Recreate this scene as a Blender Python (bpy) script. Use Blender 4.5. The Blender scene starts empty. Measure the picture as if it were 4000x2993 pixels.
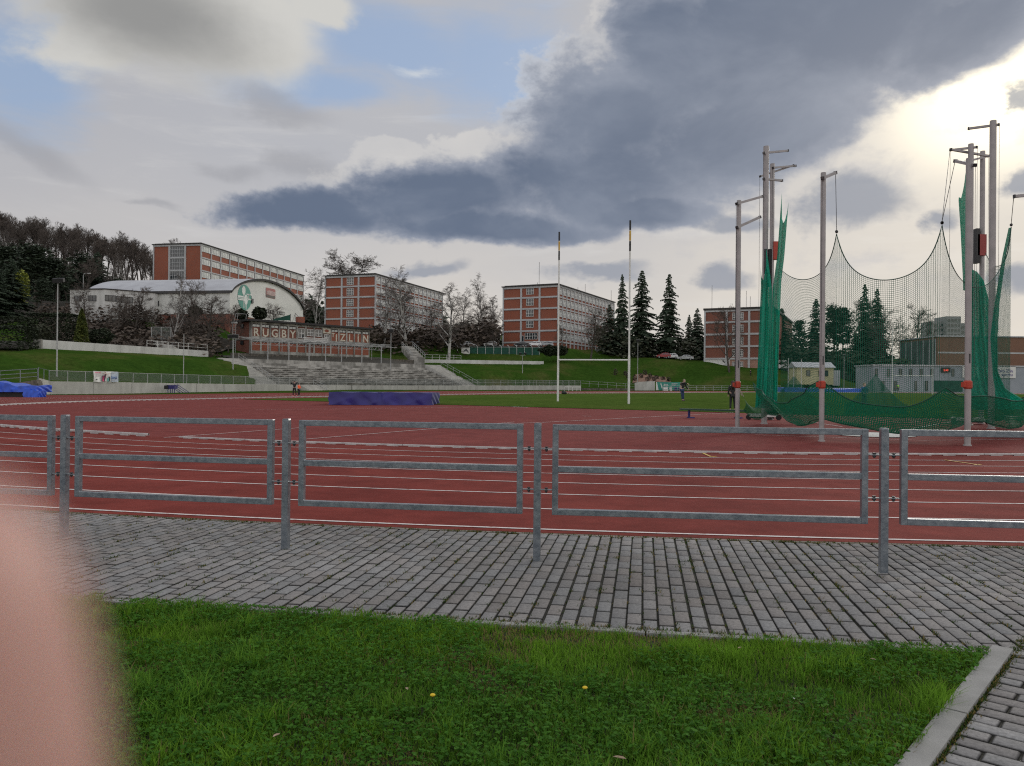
import bpy, bmesh, math, random
import numpy as np
from mathutils import Vector, Matrix
random.seed(7); RNG = np.random.default_rng(7)
S = bpy.context.scene; COL = S.collection
R = math.radians
# ---------------------------------------------------------------- camera calibration (photo pixels, 4000 x 2993)
F, H0, ROLL, CH = 3100.0, 1511.0, 0.009, 1.226
PH = math.atan((H0-1496.5)/F); CR, SR = math.cos(ROLL), math.sin(ROLL)
def ray(px, py):
    u, v = px-2000, py-1496.5
    u2, v2 = CR*u+SR*v, -SR*u+CR*v
    return u2, F*math.cos(PH)+v2*math.sin(PH), F*math.sin(PH)-v2*math.cos(PH)
def P(px, py, Z):                       # the point seen at a pixel, at depth Z metres
    a, b, c = ray(px, py); return Vector((a/b*Z, Z, CH+c/b*Z))
def G(px, py, z=0.0):                   # the point of the plane of height z seen at a pixel
    a, b, c = ray(px, py); k = (z-CH)/c; return Vector((a*k, b*k, z))
def PX(px, Z, py=1450): return P(px, py, Z).x
def PZ(px, py, Z): return P(px, py, Z).z

# ---------------------------------------------------------------- mesh helpers
WL = {}
class MB:
    def __init__(s): s.v = []; s.f = []; s.m = []
    def quad(s, a, b, c, d, mi=0):
        n = len(s.v); s.v += [tuple(a), tuple(b), tuple(c), tuple(d)]; s.f.append((n, n+1, n+2, n+3)); s.m.append(mi)
    def poly(s, pts, mi=0):
        n = len(s.v); s.v += [tuple(p) for p in pts]; s.f.append(tuple(range(n, n+len(pts)))); s.m.append(mi)
    def obox(s, o, ex, ey, ez, mi=0):
        o, ex, ey, ez = Vector(o), Vector(ex), Vector(ey), Vector(ez)
        if ex.cross(ey).dot(ez) < 0: o, ex = o+ex, -ex
        n = len(s.v)
        for k in (0, 1):
            for (i, j) in ((0, 0), (1, 0), (1, 1), (0, 1)): s.v.append(tuple(o+ex*i+ey*j+ez*k))
        for f in ((3, 2, 1, 0), (4, 5, 6, 7), (0, 1, 5, 4), (1, 2, 6, 5), (2, 3, 7, 6), (3, 0, 4, 7)):
            s.f.append(tuple(n+i for i in f)); s.m.append(mi)
    def box(s, c, d, rz=0, mi=0):
        ca, sa = math.cos(rz), math.sin(rz)
        ex = Vector((ca, sa, 0))*d[0]; ey = Vector((-sa, ca, 0))*d[1]; ez = Vector((0, 0, d[2]))
        s.obox(Vector(c)-ex/2-ey/2-ez/2, ex, ey, ez, mi)
    def tube(s, pts, r, n=8, mi=0, cap=True, ph=0.0):
        pts = [Vector(p) for p in pts]; rs = r if isinstance(r, (list, tuple)) else [r]*len(pts)
        base = len(s.v); up = None
        for i, p in enumerate(pts):
            d = (pts[min(i+1, len(pts)-1)]-pts[max(i-1, 0)])
            if d.length < 1e-9: d = Vector((0, 0, 1))
            d.normalize()
            if up is None or abs(up.dot(d)) > .98: up = Vector((0, 0, 1)) if abs(d.z) < .9 else Vector((1, 0, 0))
            a = d.cross(up).normalized(); b = a.cross(d)
            for k in range(n):
                t = 2*math.pi*k/n+ph; s.v.append(tuple(p+(a*math.cos(t)+b*math.sin(t))*rs[i]))
        for i in range(len(pts)-1):
            for k in range(n):
                a0 = base+i*n+k; a1 = base+i*n+(k+1) % n
                s.f.append((a0, a0+n, a1+n, a1)); s.m.append(mi)
        if cap:
            s.f.append(tuple(base+k for k in range(n))); s.m.append(mi)
            e = base+(len(pts)-1)*n; s.f.append(tuple(e+k for k in reversed(range(n)))); s.m.append(mi)
    def beam(s, a, b, w, h=None, mi=0):   # square bar between two points
        a, b = Vector(a), Vector(b); d = b-a; h = h or w
        up = Vector((0, 0, 1)) if abs(d.normalized().z) < .95 else Vector((0, 1, 0))
        x = d.cross(up).normalized(); y = x.cross(d).normalized()
        s.obox(a-x*w/2-y*h/2, x*w, d, y*h, mi)
    def prism(s, poly, vec, mi=0):
        vec = Vector(vec); poly = [Vector(p) for p in poly]; n = len(s.v); k = len(poly)
        nrm = Vector((0, 0, 0))
        for i in range(k): nrm += poly[i].cross(poly[(i+1) % k])
        if nrm.dot(vec) > 0: poly = poly[::-1]
        s.v += [tuple(p) for p in poly]+[tuple(p+vec) for p in poly]
        s.f.append(tuple(n+i for i in range(k))); s.m.append(mi)
        s.f.append(tuple(n+k+i for i in reversed(range(k)))); s.m.append(mi)
        for i in range(k):
            j = (i+1) % k; s.f.append((n+i, n+k+i, n+k+j, n+j)); s.m.append(mi)
    def ball(s, c, r, n=8, m=6, mi=0, sq=(1, 1, 1)):
        c = Vector(c); base = len(s.v)
        for i in range(1, m):
            th = math.pi*i/m
            for k in range(n):
                a = 2*math.pi*k/n; s.v.append((c.x+r*sq[0]*math.sin(th)*math.cos(a), c.y+r*sq[1]*math.sin(th)*math.sin(a), c.z+r*sq[2]*math.cos(th)))
        t = len(s.v); s.v.append((c.x, c.y, c.z+r*sq[2])); s.v.append((c.x, c.y, c.z-r*sq[2]))
        for k in range(n):
            j = (k+1) % n
            s.f.append((t, base+k, base+j)); s.m.append(mi)
            e = base+(m-2)*n; s.f.append((t+1, e+j, e+k)); s.m.append(mi)
            for i in range(m-2):
                b = base+i*n; s.f.append((b+k, b+n+k, b+n+j, b+j)); s.m.append(mi)
    def build(s, name, mats, parent=None, smooth=False, loc=None):
        if not isinstance(mats, (list, tuple)): mats = [mats]
        off = Vector(WL[parent.name]) if parent else Vector(loc if loc is not None else (0, 0, 0))
        me = bpy.data.meshes.new(name)
        me.from_pydata([(a-off.x, b-off.y, c-off.z) for a, b, c in s.v], [], s.f)
        for m in mats: me.materials.append(m)
        if len(mats) > 1: me.polygons.foreach_set('material_index', s.m)
        if smooth: me.polygons.foreach_set('use_smooth', [True]*len(s.f))
        me.update()
        return link(name, me, parent, None if parent else off)
def link(name, me, parent=None, loc=None):
    o = bpy.data.objects.new(name, me); COL.objects.link(o)
    if parent: o.parent = parent; WL[o.name] = WL[parent.name]
    else:
        o.location = loc if loc is not None else (0, 0, 0); WL[o.name] = tuple(o.location)
    return o
def tag(o, label, cat, group=None):
    o['label'] = label; o['category'] = cat
    if group: o['group'] = group
    return o
def kind(o, k, label=None):
    o['kind'] = k
    if label: o['label'] = label
    return o
def thing(name, label, cat, loc=(0, 0, 0), group=None):
    o = bpy.data.objects.new(name, None); COL.objects.link(o); o.location = loc; o.empty_display_size = .2
    WL[o.name] = tuple(loc); return tag(o, label, cat, group)
def tree_copy(o, parent=None):
    c = o.copy(); COL.objects.link(c)
    if parent: c.parent = parent
    for ch in list(o.children): tree_copy(ch, c)
    return c
def dup(o, label, loc, rz=0, sc=1, group=None):
    c = tree_copy(o); c.location = loc; c.rotation_euler = (0, 0, rz)
    c.scale = sc if isinstance(sc, tuple) else (sc, sc, sc); c['label'] = label
    if group: c['group'] = group
    WL[c.name] = tuple(loc); return c
def npmesh(name, V, Q, mats, attr=None, uv=None, parent=None, smooth=False, loc=None, mi=None):
    V = np.asarray(V, np.float32); Q = np.asarray(Q, np.int32)
    off = np.array(WL[parent.name] if parent else (loc if loc is not None else (0, 0, 0)), np.float32)
    me = bpy.data.meshes.new(name); n, m, k = len(V), len(Q), Q.shape[1]
    me.vertices.add(n); me.vertices.foreach_set('co', (V-off).ravel())
    me.loops.add(m*k); me.loops.foreach_set('vertex_index', Q.ravel())
    me.polygons.add(m); me.polygons.foreach_set('loop_start', np.arange(0, m*k, k, dtype=np.int32))
    me.polygons.foreach_set('loop_total', np.full(m, k, np.int32))
    if smooth: me.polygons.foreach_set('use_smooth', np.ones(m, bool))
    for x in (mats if isinstance(mats, (list, tuple)) else [mats]): me.materials.append(x)
    if mi is not None: me.polygons.foreach_set('material_index', np.asarray(mi, np.int32))
    me.update(calc_edges=True)
    if attr is not None:
        a = me.attributes.new('tint', 'FLOAT_COLOR', 'POINT')
        c = np.ones((n, 4), np.float32); c[:, :3] = attr; a.data.foreach_set('color', c.ravel())
    if uv is not None:
        l = me.uv_layers.new(name='UVMap'); l.data.foreach_set('uv', np.asarray(uv, np.float32)[Q.ravel()].ravel())
    return link(name, me, parent, tuple(off) if not parent else None)
def grid_faces(nu, nv):
    i = np.arange((nu-1)*(nv-1)); a = i//(nv-1); b = i % (nv-1); k = a*nv+b
    return np.stack([k, k+nv, k+nv+1, k+1], 1)
def text_mesh(s, size, extrude=.01, bold=0.0, align='CENTER'):
    cu = bpy.data.curves.new('lettering', 'FONT'); cu.body = s; cu.size = size; cu.extrude = extrude; cu.offset = bold
    cu.align_x = align; cu.resolution_u = 3
    o = bpy.data.objects.new('lettering', cu); COL.objects.link(o)
    dg = bpy.context.evaluated_depsgraph_get(); me = bpy.data.meshes.new_from_object(o.evaluated_get(dg))
    bpy.data.objects.remove(o); bpy.data.curves.remove(cu); return me
def put_text(s, size, origin, ex, m, parent, name='lettering', extrude=.01, bold=0.0, align='CENTER', sx=1.0):
    me = text_mesh(s, size, extrude, bold, align); ex = Vector(ex).normalized(); ez = Vector((0, 0, 1)); n = ex.cross(ez)
    off = Vector(WL[parent.name]); M = Matrix((( ex.x*sx, ez.x, n.x), (ex.y*sx, ez.y, n.y), (ex.z*sx, ez.z, n.z))).to_4x4()
    M.translation = Vector(origin)-off; me.transform(M); me.materials.clear(); me.materials.append(m)
    return link(name, me, parent)

# ---------------------------------------------------------------- materials
def newmat(name):
    m = bpy.data.materials.new(name); m.use_nodes = True
    return m, m.node_tree, m.node_tree.nodes['Principled BSDF']
def ramp(nt, fac, stops):
    n = nt.nodes.new('ShaderNodeValToRGB'); e = n.color_ramp.elements
    while len(e) < len(stops): e.new(.5)
    for x, (p, c) in zip(e, stops): x.position = p; x.color = (*c, 1)
    nt.links.new(fac, n.inputs[0]); return n.outputs[0]
def noise(nt, scale, detail=4, rough=.55, vec=None, co='Object', stretch=None):
    if vec is None: vec = nt.nodes.new('ShaderNodeTexCoord').outputs[co]
    if stretch:
        mp = nt.nodes.new('ShaderNodeMapping'); mp.inputs['Scale'].default_value = stretch; nt.links.new(vec, mp.inputs[0]); vec = mp.outputs[0]
    n = nt.nodes.new('ShaderNodeTexNoise'); n.inputs['Scale'].default_value = scale; n.inputs['Detail'].default_value = detail
    n.inputs['Roughness'].default_value = rough; nt.links.new(vec, n.inputs['Vector']); return n.outputs['Fac']
def mixc(nt, fac, a, b, mode='MIX'):
    n = nt.nodes.new('ShaderNodeMix'); n.data_type = 'RGBA'; n.blend_type = mode
    for sck, v in ((n.inputs[0], fac), (n.inputs[6], a), (n.inputs[7], b)):
        if isinstance(v, bpy.types.NodeSocket): nt.links.new(v, sck)
        elif isinstance(v, (int, float)): sck.default_value = v
        else: sck.default_value = (*v, 1)
    return n.outputs[2]
def bump(nt, bs, h, strength, dist=.01):
    n = nt.nodes.new('ShaderNodeBump'); n.inputs['Strength'].default_value = strength; n.inputs['Distance'].default_value = dist
    nt.links.new(h, n.inputs['Height']); nt.links.new(n.outputs[0], bs.inputs['Normal'])
def pm(name, c1, c2=None, scale=3.0, rough=.8, metal=0.0, bmp=0.0, bsc=40.0, detail=5, stretch=None, lo=.35, hi=.65, spec=None):
    m, nt, bs = newmat(name); bs.inputs['Roughness'].default_value = rough; bs.inputs['Metallic'].default_value = metal
    if spec is not None: bs.inputs['Specular IOR Level'].default_value = spec
    if c2 is None: c2 = tuple(x*.82 for x in c1)
    c = ramp(nt, noise(nt, scale, detail, stretch=stretch), [(lo, c2), (hi, c1)])
    nt.links.new(c, bs.inputs['Base Color'])
    if bmp: bump(nt, bs, noise(nt, bsc, 4), bmp)
    return m
M = {}
M['galv'] = pm('galvanised steel', (.24, .27, .30), (.11, .135, .165), 24, .36, .5, .15, 60, detail=8, lo=.3, hi=.7)
M['post'] = pm('painted pole', (.38, .36, .36), (.30, .29, .29), 3, .5, .1)
M['steel'] = pm('pale steel', (.42, .43, .43), (.32, .33, .33), 4, .5, .3)
M['white'] = pm('white paint', (.74, .74, .72), (.62, .62, .60), 5, .55)
M['rail'] = pm('aluminium kerb rail', (.52, .51, .50), (.36, .35, .35), 6, .6)
M['line'] = pm('track line paint', (.66, .62, .60), (.36, .22, .20), 14, .8, detail=9, lo=.30, hi=.48)
M['yellow'] = pm('yellow line paint', (.62, .42, .06), (.5, .3, .08), 9, .7)
M['black'] = pm('black rubber', (.016, .016, .018), (.01, .01, .011), 5, .6)
M['dark'] = pm('dark metal', (.035, .037, .04), (.02, .02, .022), 5, .5)
M['conc'] = pm('pale concrete', (.47, .465, .435), (.35, .345, .32), .9, .9, 0, .2, 12, stretch=(1, 1, .35))
M['concwhite'] = pm('white rendered wall', (.62, .62, .60), (.46, .46, .44), .7, .9, 0, .2, 10, stretch=(1, 1, .3))
M['concold'] = pm('stained old concrete', (.43, .42, .39), (.17, .165, .15), .55, .95, 0, .3, 8, detail=9, stretch=(1, 1, .5), lo=.38, hi=.6)
M['concshade'] = pm('concrete in painted shade', (.12, .115, .10), (.06, .058, .05), .8, .95)  # dark colour stands in for the shade under the bench slabs
M['frame'] = pm('pale facade frame', (.49, .50, .51), (.40, .41, .42), .35, .85)
M['blue'] = pm('blue tarpaulin', (.015, .09, .62), (.01, .055, .40), 2.5, .38, 0, .5, 3)
M['purple'] = pm('purple vinyl cover', (.024, .018, .19), (.014, .010, .12), 1.2, .5, 0, .12, 2.2)
M['bluepaint'] = pm('dark blue paint', (.03, .025, .16), None, 4, .5)
M['orange'] = pm('orange red paint', (.46, .05, .022), (.34, .035, .018), 4, .45)
M['greentop'] = pm('dark green plank', (.02, .075, .055), None, 4, .5)
M['glass'] = pm('window glass', (.05, .06, .07), (.02, .025, .03), .6, .06, 0, spec=.8)
M['blind'] = pm('window with pale blinds', (.80, .82, .78), (.45, .48, .47), .5, .25)
M['blind2'] = pm('window with half drawn blinds', (.66, .69, .68), (.12, .13, .14), .9, .22, lo=.38, hi=.6)
M['roofmat'] = pm('dark roof felt', (.05, .047, .045), (.03, .03, .03), .8, .9)
M['roofmetal'] = pm('pale metal roofing', (.50, .52, .55), (.42, .43, .46), .4, .45, .2)
M['hallwhite'] = pm('hall white panels', (.66, .67, .64), (.58, .59, .56), .3, .7)
M['emblem'] = pm('emblem green', (.05, .30, .22), (.02, .20, .17), .25, .6)
M['emblemwhite'] = pm('emblem white', (.72, .75, .72), None, 2, .6)
M['red'] = pm('red panel', (.34, .05, .045), (.24, .035, .035), .8, .5)
M['court'] = pm('green windbreak mesh', (.012, .085, .055), (.008, .055, .04), .8, .8)
M['letter'] = pm('cream lettering', (.66, .61, .50), (.52, .48, .40), 1.5, .7)
M['mulch'] = pm('bark mulch', (.27, .16, .11), (.16, .10, .07), 1.2, .95, 0, .5, 6)
M['stone'] = pm('dry stone', (.16, .14, .12), (.05, .05, .04), 2.2, .95, 0, .6, 4)
M['bark'] = pm('dark bark', (.10, .085, .072), (.05, .043, .037), 3, .95)
M['twig'] = pm('grey brown twigs', (.12, .098, .084), (.072, .059, .052), .5, .9)
M['birch'] = pm('birch bark', (.42, .41, .39), (.04, .038, .035), 2.2, .85, stretch=(1, 1, .9), lo=.36, hi=.5)
M['birchtwig'] = pm('birch twigs', (.15, .13, .12), (.07, .06, .055), .8, .9)
M['conifer'] = pm('conifer needles', (.040, .066, .034), (.020, .036, .020), 1.2, .8)
M['pine'] = pm('pine needles', (.040, .062, .032), (.020, .034, .020), .9, .8)
M['thuja'] = pm('golden thuja foliage', (.13, .15, .025), (.045, .07, .015), 1.6, .8)
M['lime'] = pm('yellow green foliage', (.28, .30, .04), (.10, .14, .025), 1.2, .8)
M['hedge'] = pm('dark hedge leaves', (.03, .045, .018), (.015, .024, .011), 1.1, .85)
M['hedgegrey'] = pm('grey green hedge leaves', (.075, .085, .05), (.04, .045, .028), 1.4, .85)
M['shrub'] = pm('brown shrub twigs', (.105, .08, .062), (.06, .046, .036), 1.3, .9)
M['skin'] = pm('skin', (.60, .40, .33), (.52, .33, .27), 6, .5)
M['hair'] = pm('dark hair', (.03, .02, .016), None, 8, .6)
M['hairgrey'] = pm('fair hair', (.24, .18, .12), None, 8, .6)
M['jacket'] = pm('black jacket', (.013, .013, .016), (.008, .008, .01), 4, .7)
M['jeans'] = pm('blue jeans', (.035, .06, .14), (.02, .04, .10), 6, .85)
M['leggings'] = pm('black leggings', (.012, .012, .013), None, 5, .7)
M['orangecloth'] = pm('bright orange top', (.95, .16, .04), (.8, .10, .03), 5, .8)
M['pink'] = pm('pink shoes', (.85, .06, .22), None, 5, .6)
M['bluecloth'] = pm('blue sports top', (.03, .11, .26), None, 5, .8)
M['hivis'] = pm('hi vis vest', (.35, .75, .10), None, 5, .7)
def brickmat(name, a, b):
    m, nt, bs = newmat(name); bs.inputs['Roughness'].default_value = .9
    big = noise(nt, .22, 5); fine = noise(nt, 5, 3)
    c = ramp(nt, big, [(.3, b), (.7, a)]); c = mixc(nt, ramp(nt, fine, [(.3, (.55,)*3), (.7, (0, 0, 0))]), c, tuple(x*.55 for x in a))
    tc = nt.nodes.new('ShaderNodeTexCoord'); mp = nt.nodes.new('ShaderNodeMapping'); mp.inputs['Rotation'].default_value = (R(90), 0, 0)
    nt.links.new(tc.outputs['Object'], mp.inputs[0]); br = nt.nodes.new('ShaderNodeTexBrick'); nt.links.new(mp.outputs[0], br.inputs[0])
    br.inputs['Scale'].default_value = 1; br.inputs['Brick Width'].default_value = .26; br.inputs['Row Height'].default_value = .085; br.inputs['Mortar Size'].default_value = .008
    nt.links.new(c, br.inputs['Color1']); nt.links.new(c, br.inputs['Color2']); br.inputs['Mortar'].default_value = (.2, .13, .11, 1)
    nt.links.new(br.outputs[0], bs.inputs['Base Color']); return m
M['brick'] = brickmat('red brick', (.36, .098, .048), (.29, .076, .040))
M['brickdark'] = brickmat('sooty red brick', (.27, .088, .055), (.19, .066, .045))
M['brickpale'] = brickmat('orange brown brick', (.25, .13, .08), (.20, .10, .065))
M['plaster'] = pm('salmon plaster', (.36, .21, .16), None, .4, .9)
M['yellowwall'] = pm('cream yellow wall', (.56, .52, .32), (.48, .44, .26), .4, .9)
M['greyblue'] = pm('grey blue cladding', (.33, .36, .40), (.28, .31, .35), .3, .8)
M['sideglass'] = pm('grey green glazing', (.13, .15, .15), (.08, .09, .09), .4, .35)
M['tower'] = pm('tower block concrete', (.34, .34, .34), None, .1, .9)
def tintmat(name, rough=.8, trans=0.0, fine=0.0, fs=300, bmp=0):
    m, nt, bs = newmat(name); bs.inputs['Roughness'].default_value = rough
    a = nt.nodes.new('ShaderNodeAttribute'); a.attribute_name = 'tint'; c = a.outputs['Color']
    if fine:
        c = mixc(nt, fine, c, ramp(nt, noise(nt, fs, 5, .7), [(.3, (.3,)*3), (.7, (1.6,)*3)]), 'MULTIPLY')
    nt.links.new(c, bs.inputs['Base Color'])
    if bmp: bump(nt, bs, noise(nt, 180, 4), bmp, .003)
    if trans:
        t = nt.nodes.new('ShaderNodeBsdfTranslucent'); nt.links.new(c, t.inputs[0]); mx = nt.nodes.new('ShaderNodeMixShader'); mx.inputs[0].default_value = trans
        nt.links.new(bs.outputs[0], mx.inputs[1]); nt.links.new(t.outputs[0], mx.inputs[2]); nt.links.new(mx.outputs[0], nt.nodes['Material Output'].inputs[0])
    return m
M['paver'] = tintmat('concrete pavers', .95, 0, .45, 55, .25)
M['paver'].node_tree.nodes['Principled BSDF'].inputs['Specular IOR Level'].default_value = .12
M['blade'] = tintmat('grass blades', .75, .5)
M['blade'].node_tree.nodes['Principled BSDF'].inputs['Specular IOR Level'].default_value = .15
def netmat(name, cell, w, col, dens=0.0):
    m, nt, bs = newmat(name); bs.inputs['Base Color'].default_value = (*col, 1); bs.inputs['Roughness'].default_value = .7
    uv = nt.nodes.new('ShaderNodeUVMap'); sp = nt.nodes.new('ShaderNodeSeparateXYZ'); nt.links.new(uv.outputs[0], sp.inputs[0])
    def mt(op, a, b):
        n = nt.nodes.new('ShaderNodeMath'); n.operation = op
        for i, v in enumerate((a, b)):
            if isinstance(v, (int, float)): n.inputs[i].default_value = v
            else: nt.links.new(v, n.inputs[i])
        return n.outputs[0]
    k = mt('MAXIMUM', mt('LESS_THAN', mt('PINGPONG', sp.outputs[0], cell/2), w/2), mt('LESS_THAN', mt('PINGPONG', sp.outputs[1], cell/2), w/2))
    if dens: k = mt('MAXIMUM', k, dens)
    tl = nt.nodes.new('ShaderNodeBsdfTranslucent'); tl.inputs[0].default_value = (*col, 1)
    m1 = nt.nodes.new('ShaderNodeMixShader'); m1.inputs[0].default_value = .5; nt.links.new(bs.outputs[0], m1.inputs[1]); nt.links.new(tl.outputs[0], m1.inputs[2])
    tr = nt.nodes.new('ShaderNodeBsdfTransparent'); m2 = nt.nodes.new('ShaderNodeMixShader')
    nt.links.new(k, m2.inputs[0]); nt.links.new(tr.outputs[0], m2.inputs[1]); nt.links.new(m1.outputs[0], m2.inputs[2])
    nt.links.new(m2.outputs[0], nt.nodes['Material Output'].inputs[0]); return m
M['net'] = netmat('green knotted net', .05, .009, (.008, .11, .07))
M['nethem'] = netmat('gathered green net', .045, .019, (.005, .14, .075), .22)
M['netdense'] = netmat('bunched green net', .024, .016, (.010, .36, .24), .5)
M['wiremesh'] = netmat('welded wire mesh', .06, .011, (.18, .20, .19), .12)
M['galv'].node_tree.nodes['Principled BSDF'].inputs['Coat Weight'].default_value = .8
M['galv'].node_tree.nodes['Principled BSDF'].inputs['Coat Roughness'].default_value = .16
# running track: red granules with wear
def trackmat(name, a, b):
    m, nt, bs = newmat(name); bs.inputs['Roughness'].default_value = .9; bs.inputs['Specular IOR Level'].default_value = .05
    big = noise(nt, .35, 6); st = noise(nt, 1.4, 6); fine = noise(nt, 190, 3, .8); mid = noise(nt, 38, 4, .7)
    c = ramp(nt, big, [(.32, b), (.66, a)])
    c = mixc(nt, .35, c, ramp(nt, st, [(.3, (.55,)*3), (.7, (1.25,)*3)]), 'MULTIPLY')
    c = mixc(nt, .5, c, ramp(nt, noise(nt, 4.5, 9, .7), [(.32, (.72,)*3), (.6, (1.12,)*3)]), 'MULTIPLY')
    c = mixc(nt, .55, c, ramp(nt, fine, [(.3, (.35,)*3), (.62, (1.15,)*3), (.78, (2.3,)*3)]), 'MULTIPLY')
    c = mixc(nt, .3, c, ramp(nt, mid, [(.3, (.6,)*3), (.7, (1.3,)*3)]), 'MULTIPLY')
    nt.links.new(c, bs.inputs['Base Color']); bump(nt, bs, fine, .5, .003); return m
M['track'] = trackmat('red running track', (.235, .052, .042), (.175, .037, .031))
M['apron'] = trackmat('paler red apron', (.225, .058, .052), (.20, .050, .046))
def turfmat(name, a, b, c3, sc=.25):
    m, nt, bs = newmat(name); bs.inputs['Roughness'].default_value = .95; bs.inputs['Specular IOR Level'].default_value = 0
    c = ramp(nt, noise(nt, sc, 7, .6), [(.3, b), (.5, a), (.72, c3)])
    c = mixc(nt, .7, c, ramp(nt, noise(nt, 1.3, 9, .8), [(.33, (.5,)*3), (.66, (1.45,)*3)]), 'MULTIPLY')
    nt.links.new(c, bs.inputs['Base Color']); bump(nt, bs, noise(nt, 14, 5, .8), .9, .08); return m
M['pitch'] = turfmat('mown pitch grass', (.072, .118, .024), (.060, .104, .020), (.092, .126, .030), .12)
M['bank'] = turfmat('rough bank grass', (.036, .076, .012), (.026, .060, .010), (.085, .088, .028), .09)
M['soil'] = pm('lawn soil', (.03, .032, .012), (.014, .018, .007), 9, .95, 0, .5, 60)
M['joint'] = pm('mossy joint dirt', (.035, .034, .022), (.016, .016, .011), 8, .95, 0, .3, 90)
M['edging'] = pm('weathered edging', (.26, .215, .18), (.16, .145, .12), 5, .9, 0, .3, 60)
M['kerbstone'] = pm('concrete kerbstone', (.30, .30, .29), (.22, .22, .21), 5, .9, 0, .3, 120)
M['forestfloor'] = pm('forest floor', (.035, .03, .022), (.018, .018, .012), .12, .98)
M['asphalt'] = pm('asphalt', (.06, .06, .06), (.045, .045, .045), .6, .95)
# ---------------------------------------------------------------- camera
cd = bpy.data.cameras.new('camera'); cam = bpy.data.objects.new('camera', cd); COL.objects.link(cam); S.camera = cam
cd.sensor_width = 36; cd.lens = F/4000*36; cd.clip_start = .004; cd.clip_end = 6000
cam.matrix_world = Matrix.Translation((0, 0, CH)) @ Matrix.Rotation(math.pi/2+PH, 4, 'X') @ Matrix.Rotation(ROLL, 4, 'Z')
cd.dof.use_dof = True; cd.dof.focus_distance = 9.0; cd.dof.aperture_fstop = 7.6
S.view_settings.view_transform = 'Standard'; S.view_settings.look = 'None'; S.view_settings.exposure = .2; S.view_settings.gamma = 1
S.cycles.transparent_max_bounces = 32; S.cycles.max_bounces = 8; S.cycles.use_denoising = False; S.cycles.filter_width = 1.15; S.cycles.sample_clamp_indirect = 4

# ---------------------------------------------------------------- sky: clear blue from the sky model, cloud banks by direction
SUN_AZ, SUN_EL = R(33.5), R(21.0)          # to the right of the view, above the horizon
w = bpy.data.worlds.new('World'); S.world = w; w.use_nodes = True
nt = w.node_tree; nt.nodes.clear(); NL = nt.links.new
def nd(t): return nt.nodes.new(t)
def mth(op, a, b=None, c=None, clamp=False):
    n = nd('ShaderNodeMath'); n.operation = op; n.use_clamp = clamp
    for i, v in enumerate((a, b, c)):
        if v is None: continue
        if isinstance(v, (int, float)): n.inputs[i].default_value = v
        else: NL(v, n.inputs[i])
    return n.outputs[0]
def sstep(x, lo, hi):
    n = nd('ShaderNodeMapRange'); n.interpolation_type = 'SMOOTHSTEP'; n.inputs[1].default_value = lo; n.inputs[2].default_value = hi
    NL(x, n.inputs[0]); return n.outputs[0]
tc = nd('ShaderNodeTexCoord'); DIR = tc.outputs['Generated']
sp = nd('ShaderNodeSeparateXYZ'); NL(DIR, sp.inputs[0])
AZ = mth('ARCTAN2', sp.outputs[0], sp.outputs[1]); EL = mth('ARCSINE', sp.outputs[2])
AX = mth('MULTIPLY', AZ, 1000); EX = mth('MULTIPLY', EL, 1000)      # milliradians
def dirpx(px, py):                          # 2212-wide picture coordinates to azimuth / elevation in milliradians
    a, b, c = ray(px*1.8083, py*1.8083); return 1000*math.atan2(a, b), 1000*math.atan2(c, math.hypot(a, b))
def wn(scale, detail, rough, stretch=(1, 1, 1), dist=0.0, off=0.0):
    mp = nd('ShaderNodeMapping'); mp.inputs['Scale'].default_value = stretch; mp.inputs['Location'].default_value = (off, off*.7, off*1.3); NL(DIR, mp.inputs[0])
    n = nd('ShaderNodeTexNoise'); n.inputs['Scale'].default_value = scale; n.inputs['Detail'].default_value = detail; n.inputs['Roughness'].default_value = rough
    n.inputs['Distortion'].default_value = dist; NL(mp.outputs[0], n.inputs['Vector']); return n.outputs['Fac']
n_big = wn(5, 8, .55, (1, 1, 1.9), .3); n_mid = wn(14, 9, .6, (1, 1, 1.5), .2, 3.1); n_soft = wn(3.2, 4, .45, (1, 1, 2.2), 0, 7.7)
n_fine = wn(42, 8, .6, (1, 1, 1.3), .2, 5.3); n_wisp = wn(6, 9, .62, (1, 1, 5.5), .6, 1.7)
AXW = mth('ADD', AX, mth('MULTIPLY', mth('SUBTRACT', n_mid, .5), 80)); EXW = mth('ADD', EX, mth('MULTIPLY', mth('SUBTRACT', n_big, .5), 90))
def blob(px, py, rx, ry, rot=0):            # ellipse; 1 in the middle, 0 on its edge
    a, e = dirpx(px, py); k = 1000/1714.0; c, s = math.cos(R(rot)), math.sin(R(rot))
    da = mth('SUBTRACT', AXW, a); de = mth('SUBTRACT', EXW, e)
    u = mth('MULTIPLY_ADD', da, c/(rx*k), mth('MULTIPLY', de, s/(rx*k))); v = mth('MULTIPLY_ADD', de, c/(ry*k), mth('MULTIPLY', da, -s/(ry*k)))
    return mth('SUBTRACT', 1, mth('SQRT', mth('ADD', mth('MULTIPLY', u, u), mth('MULTIPLY', v, v))))
def union(bl, k=.18):
    o = bl[0]
    for b in bl[1:]:
        n = nd('ShaderNodeMath'); n.operation = 'SMOOTH_MAX'; NL(o, n.inputs[0]); NL(b, n.inputs[1]); n.inputs[2].default_value = k; o = n.outputs[0]
    return o
def cmix(fac, a, b):
    n = nd('ShaderNodeMix'); n.data_type = 'RGBA'
    for sck, v in ((n.inputs[0], fac), (n.inputs[6], a), (n.inputs[7], b)):
        if isinstance(v, bpy.types.NodeSocket): NL(v, sck)
        elif isinstance(v, (int, float)): sck.default_value = v
        else: sck.default_value = (*v, 1)
    return n.outputs[2]
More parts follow.
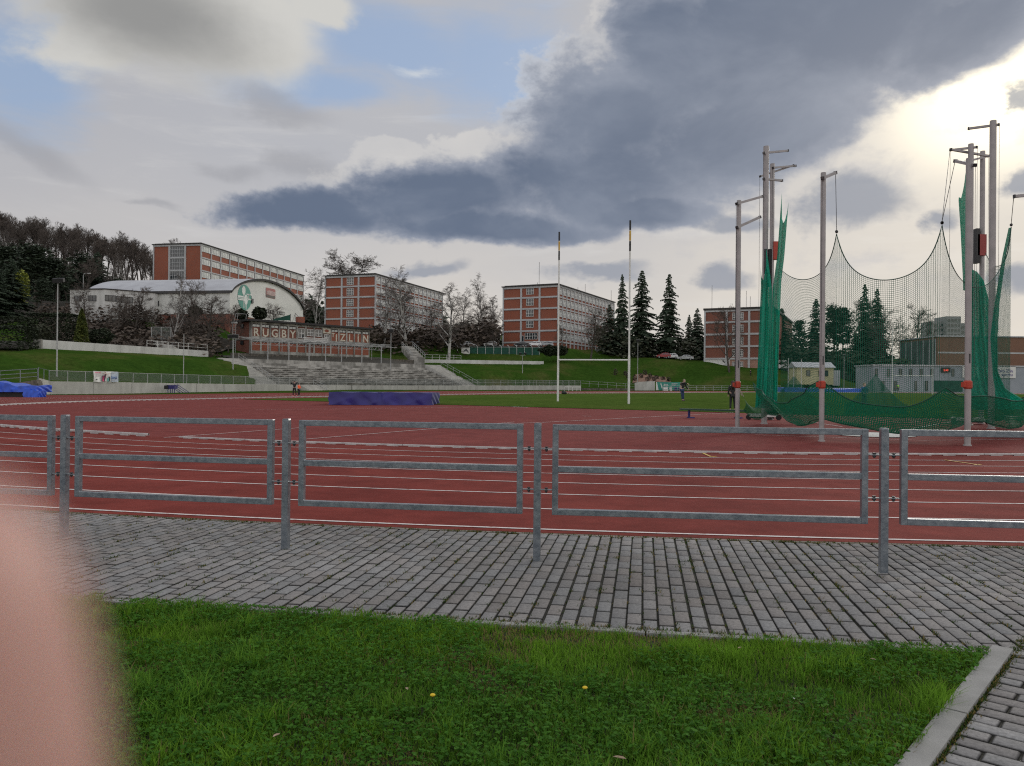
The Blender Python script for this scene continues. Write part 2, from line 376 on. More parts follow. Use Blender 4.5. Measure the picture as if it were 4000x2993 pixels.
sky = nd('ShaderNodeTexSky'); sky.sky_type = 'NISHITA'; sky.sun_disc = False; sky.sun_elevation = SUN_EL; sky.sun_rotation = SUN_AZ
sky.air_density = 1.0; sky.dust_density = .6; sky.ozone_density = 1.0
K = 10.0                                    # the background runs at strength 0.1
def kc(r, g, b): return (r*K, g*K, b*K)
blue = cmix(.75, sky.outputs[0], kc(.30, .385, .54))
thin_lo, thin_hi = kc(.67, .615, .54), kc(.42, .425, .45)
thin = cmix(sstep(EX, 0, 300), thin_lo, thin_hi)
thin = cmix(mth('MULTIPLY', sstep(n_soft, .35, .7), .30), thin, kc(.37, .385, .43))
thin = cmix(mth('MULTIPLY', sstep(n_wisp, .5, .75), .35), thin, kc(.60, .59, .58))
thin = cmix(mth('MULTIPLY', sstep(AX, -200, -640), .30), thin, kc(.32, .325, .36))
gap = union([blob(860, 90, 300, 95, -6), blob(1060, 110, 170, 110), blob(700, 190, 190, 40, 8), blob(40, 150, 120, 110), blob(1110, 190, 90, 70)], .3)
gapa = mth('MULTIPLY', sstep(mth('ADD', gap, mth('MULTIPLY', mth('SUBTRACT', n_wisp, .5), 1.1)), -.45, .75), .95)
col = cmix(gapa, thin, blue)
streak = blob(900, 145, 85, 16, 8)
col = cmix(mth('MULTIPLY', sstep(mth('ADD', streak, mth('MULTIPLY', mth('SUBTRACT', n_wisp, .5), 2.6)), 0, 1.1), .7), col, kc(.58, .60, .61))
# glow of the veiled sun
ga, ge = dirpx(2165, 215)
def gl(sx, sy, a=ga, e=ge):
    u = mth('DIVIDE', mth('SUBTRACT', AX, a), sx); v = mth('DIVIDE', mth('SUBTRACT', EX, e), sy)
    return mth('POWER', 2.718, mth('MULTIPLY', mth('ADD', mth('MULTIPLY', u, u), mth('MULTIPLY', v, v)), -1))
def addc(c, f, rgb):
    n = nd('ShaderNodeMix'); n.data_type = 'RGBA'; n.blend_type = 'ADD'; n.clamp_factor = False
    NL(f, n.inputs[0]); NL(c, n.inputs[6]); n.inputs[7].default_value = (*rgb, 1); return n.outputs[2]
col = addc(col, gl(300, 210), kc(.26, .21, .12)); col = addc(col, gl(95, 62), kc(.85, .74, .48))
col = cmix(mth('MULTIPLY', sstep(n_mid, .50, .72), mth('MULTIPLY', gl(420, 260, ga-60, ge-90), .45)), col, kc(.44, .44, .47))
# grey clouds on the left
gb = union([blob(330, 40, 300, 140, -6), blob(560, 70, 140, 125), blob(200, 120, 130, 70, 10), blob(690, 10, 80, 36)], .25)
gd = mth('ADD', gb, mth('ADD', mth('MULTIPLY', mth('SUBTRACT', n_big, .5), .6), mth('MULTIPLY', mth('SUBTRACT', n_mid, .5), .45)))
ga1 = mth('MULTIPLY', sstep(gd, -.16, .42), sstep(mth('ADD', gd, mth('MULTIPLY', n_mid, .3)), -.2, .2))
gcol = cmix(sstep(mth('ADD', union([blob(320, 40, 210, 95, -8)]), mth('MULTIPLY', mth('SUBTRACT', n_soft, .5), .6)), -.6, .8), kc(.55, .54, .51), kc(.255, .255, .25))
col = cmix(mth('MULTIPLY', ga1, .95), col, gcol)
g2 = union([blob(60, 320, 120, 34, -24), blob(640, 380, 110, 34), blob(500, 375, 70, 24), blob(330, 437, 60, 10, -4), blob(600, 240, 120, 34, -10)], .1)
col = cmix(mth('MULTIPLY', sstep(mth('ADD', g2, mth('MULTIPLY', mth('SUBTRACT', n_mid, .5), 1.0)), -.25, .75), .55), col, kc(.29, .295, .32))
# the dark bank: sunlit tops peeping out behind it, then the shaded mass with soft lower edges
DB = ((1720, 80, 560, 170, 10), (1330, 250, 215, 150), (1600, 285, 310, 125, 14), (1290, 385, 290, 100), (960, 425, 260, 78, 6),
      (680, 470, 215, 50, 3), (1060, 490, 330, 42), (2080, 60, 180, 85, 18), (1420, 90, 140, 110), (1400, 450, 160, 48))
nz = mth('ADD', mth('MULTIPLY', mth('SUBTRACT', n_mid, .5), .50), mth('MULTIPLY', mth('SUBTRACT', n_fine, .5), .36))
dd = mth('ADD', union([blob(*q) for q in DB], .22), nz)
tops = mth('ADD', union([blob(x-16, y-20, *r_) for x, y, *r_ in (DB[1], DB[3], DB[4], DB[8], (1020, 320, 70, 34), (870, 360, 90, 30))], .15), mth('ADD', nz, mth('MULTIPLY', mth('SUBTRACT', n_fine, .5), .5)))
col = cmix(mth('MULTIPLY', sstep(tops, -.10, .14), mth('MULTIPLY_ADD', n_big, 1.1, -.08)), col, kc(.62, .60, .57))
core = cmix(sstep(mth('ADD', dd, mth('MULTIPLY', mth('SUBTRACT', n_soft, .5), .5)), .0, .55), kc(.27, .295, .355), kc(.115, .147, .212))
core = cmix(mth('MULTIPLY', sstep(n_big, .42, .70), .55), core, kc(.235, .268, .335))
core = addc(core, mth('MULTIPLY', gl(360, 200), .6), kc(.17, .15, .12))
col = cmix(sstep(dd, -.10, .24), col, core)
SM = ((1835, 440, 122, 58), (2022, 482, 46, 26), (2205, 395, 50, 36), (2215, 215, 22, 26), (930, 575, 90, 22, 3), (1290, 590, 120, 26), (1560, 610, 70, 26), (2190, 610, 60, 34), (1600, 470, 80, 26))
ds = mth('ADD', union([blob(*q) for q in SM], .08), mth('MULTIPLY', nz, 1.6))
col = cmix(mth('MULTIPLY', sstep(ds, -.16, .55), .80), col, kc(.25, .275, .33))
# sunlit clouds behind the viewer are brighter
bk_ = nd('ShaderNodeMix'); bk_.data_type = 'RGBA'; bk_.blend_type = 'MULTIPLY'; NL(sstep(mth('ABSOLUTE', AX), 900, 1900), bk_.inputs[0]); NL(col, bk_.inputs[6]); bk_.inputs[7].default_value = (1.75, 1.72, 1.66, 1); bk_.clamp_result = False; col = bk_.outputs[2]
# below the horizon the world is plain ground colour
col = cmix(sstep(EX, -5, -60), col, kc(.10, .10, .09))
bg = nd('ShaderNodeBackground'); NL(col, bg.inputs[0]); bg.inputs[1].default_value = .1
wo = nd('ShaderNodeOutputWorld'); NL(bg.outputs[0], wo.inputs[0])
sl = bpy.data.lights.new('sun', 'SUN'); so = bpy.data.objects.new('sun', sl); COL.objects.link(so)
sl.energy = .9; sl.angle = R(14); sl.color = (1, .95, .86)
sd = Vector((math.sin(SUN_AZ)*math.cos(SUN_EL), math.cos(SUN_AZ)*math.cos(SUN_EL), math.sin(SUN_EL)))
so.rotation_euler = (-sd).to_track_quat('-Z', 'Y').to_euler(); so.location = (0, 0, 60)

# ---------------------------------------------------------------- the oval: track, D area, pitch
O = Vector((6.87, 52.64)); AXA = .72; A2 = Vector((math.sin(AXA), math.cos(AXA))); N2 = Vector((-math.cos(AXA), math.sin(AXA)))
R0, LANE, RK, STR = 46.3, 1.22, 36.5, 84.4
def tp(x, y):
    d = Vector((x, y))-O; return d.dot(A2), d.dot(N2)
def roval(x, y):
    t, p = tp(x, y)
    return math.hypot(t, p) if t < 0 else (math.hypot(t-STR, p) if t > STR else abs(p))
def rise(x, y):
    d = (x-11)*.8+(y-16)*.6
    return .0105*min(max(d, 0), 45)+.001*max(min(d, 145)-45, 0)+.004*min(max(x-12, 0), 60)*min(max((y-35)/40, 0), 1)
def zg(x, y):
    r = roval(x, y); return (-.01*(R0-max(min(r, R0), RK)))+rise(x, y)
def gz(px, py, dz=0.0):
    z = -.05
    for _ in range(12):
        p = G(px, py, z); z = zg(p.x, p.y)+dz
        if p.y < 0 or p.y > 400: break
    return p
def oval(r, u):                             # u: <0 near bend (radians past the left straight), 0..1 left straight, >1 far bend
    if u < 0: t, p = r*math.sin(u), r*math.cos(u)
    elif u <= 1: t, p = u*STR, r
    else: t, p = STR+r*math.sin(u-1), r*math.cos(u-1)
    q = O+A2*t+N2*p; return q.x, q.y
US = [-math.pi+i*math.pi/220 for i in range(220)]+[i/40 for i in range(40)]+[1+i*math.pi/110 for i in range(111)]
def ring(name, radii, mat, dz, us=US, k='structure'):
    V = []
    for u in us:
        for r in radii:
            x, y = oval(r, u); V.append((x, y, zg(x, y)+dz))
    return kind(npmesh(name, V, grid_faces(len(us), len(radii)), mat), k)
ring('running_track', [RK-.15]+[RK+i*LANE/2 for i in range(17)]+[R0+.13], M['track'], 0)
mb = MB()
for i in range(8):
    r = R0-i*LANE
    for a, b in zip(US[:-1], US[1:]):
        q = []
        for (rr, u) in ((r-.05, a), (r, a), (r, b), (r-.05, b)):
            x, y = oval(rr, u); q.append((x, y, zg(x, y)+.004))
        mb.quad(*q)
kind(mb.build('lane_lines', M['line']), 'structure')
# inner field sheet (red D area and everything the turf lies on)
us_in = US; V = []
fr = [i/24 for i in range(25)]
for u in us_in:
    xk, yk = oval(RK-.05, u)
    t, p = tp(xk, yk); tt = min(max(t, 0), STR); cx, cy = O+A2*tt
    for f in fr:
        x, y = xk+(cx-xk)*f, yk+(cy-yk)*f; V.append((x, y, -.0976+rise(x, y)))
# other half of the straight part
kind(npmesh('red_infield', V, grid_faces(len(us_in), len(fr)), M['apron']), 'structure')
V = []
for i in range(41):
    for j in range(25):
        q = O+A2*(STR*i/40)-N2*((RK-.05)*j/24); V.append((q.x, q.y, -.0976+rise(q.x, q.y)))
kind(npmesh('red_infield', V, grid_faces(41, 25), M['apron']), 'structure')
V = []
for i in range(41):
    for j, r in enumerate([RK-.15]+[RK+i2*LANE/2 for i2 in range(17)]+[R0+.13]):
        q = O+A2*(STR*i/40)-N2*r; V.append((q.x, q.y, zg(q.x, q.y)))
kind(npmesh('running_track', V, grid_faces(41, 19), M['track']), 'structure')
# pale apron between track and far wall, and its grass verge
usf = [u for u in US if u > -1.75]
ring('outer_apron', [R0+.13, 49, 52, 55, 58], M['apron'], -.006, usf)
ring('grass_verge', [57.6, 62, 67, 74, 84, 96], M['bank'], -.02, usf)
# turf of the pitch beyond its oblique edge
e0, e1 = gz(969, 1561), gz(3560, 1632); ed = (e1-e0).to_2d().normalized(); en = Vector((-ed.y, ed.x))
if en.y < 0: en = -en
V = []; NA, NS = 90, 70
for i in range(NA):
    q0 = e0.to_2d()+ed*((e1-e0).to_2d().length*(-.02+1.25*i/(NA-1)))
    smax = 0.0
    for k in range(0, 360):
        q = q0+en*(k*.5)
        if roval(q.x, q.y) < RK-.25: smax = k*.5
    for j in range(NS):
        q = q0+en*(smax*j/(NS-1)); V.append((q.x, q.y, zg(q.x, q.y)+.02))
kind(npmesh('pitch', V, grid_faces(NA, NS), M['pitch']), 'structure')
def ground_strip(mb, a, b, wd, dz=.008, n=14):          # painted stripe between two ground points
    a, b = a.to_2d(), b.to_2d(); d = (b-a).normalized(); nn = Vector((-d.y, d.x))*wd/2
    for i in range(n):
        p, q = a+(b-a)*(i/n), a+(b-a)*((i+1)/n)
        mb.quad(*[(v.x, v.y, zg(v.x, v.y)+dz) for v in (p-nn, q-nn, q+nn, p+nn)])
mb = MB()
for (x0, y0, x1, y1, wd) in ((640, 1711, 1180, 1672, .05), (1185, 1718, 2010, 1650, .05), (2020, 1655, 2905, 1611, .06), (2000, 1590, 2060, 1592, .2), (2275, 1626, 2310, 1627, .08),
                             (1000, 1600, 2200, 1586, .05), (3100, 1640, 3290, 1668, .05), (3480, 1690, 3740, 1645, .05), (2950, 1700, 3600, 1722, .03), (3600, 1722, 3990, 1718, .03),
                             (3140, 1639, 3160, 1639, .1), (3500, 1650, 3520, 1650, .1), (3560, 1650, 3590, 1650, .1), (3740, 1657, 3770, 1657, .1)):
    ground_strip(mb, gz(x0, y0), gz(x1, y1), wd, .012)
kind(mb.build('field_markings', M['line']), 'structure')
mb = MB()
for (x0, y0, x1, y1) in ((2745, 1771, 2778, 1786), (2778, 1786, 2800, 1784), (3690, 1798, 3826, 1818), (3806, 1818, 3832, 1816)):
    ground_strip(mb, gz(x0, y0), gz(x1, y1), .05, .009, 6)
kind(mb.build('lane_marks', M['yellow']), 'structure')
# darker paving patch and the throwing circle inside the cage
mb = MB(); c0 = gz(3420, 1700)
for k in range(48):
    a0, a1 = 2*math.pi*k/48, 2*math.pi*(k+1)/48
    pts = [(c0.x+rr*math.cos(a), c0.y+rr*math.sin(a)) for rr, a in ((1.0675, a0), (1.0675, a1))]
    mb.poly([(c0.x, c0.y, zg(c0.x, c0.y)+.016)]+[(x, y, zg(x, y)+.016) for x, y in pts])
kind(mb.build('throwing_circle', M['concwhite']), 'structure')

# kerb rail round the inside of the track, on little feet, with one opening
def phi(px, py):
    q = gz(px, py); t, p = tp(q.x, q.y); return -math.acos(max(-1, min(1, p/math.hypot(t, p))))
ul, ur = phi(640, 1702), phi(737, 1709)
def rail(u0, u1, label, us=None, hs=1.0):
    mb = MB(); span = (u1-u0); n = max(2, int(abs(span)*RK/.5))
    def P3(u, dr, h): x, y = oval(RK+dr, u); return (x, y, zg(x, y)+h)
    us = us or [u0+span*i/n for i in range(n+1)]
    for k, (a, b) in enumerate(zip(us[:-1], us[1:])):
        b2 = b-(b-a)*(.02 if k % 8 == 7 else 0)
        prof = [(-.022, .016), (-.022, .038), (-.012, .048), (.012, .048), (.022, .038), (.022, .016)]; prof = [(d_, h_*hs) for d_, h_ in prof]
        for i in range(6):
            (d0, h0), (d1, h1) = prof[i], prof[(i+1) % 6]
            mb.quad(P3(a, d0, h0), P3(b2, d0, h0), P3(b2, d1, h1), P3(a, d1, h1))
        m0 = a+(b-a)*.2; m1 = a+(b-a)*.72
        for i in range(2):
            d0, d1 = ((-.022, -.022), (.022, .022))[i]
            mb.quad(P3(m0, d0, -.005), P3(m1, d0, -.005), P3(m1, d1, .017*hs), P3(m0, d1, .017*hs))
        mb.quad(P3(m0, -.022, -.005), P3(m0, .022, -.005), P3(m0, .022, .017*hs), P3(m0, -.022, .017*hs))
    o = mb.build('kerb_rail', M['rail']); return tag(o, label, 'track kerb', 'raised kerb rails')
n1 = int((math.pi-abs(ur))*RK/.5)
rail(-math.pi*.93, ur, 'white raised kerb rail on small feet curving behind the steel fence, right of the opening')
usl = [ul+(0-ul)*i/int(abs(ul)*RK/.6) for i in range(int(abs(ul)*RK/.6)+1)]+[i/120 for i in range(1, 121)]+[1+i*2.6/150 for i in range(1, 151)]
rail(0, 0, 'long white kerb rail running from the opening round the far side of the field', usl, 1.7)

# ---------------------------------------------------------------- paving in front of the track
k0, k1 = G(430, 2340), G(3700, 2530); sx = (k1-k0).to_2d().normalized(); tn = Vector((-sx.y, sx.x))
if tn.y < 0: tn = -tn
B0 = k0.to_2d()
def st(s, t): q = B0+sx*s+tn*t; return q.x, q.y
def tmax(s, rad=R0+.19):
    lo, hi = 0.0, 8.0
    for _ in range(30):
        m = (lo+hi)/2; x, y = st(s, m)
        if (Vector((x, y))-O).length > rad: lo = m
        else: hi = m
    return lo
def paver_block(V, Q, T, pts, z, tint, bev=.0065, dep=.03):
    n = len(V); c = sum((Vector(p) for p in pts), Vector((0, 0)))/len(pts)
    for p in pts: V.append((p[0], p[1], z-dep))
    for p in pts: V.append((p[0], p[1], z-bev*.8))
    for p in pts:
        d = c-Vector(p); q = Vector(p)+Vector((math.copysign(1, 1), 0))*0+d.normalized()*bev*1.5; V.append((q.x, q.y, z))
    for a in (0, 4):
        for i in range(4):
            j = (i+1) % 4; Q.append((n+a+i, n+a+j, n+a+4+j, n+a+4+i))
    Q.append((n+8, n+9, n+10, n+11)); T += [(.030, .030, .022)]*4+[tuple(c*.12 for c in tint)]*4+[tint]*4
V, Q, T = [], [], []; PW, PL = .0855, .197
s = -3.6; col_i = 0; JOINTS = []
while s < 7.6:
    te = tmax(s+PW/2); t = -(random.random()*.03) if col_i % 2 else -.1+random.random()*.02
    drift = .004*math.sin(col_i*.7)
    if te > .3:
        while t < te:
            a, b = max(t, .0), min(t+PL-.010, te-.004)
            if b-a > .02:
                g = random.choice([.235, .25, .26, .25, .215])*random.uniform(.92, 1.08)*(.92+.16*math.sin(s*1.3+1)*math.sin(t*1.7))
                wv = random.uniform(-.002, .014); z = random.uniform(-.002, .002)
                sg = .0050+.0015*math.sin(col_i*1.9)
                pts = [Vector(st(s+sg+drift, a)), Vector(st(s+PW-sg+drift, a)), Vector(st(s+PW-sg+drift, b)), Vector(st(s+sg+drift, b))]
                paver_block(V, Q, T, pts, z, (g+wv, g, g-wv*.7))
                JOINTS.append((s, a, b))
            t += PL
    s += PW; col_i += 1
kind(npmesh('paving', V, Q, M['paver'], attr=T), 'structure')
def poly_sheet(name, pts, z, mat, k='structure'):
    mb = MB(); mb.poly([(x, y, z) for x, y in pts]); return kind(mb.build(name, mat), k)
far_edge = [st(s/4, tmax(s/4)+.05) for s in range(-60, 60)]
poly_sheet('paving_bed', [st(-15, -.02), st(15, -.02)]+far_edge[::-1], -.010, M['joint'])
# edging strips along the track and along the lawn
mb = MB()
for a in range(-36, 70):
    s0, s1 = a*.1, a*.1+.1
    p = [st(s0, tmax(s0, R0+.13+.055)), st(s1, tmax(s1, R0+.13+.055)), st(s1, tmax(s1, R0+.13)), st(s0, tmax(s0, R0+.13))]
    z = -.002
    mb.quad(*[(x, y, z) for x, y in p])
kind(mb.build('track_edging', M['edging']), 'structure')
mb = MB()
for a in range(-4, 8):
    x, y = st(a+.004, -.055); mb.obox((x, y, -.15), (sx*.992).to_3d(), (tn*.05).to_3d(), (0, 0, .153))
kind(mb.build('lawn_edging', M['kerbstone']), 'structure')
# kerbstones and the second paving on the right
q0, q1 = G(3875, 2534), G(3550, 2939); kd = (q1-q0).to_2d().normalized(); km = Vector((-kd.y, kd.x))
if km.x < 0: km = -km
KB = q0.to_2d()-kd*.02
def kq(a, b): q = KB+kd*a+km*b; return q.x, q.y
mb = MB()
for i in range(3):
    x, y = kq(i*1.0+.006-.0, 0); mb.obox((x, y, -.2), (kd*.988).to_3d(), (km*.085).to_3d(), (0, 0, .215))
kind(mb.build('path_kerb', M['kerbstone']), 'structure')
V, Q, T = [], [], []; row = 0; a = -1.2
while a < 3.2:
    b = .097-(.1 if row % 2 else 0)
    while b < 3.2:
        lo, hi = max(b, .095), b+PL-.008
        ctr = [Vector(kq(a+.006, lo)), Vector(kq(a+PW-.006, lo)), Vector(kq(a+PW-.006, hi)), Vector(kq(a+.006, hi))]
        if hi-lo > .03 and all((p-B0).dot(tn) < -.06 for p in ctr):
            g = random.choice([.25, .23, .265, .21])*random.uniform(.85, 1.1); wv = random.uniform(0, .012)
            paver_block(V, Q, T, ctr, random.uniform(.0, .004), (g+wv, g, g-wv*.6))
        b += PL
    a += PW; row += 1
kind(npmesh('path_paving', V, Q, M['paver'], attr=T), 'structure')
poly_sheet('path_bed', [kq(-1.3, .06), kq(3.4, .06), kq(3.4, 3.6), kq(-1.3, 3.6)], -.008, M['joint'])

# ---------------------------------------------------------------- lawn
poly_sheet('lawn', [st(-6, -.03), st(9, -.03), st(9, -9), st(-6, -9)], -.016, M['soil'])
def in_lawn(x, y):
    s_ = (x-B0.x)*sx.x+(y-B0.y)*sx.y; t_ = (x-B0.x)*tn.x+(y-B0.y)*tn.y
    k_ = (x-KB.x)*km.x+(y-KB.y)*km.y
    return (t_ < -.035) & (k_ < .012), t_, k_
def vnoise(x, y, sc, seed):
    r = np.random.default_rng(seed); T_ = r.random((64, 64)); u, v = x*sc+100, y*sc+100
    i, j = np.floor(u).astype(int), np.floor(v).astype(int); fu, fv = u-i, v-j; fu = fu*fu*(3-2*fu); fv = fv*fv*(3-2*fv)
    g = lambda a, b: T_[a % 64, b % 64]
    return (g(i, j)*(1-fu)+g(i+1, j)*fu)*(1-fv)+(g(i, j+1)*(1-fu)+g(i+1, j+1)*fu)*fv
def blades(n, xr, yr, hmin, hmax, wid, seed, keep=None):
    r = np.random.default_rng(seed); x = r.uniform(*xr, n); y = r.uniform(*yr, n)
    ok, t_, k_ = in_lawn(x, y); ok &= (np.abs(x) < .70*y+.9)
    x, y, t_ = x[ok], y[ok], t_[ok]; n = len(x)
    cl = vnoise(x, y, 5.5, 1)*.6+vnoise(x, y, 16, 2)*.4; dry = vnoise(x, y, 2.3, 5)*.6+vnoise(x, y, 9, 6)*.4; pat = vnoise(x, y, 1.6, 8)
    dry = np.clip((dry-.62)*6, 0, 1)
    h = (hmin+(hmax-hmin)*r.random(n)**1.6)*(.5+1.1*cl)*(1-.55*dry); h *= 1+.75*np.clip((vnoise(x, y, 3.4, 14)*.5+vnoise(x, y, 9.0, 15)*.5-.58)*6, 0, 1); h *= np.clip(.45+(-t_)*6, .45, 1)
    th = r.uniform(0, 2*np.pi, n); lean = r.uniform(.15, .95, n)*h; dx, dy = np.cos(th), np.sin(th)
    px_, py_ = -dy, dx; ww = wid*r.uniform(.6, 1.35, n)
    V = np.zeros((n, 6, 3), np.float32)
    for k, (f, wf, lf) in enumerate(((0, 1, 0), (.6, .85, .35), (1, .15, 1))):
        cx = x+dx*lean*lf; cy = y+dy*lean*lf; cz = -.014+h*f*(1-.15*lf)
        V[:, 2*k, 0] = cx-px_*ww*wf/2; V[:, 2*k, 1] = cy-py_*ww*wf/2; V[:, 2*k, 2] = cz
        V[:, 2*k+1, 0] = cx+px_*ww*wf/2; V[:, 2*k+1, 1] = cy+py_*ww*wf/2; V[:, 2*k+1, 2] = cz
    b = np.arange(n)[:, None]*6; Q = np.concatenate([b+np.array([[0, 1, 3, 2]]), b+np.array([[2, 3, 5, 4]])])
    g = r.random(n)
    c = np.stack([.052+.08*g+.07*pat, .150+.13*g+.10*pat, .015+.018*g], 1)*(.72+.55*cl)[:, None]
    straw = np.stack([.20+.1*g, .17+.07*g, .07+.03*g], 1); isd = (r.random(n) < (.03+.55*dry))[:, None]
    c = np.where(isd, straw, c); T = np.repeat(c, 6, 0)
    return V.reshape(-1, 3), Q, T
V1, Q1, T1 = blades(430000, (-4.2, 4.2), (1.6, 4.9), .016, .062, .0038, 11)
kind(npmesh('grass', V1, Q1, M['blade'], attr=T1), 'stuff', 'short green lawn grass in the foreground')
def clover(n, seed):
    r = np.random.default_rng(seed); x = r.uniform(-4.2, 4.2, n); y = r.uniform(1.6, 4.9, n)
    ok, t_, k_ = in_lawn(x, y); ok &= (np.abs(x) < .70*y+.9) & (vnoise(x, y, 2.6, 3)+.35*vnoise(x, y, 8, 9) > .55)
    x, y, t_ = x[ok], y[ok], t_[ok]; n = len(x); Vs, Qs, Ts = [], [], []
    h = r.uniform(.012, .05, n)*np.clip(.4+(-t_)*5, .4, 1); rad = r.uniform(.003, .0075, n); g = r.random(n); base = 0
    for k in range(3):
        a = r.uniform(0, 2*np.pi, n)*0+k*2.094+r.uniform(0, 6.28, n); cx, cy = x+np.cos(a)*rad*.95, y+np.sin(a)*rad*.95
        tx, ty = r.normal(0, .35, n), r.normal(0, .35, n); W = np.zeros((n, 6, 3), np.float32)
        for i in range(6):
            t = i*np.pi/3; ox, oy = np.cos(t)*rad, np.sin(t)*rad*.9
            W[:, i, 0] = cx+ox; W[:, i, 1] = cy+oy; W[:, i, 2] = h+ox*tx+oy*ty
        b = np.arange(n)[:, None]*6+base; Qs += [b+np.array([[0, 1, 2, 3]]), b+np.array([[0, 3, 4, 5]])]; base += n*6
        c = np.stack([.048+.06*g, .15+.13*g, .016+.02*g], 1); Vs.append(W.reshape(-1, 3)); Ts.append(np.repeat(c, 6, 0))
    return np.concatenate(Vs), np.concatenate(Qs), np.concatenate(Ts)
V1, Q1, T1 = clover(80000, 21)
kind(npmesh('clover', V1, Q1, M['blade'], attr=T1), 'stuff', 'low clover and speedwell leaves growing through the lawn')
# weeds in the paving joints
def tufts(pts, seed, hmax, per, spread=.02):
    r = np.random.default_rng(seed); x, y = np.array([p[0] for p in pts]), np.array([p[1] for p in pts]); x = np.repeat(x, per); y = np.repeat(y, per); n = len(x)
    x = x+r.normal(0, spread, n); y = y+r.normal(0, spread, n)
    h = r.uniform(.25, 1, n)*hmax; th = r.uniform(0, 6.28, n); ln = r.uniform(.3, 1.6, n)*h; w_ = r.uniform(.002, .0045, n)
    dx, dy = np.cos(th), np.sin(th); V = np.zeros((n, 4, 3), np.float32)
    for i, (f, sg) in enumerate(((0, -1), (0, 1), (1, .3), (1, -.3))):
        V[:, i, 0] = x+dx*ln*f-dy*w_*sg; V[:, i, 1] = y+dy*ln*f+dx*w_*sg; V[:, i, 2] = -.008+h*f
    g = r.random(n); dry = (r.random(n) < .3)[:, None]
    c = np.where(dry, np.stack([.17+.1*g, .13+.08*g, .05+.02*g], 1), np.stack([.03+.03*g, .055+.05*g, .012+.01*g], 1))
    return V.reshape(-1, 3), np.arange(n*4).reshape(-1, 4), np.repeat(c, 4, 0)
pts = []
for (s_, a_, b_) in JOINTS:
    if random.random() < .55: pts.append(st(s_, random.uniform(a_, b_)))
    if random.random() < .08: pts += [st(s_+random.uniform(-.02, .02), random.uniform(a_, b_)) for _ in range(5)]
for _ in range(420):
    s_ = random.uniform(-3.4, 6.4); pts.append(st(s_, tmax(s_)+.005))
for _ in range(26):
    s_ = random.uniform(-3.4, 6.4); pts += [st(s_+random.uniform(-.08, .08), tmax(s_)-.01+random.uniform(-.02, .02)) for _ in range(12)]
for _ in range(900): pts.append(st(random.uniform(-1, 5.5), random.uniform(-.05, .03)))
for _ in range(300): pts.append(kq(random.uniform(-.3, 2.2), random.uniform(.085, .10)))
V1, Q1, T1 = tufts(pts, 5, .022, 7, .009)
kind(npmesh('joint_weeds', V1, Q1, M['blade'], attr=T1), 'stuff', 'moss and small weeds growing in the paving joints')
# fallen leaves and dandelions that stand out in the lawn
M['dryleaf'] = pm('dry leaf', (.42, .33, .24), (.28, .20, .13), 30, .8); M['dandelion'] = pm('dandelion yellow', (.75, .52, .02), None, 30, .7)
def leaf(px, py, sz, label, m):
    sz *= .62; p = G(px, py, .045); mb = MB(); a = random.uniform(0, 6.28); ln = [(-1, 0, 0), (-.4, .38, .12), (.4, .32, .16), (1, 0, .05), (.4, -.34, .14), (-.4, -.4, .1)]
    pts = [(p.x+sz*(x*math.cos(a)-y*math.sin(a)), p.y+sz*(x*math.sin(a)+y*math.cos(a)), p.z+z*sz) for x, y, z in ln]
    mid0, mid1 = [(pts[0][i]+pts[3][i])/2-(.1*sz if i == 2 else 0) for i in range(3)], None
    for i in range(6): mb.poly([pts[i], pts[(i+1) % 6], mid0])
    for i in range(6): mb.poly([tuple(c-(.0008 if k == 2 else 0) for k, c in enumerate(q)) for q in (pts[(i+1) % 6], pts[i], mid0)])
    tag(mb.build('fallen_leaf', m, loc=tuple(p)), label, 'leaf', 'dry leaves on the lawn')
for (x, y, sz, l) in ((1080, 2872, .028, 'curled dry brown leaf low in the clover'), (2420, 2960, .035, 'large pale leaf at the bottom of the lawn'), (2890, 2530, .022, 'small tan leaf at the lawn edge under the third post'),
                      (1590, 2690, .024, 'twisted straw coloured leaf in the middle of the lawn'), (3410, 2575, .022, 'pale leaf near the corner of lawn and kerb'), (560, 2358, .02, 'pale leaf beside the lawn edging near the finger'),
                      (3100, 2728, .012, 'white speck of litter among the lawn grass')):
    leaf(x, y, sz, l, M['dryleaf'] if 'white' not in l else M['white'])
for (x, y, l) in ((1690, 1815, ''), (933*1.808, 1004*1.808, '')): pass
for (x, y, l) in ((1690, 2717, 'yellow dandelion head in the middle of the lawn'), (2285, 2688, 'yellow dandelion head right of the lawn middle')):
    p = G(x, y, .05); t = thing('dandelion', l, 'flower', (p.x, p.y, 0), 'dandelions in the lawn')
    mb = MB(); mb.tube([(p.x, p.y, -.01), (p.x+.004, p.y, .03), (p.x, p.y, .048)], .0018, 5); mb.build('stem', M['blade2'] if 'blade2' in M else M['hedgegrey'], t)
    mb = MB(); mb.ball((p.x, p.y, .052), .011, 8, 5, sq=(1, 1, .5)); mb.build('flower_head', M['dandelion'], t)

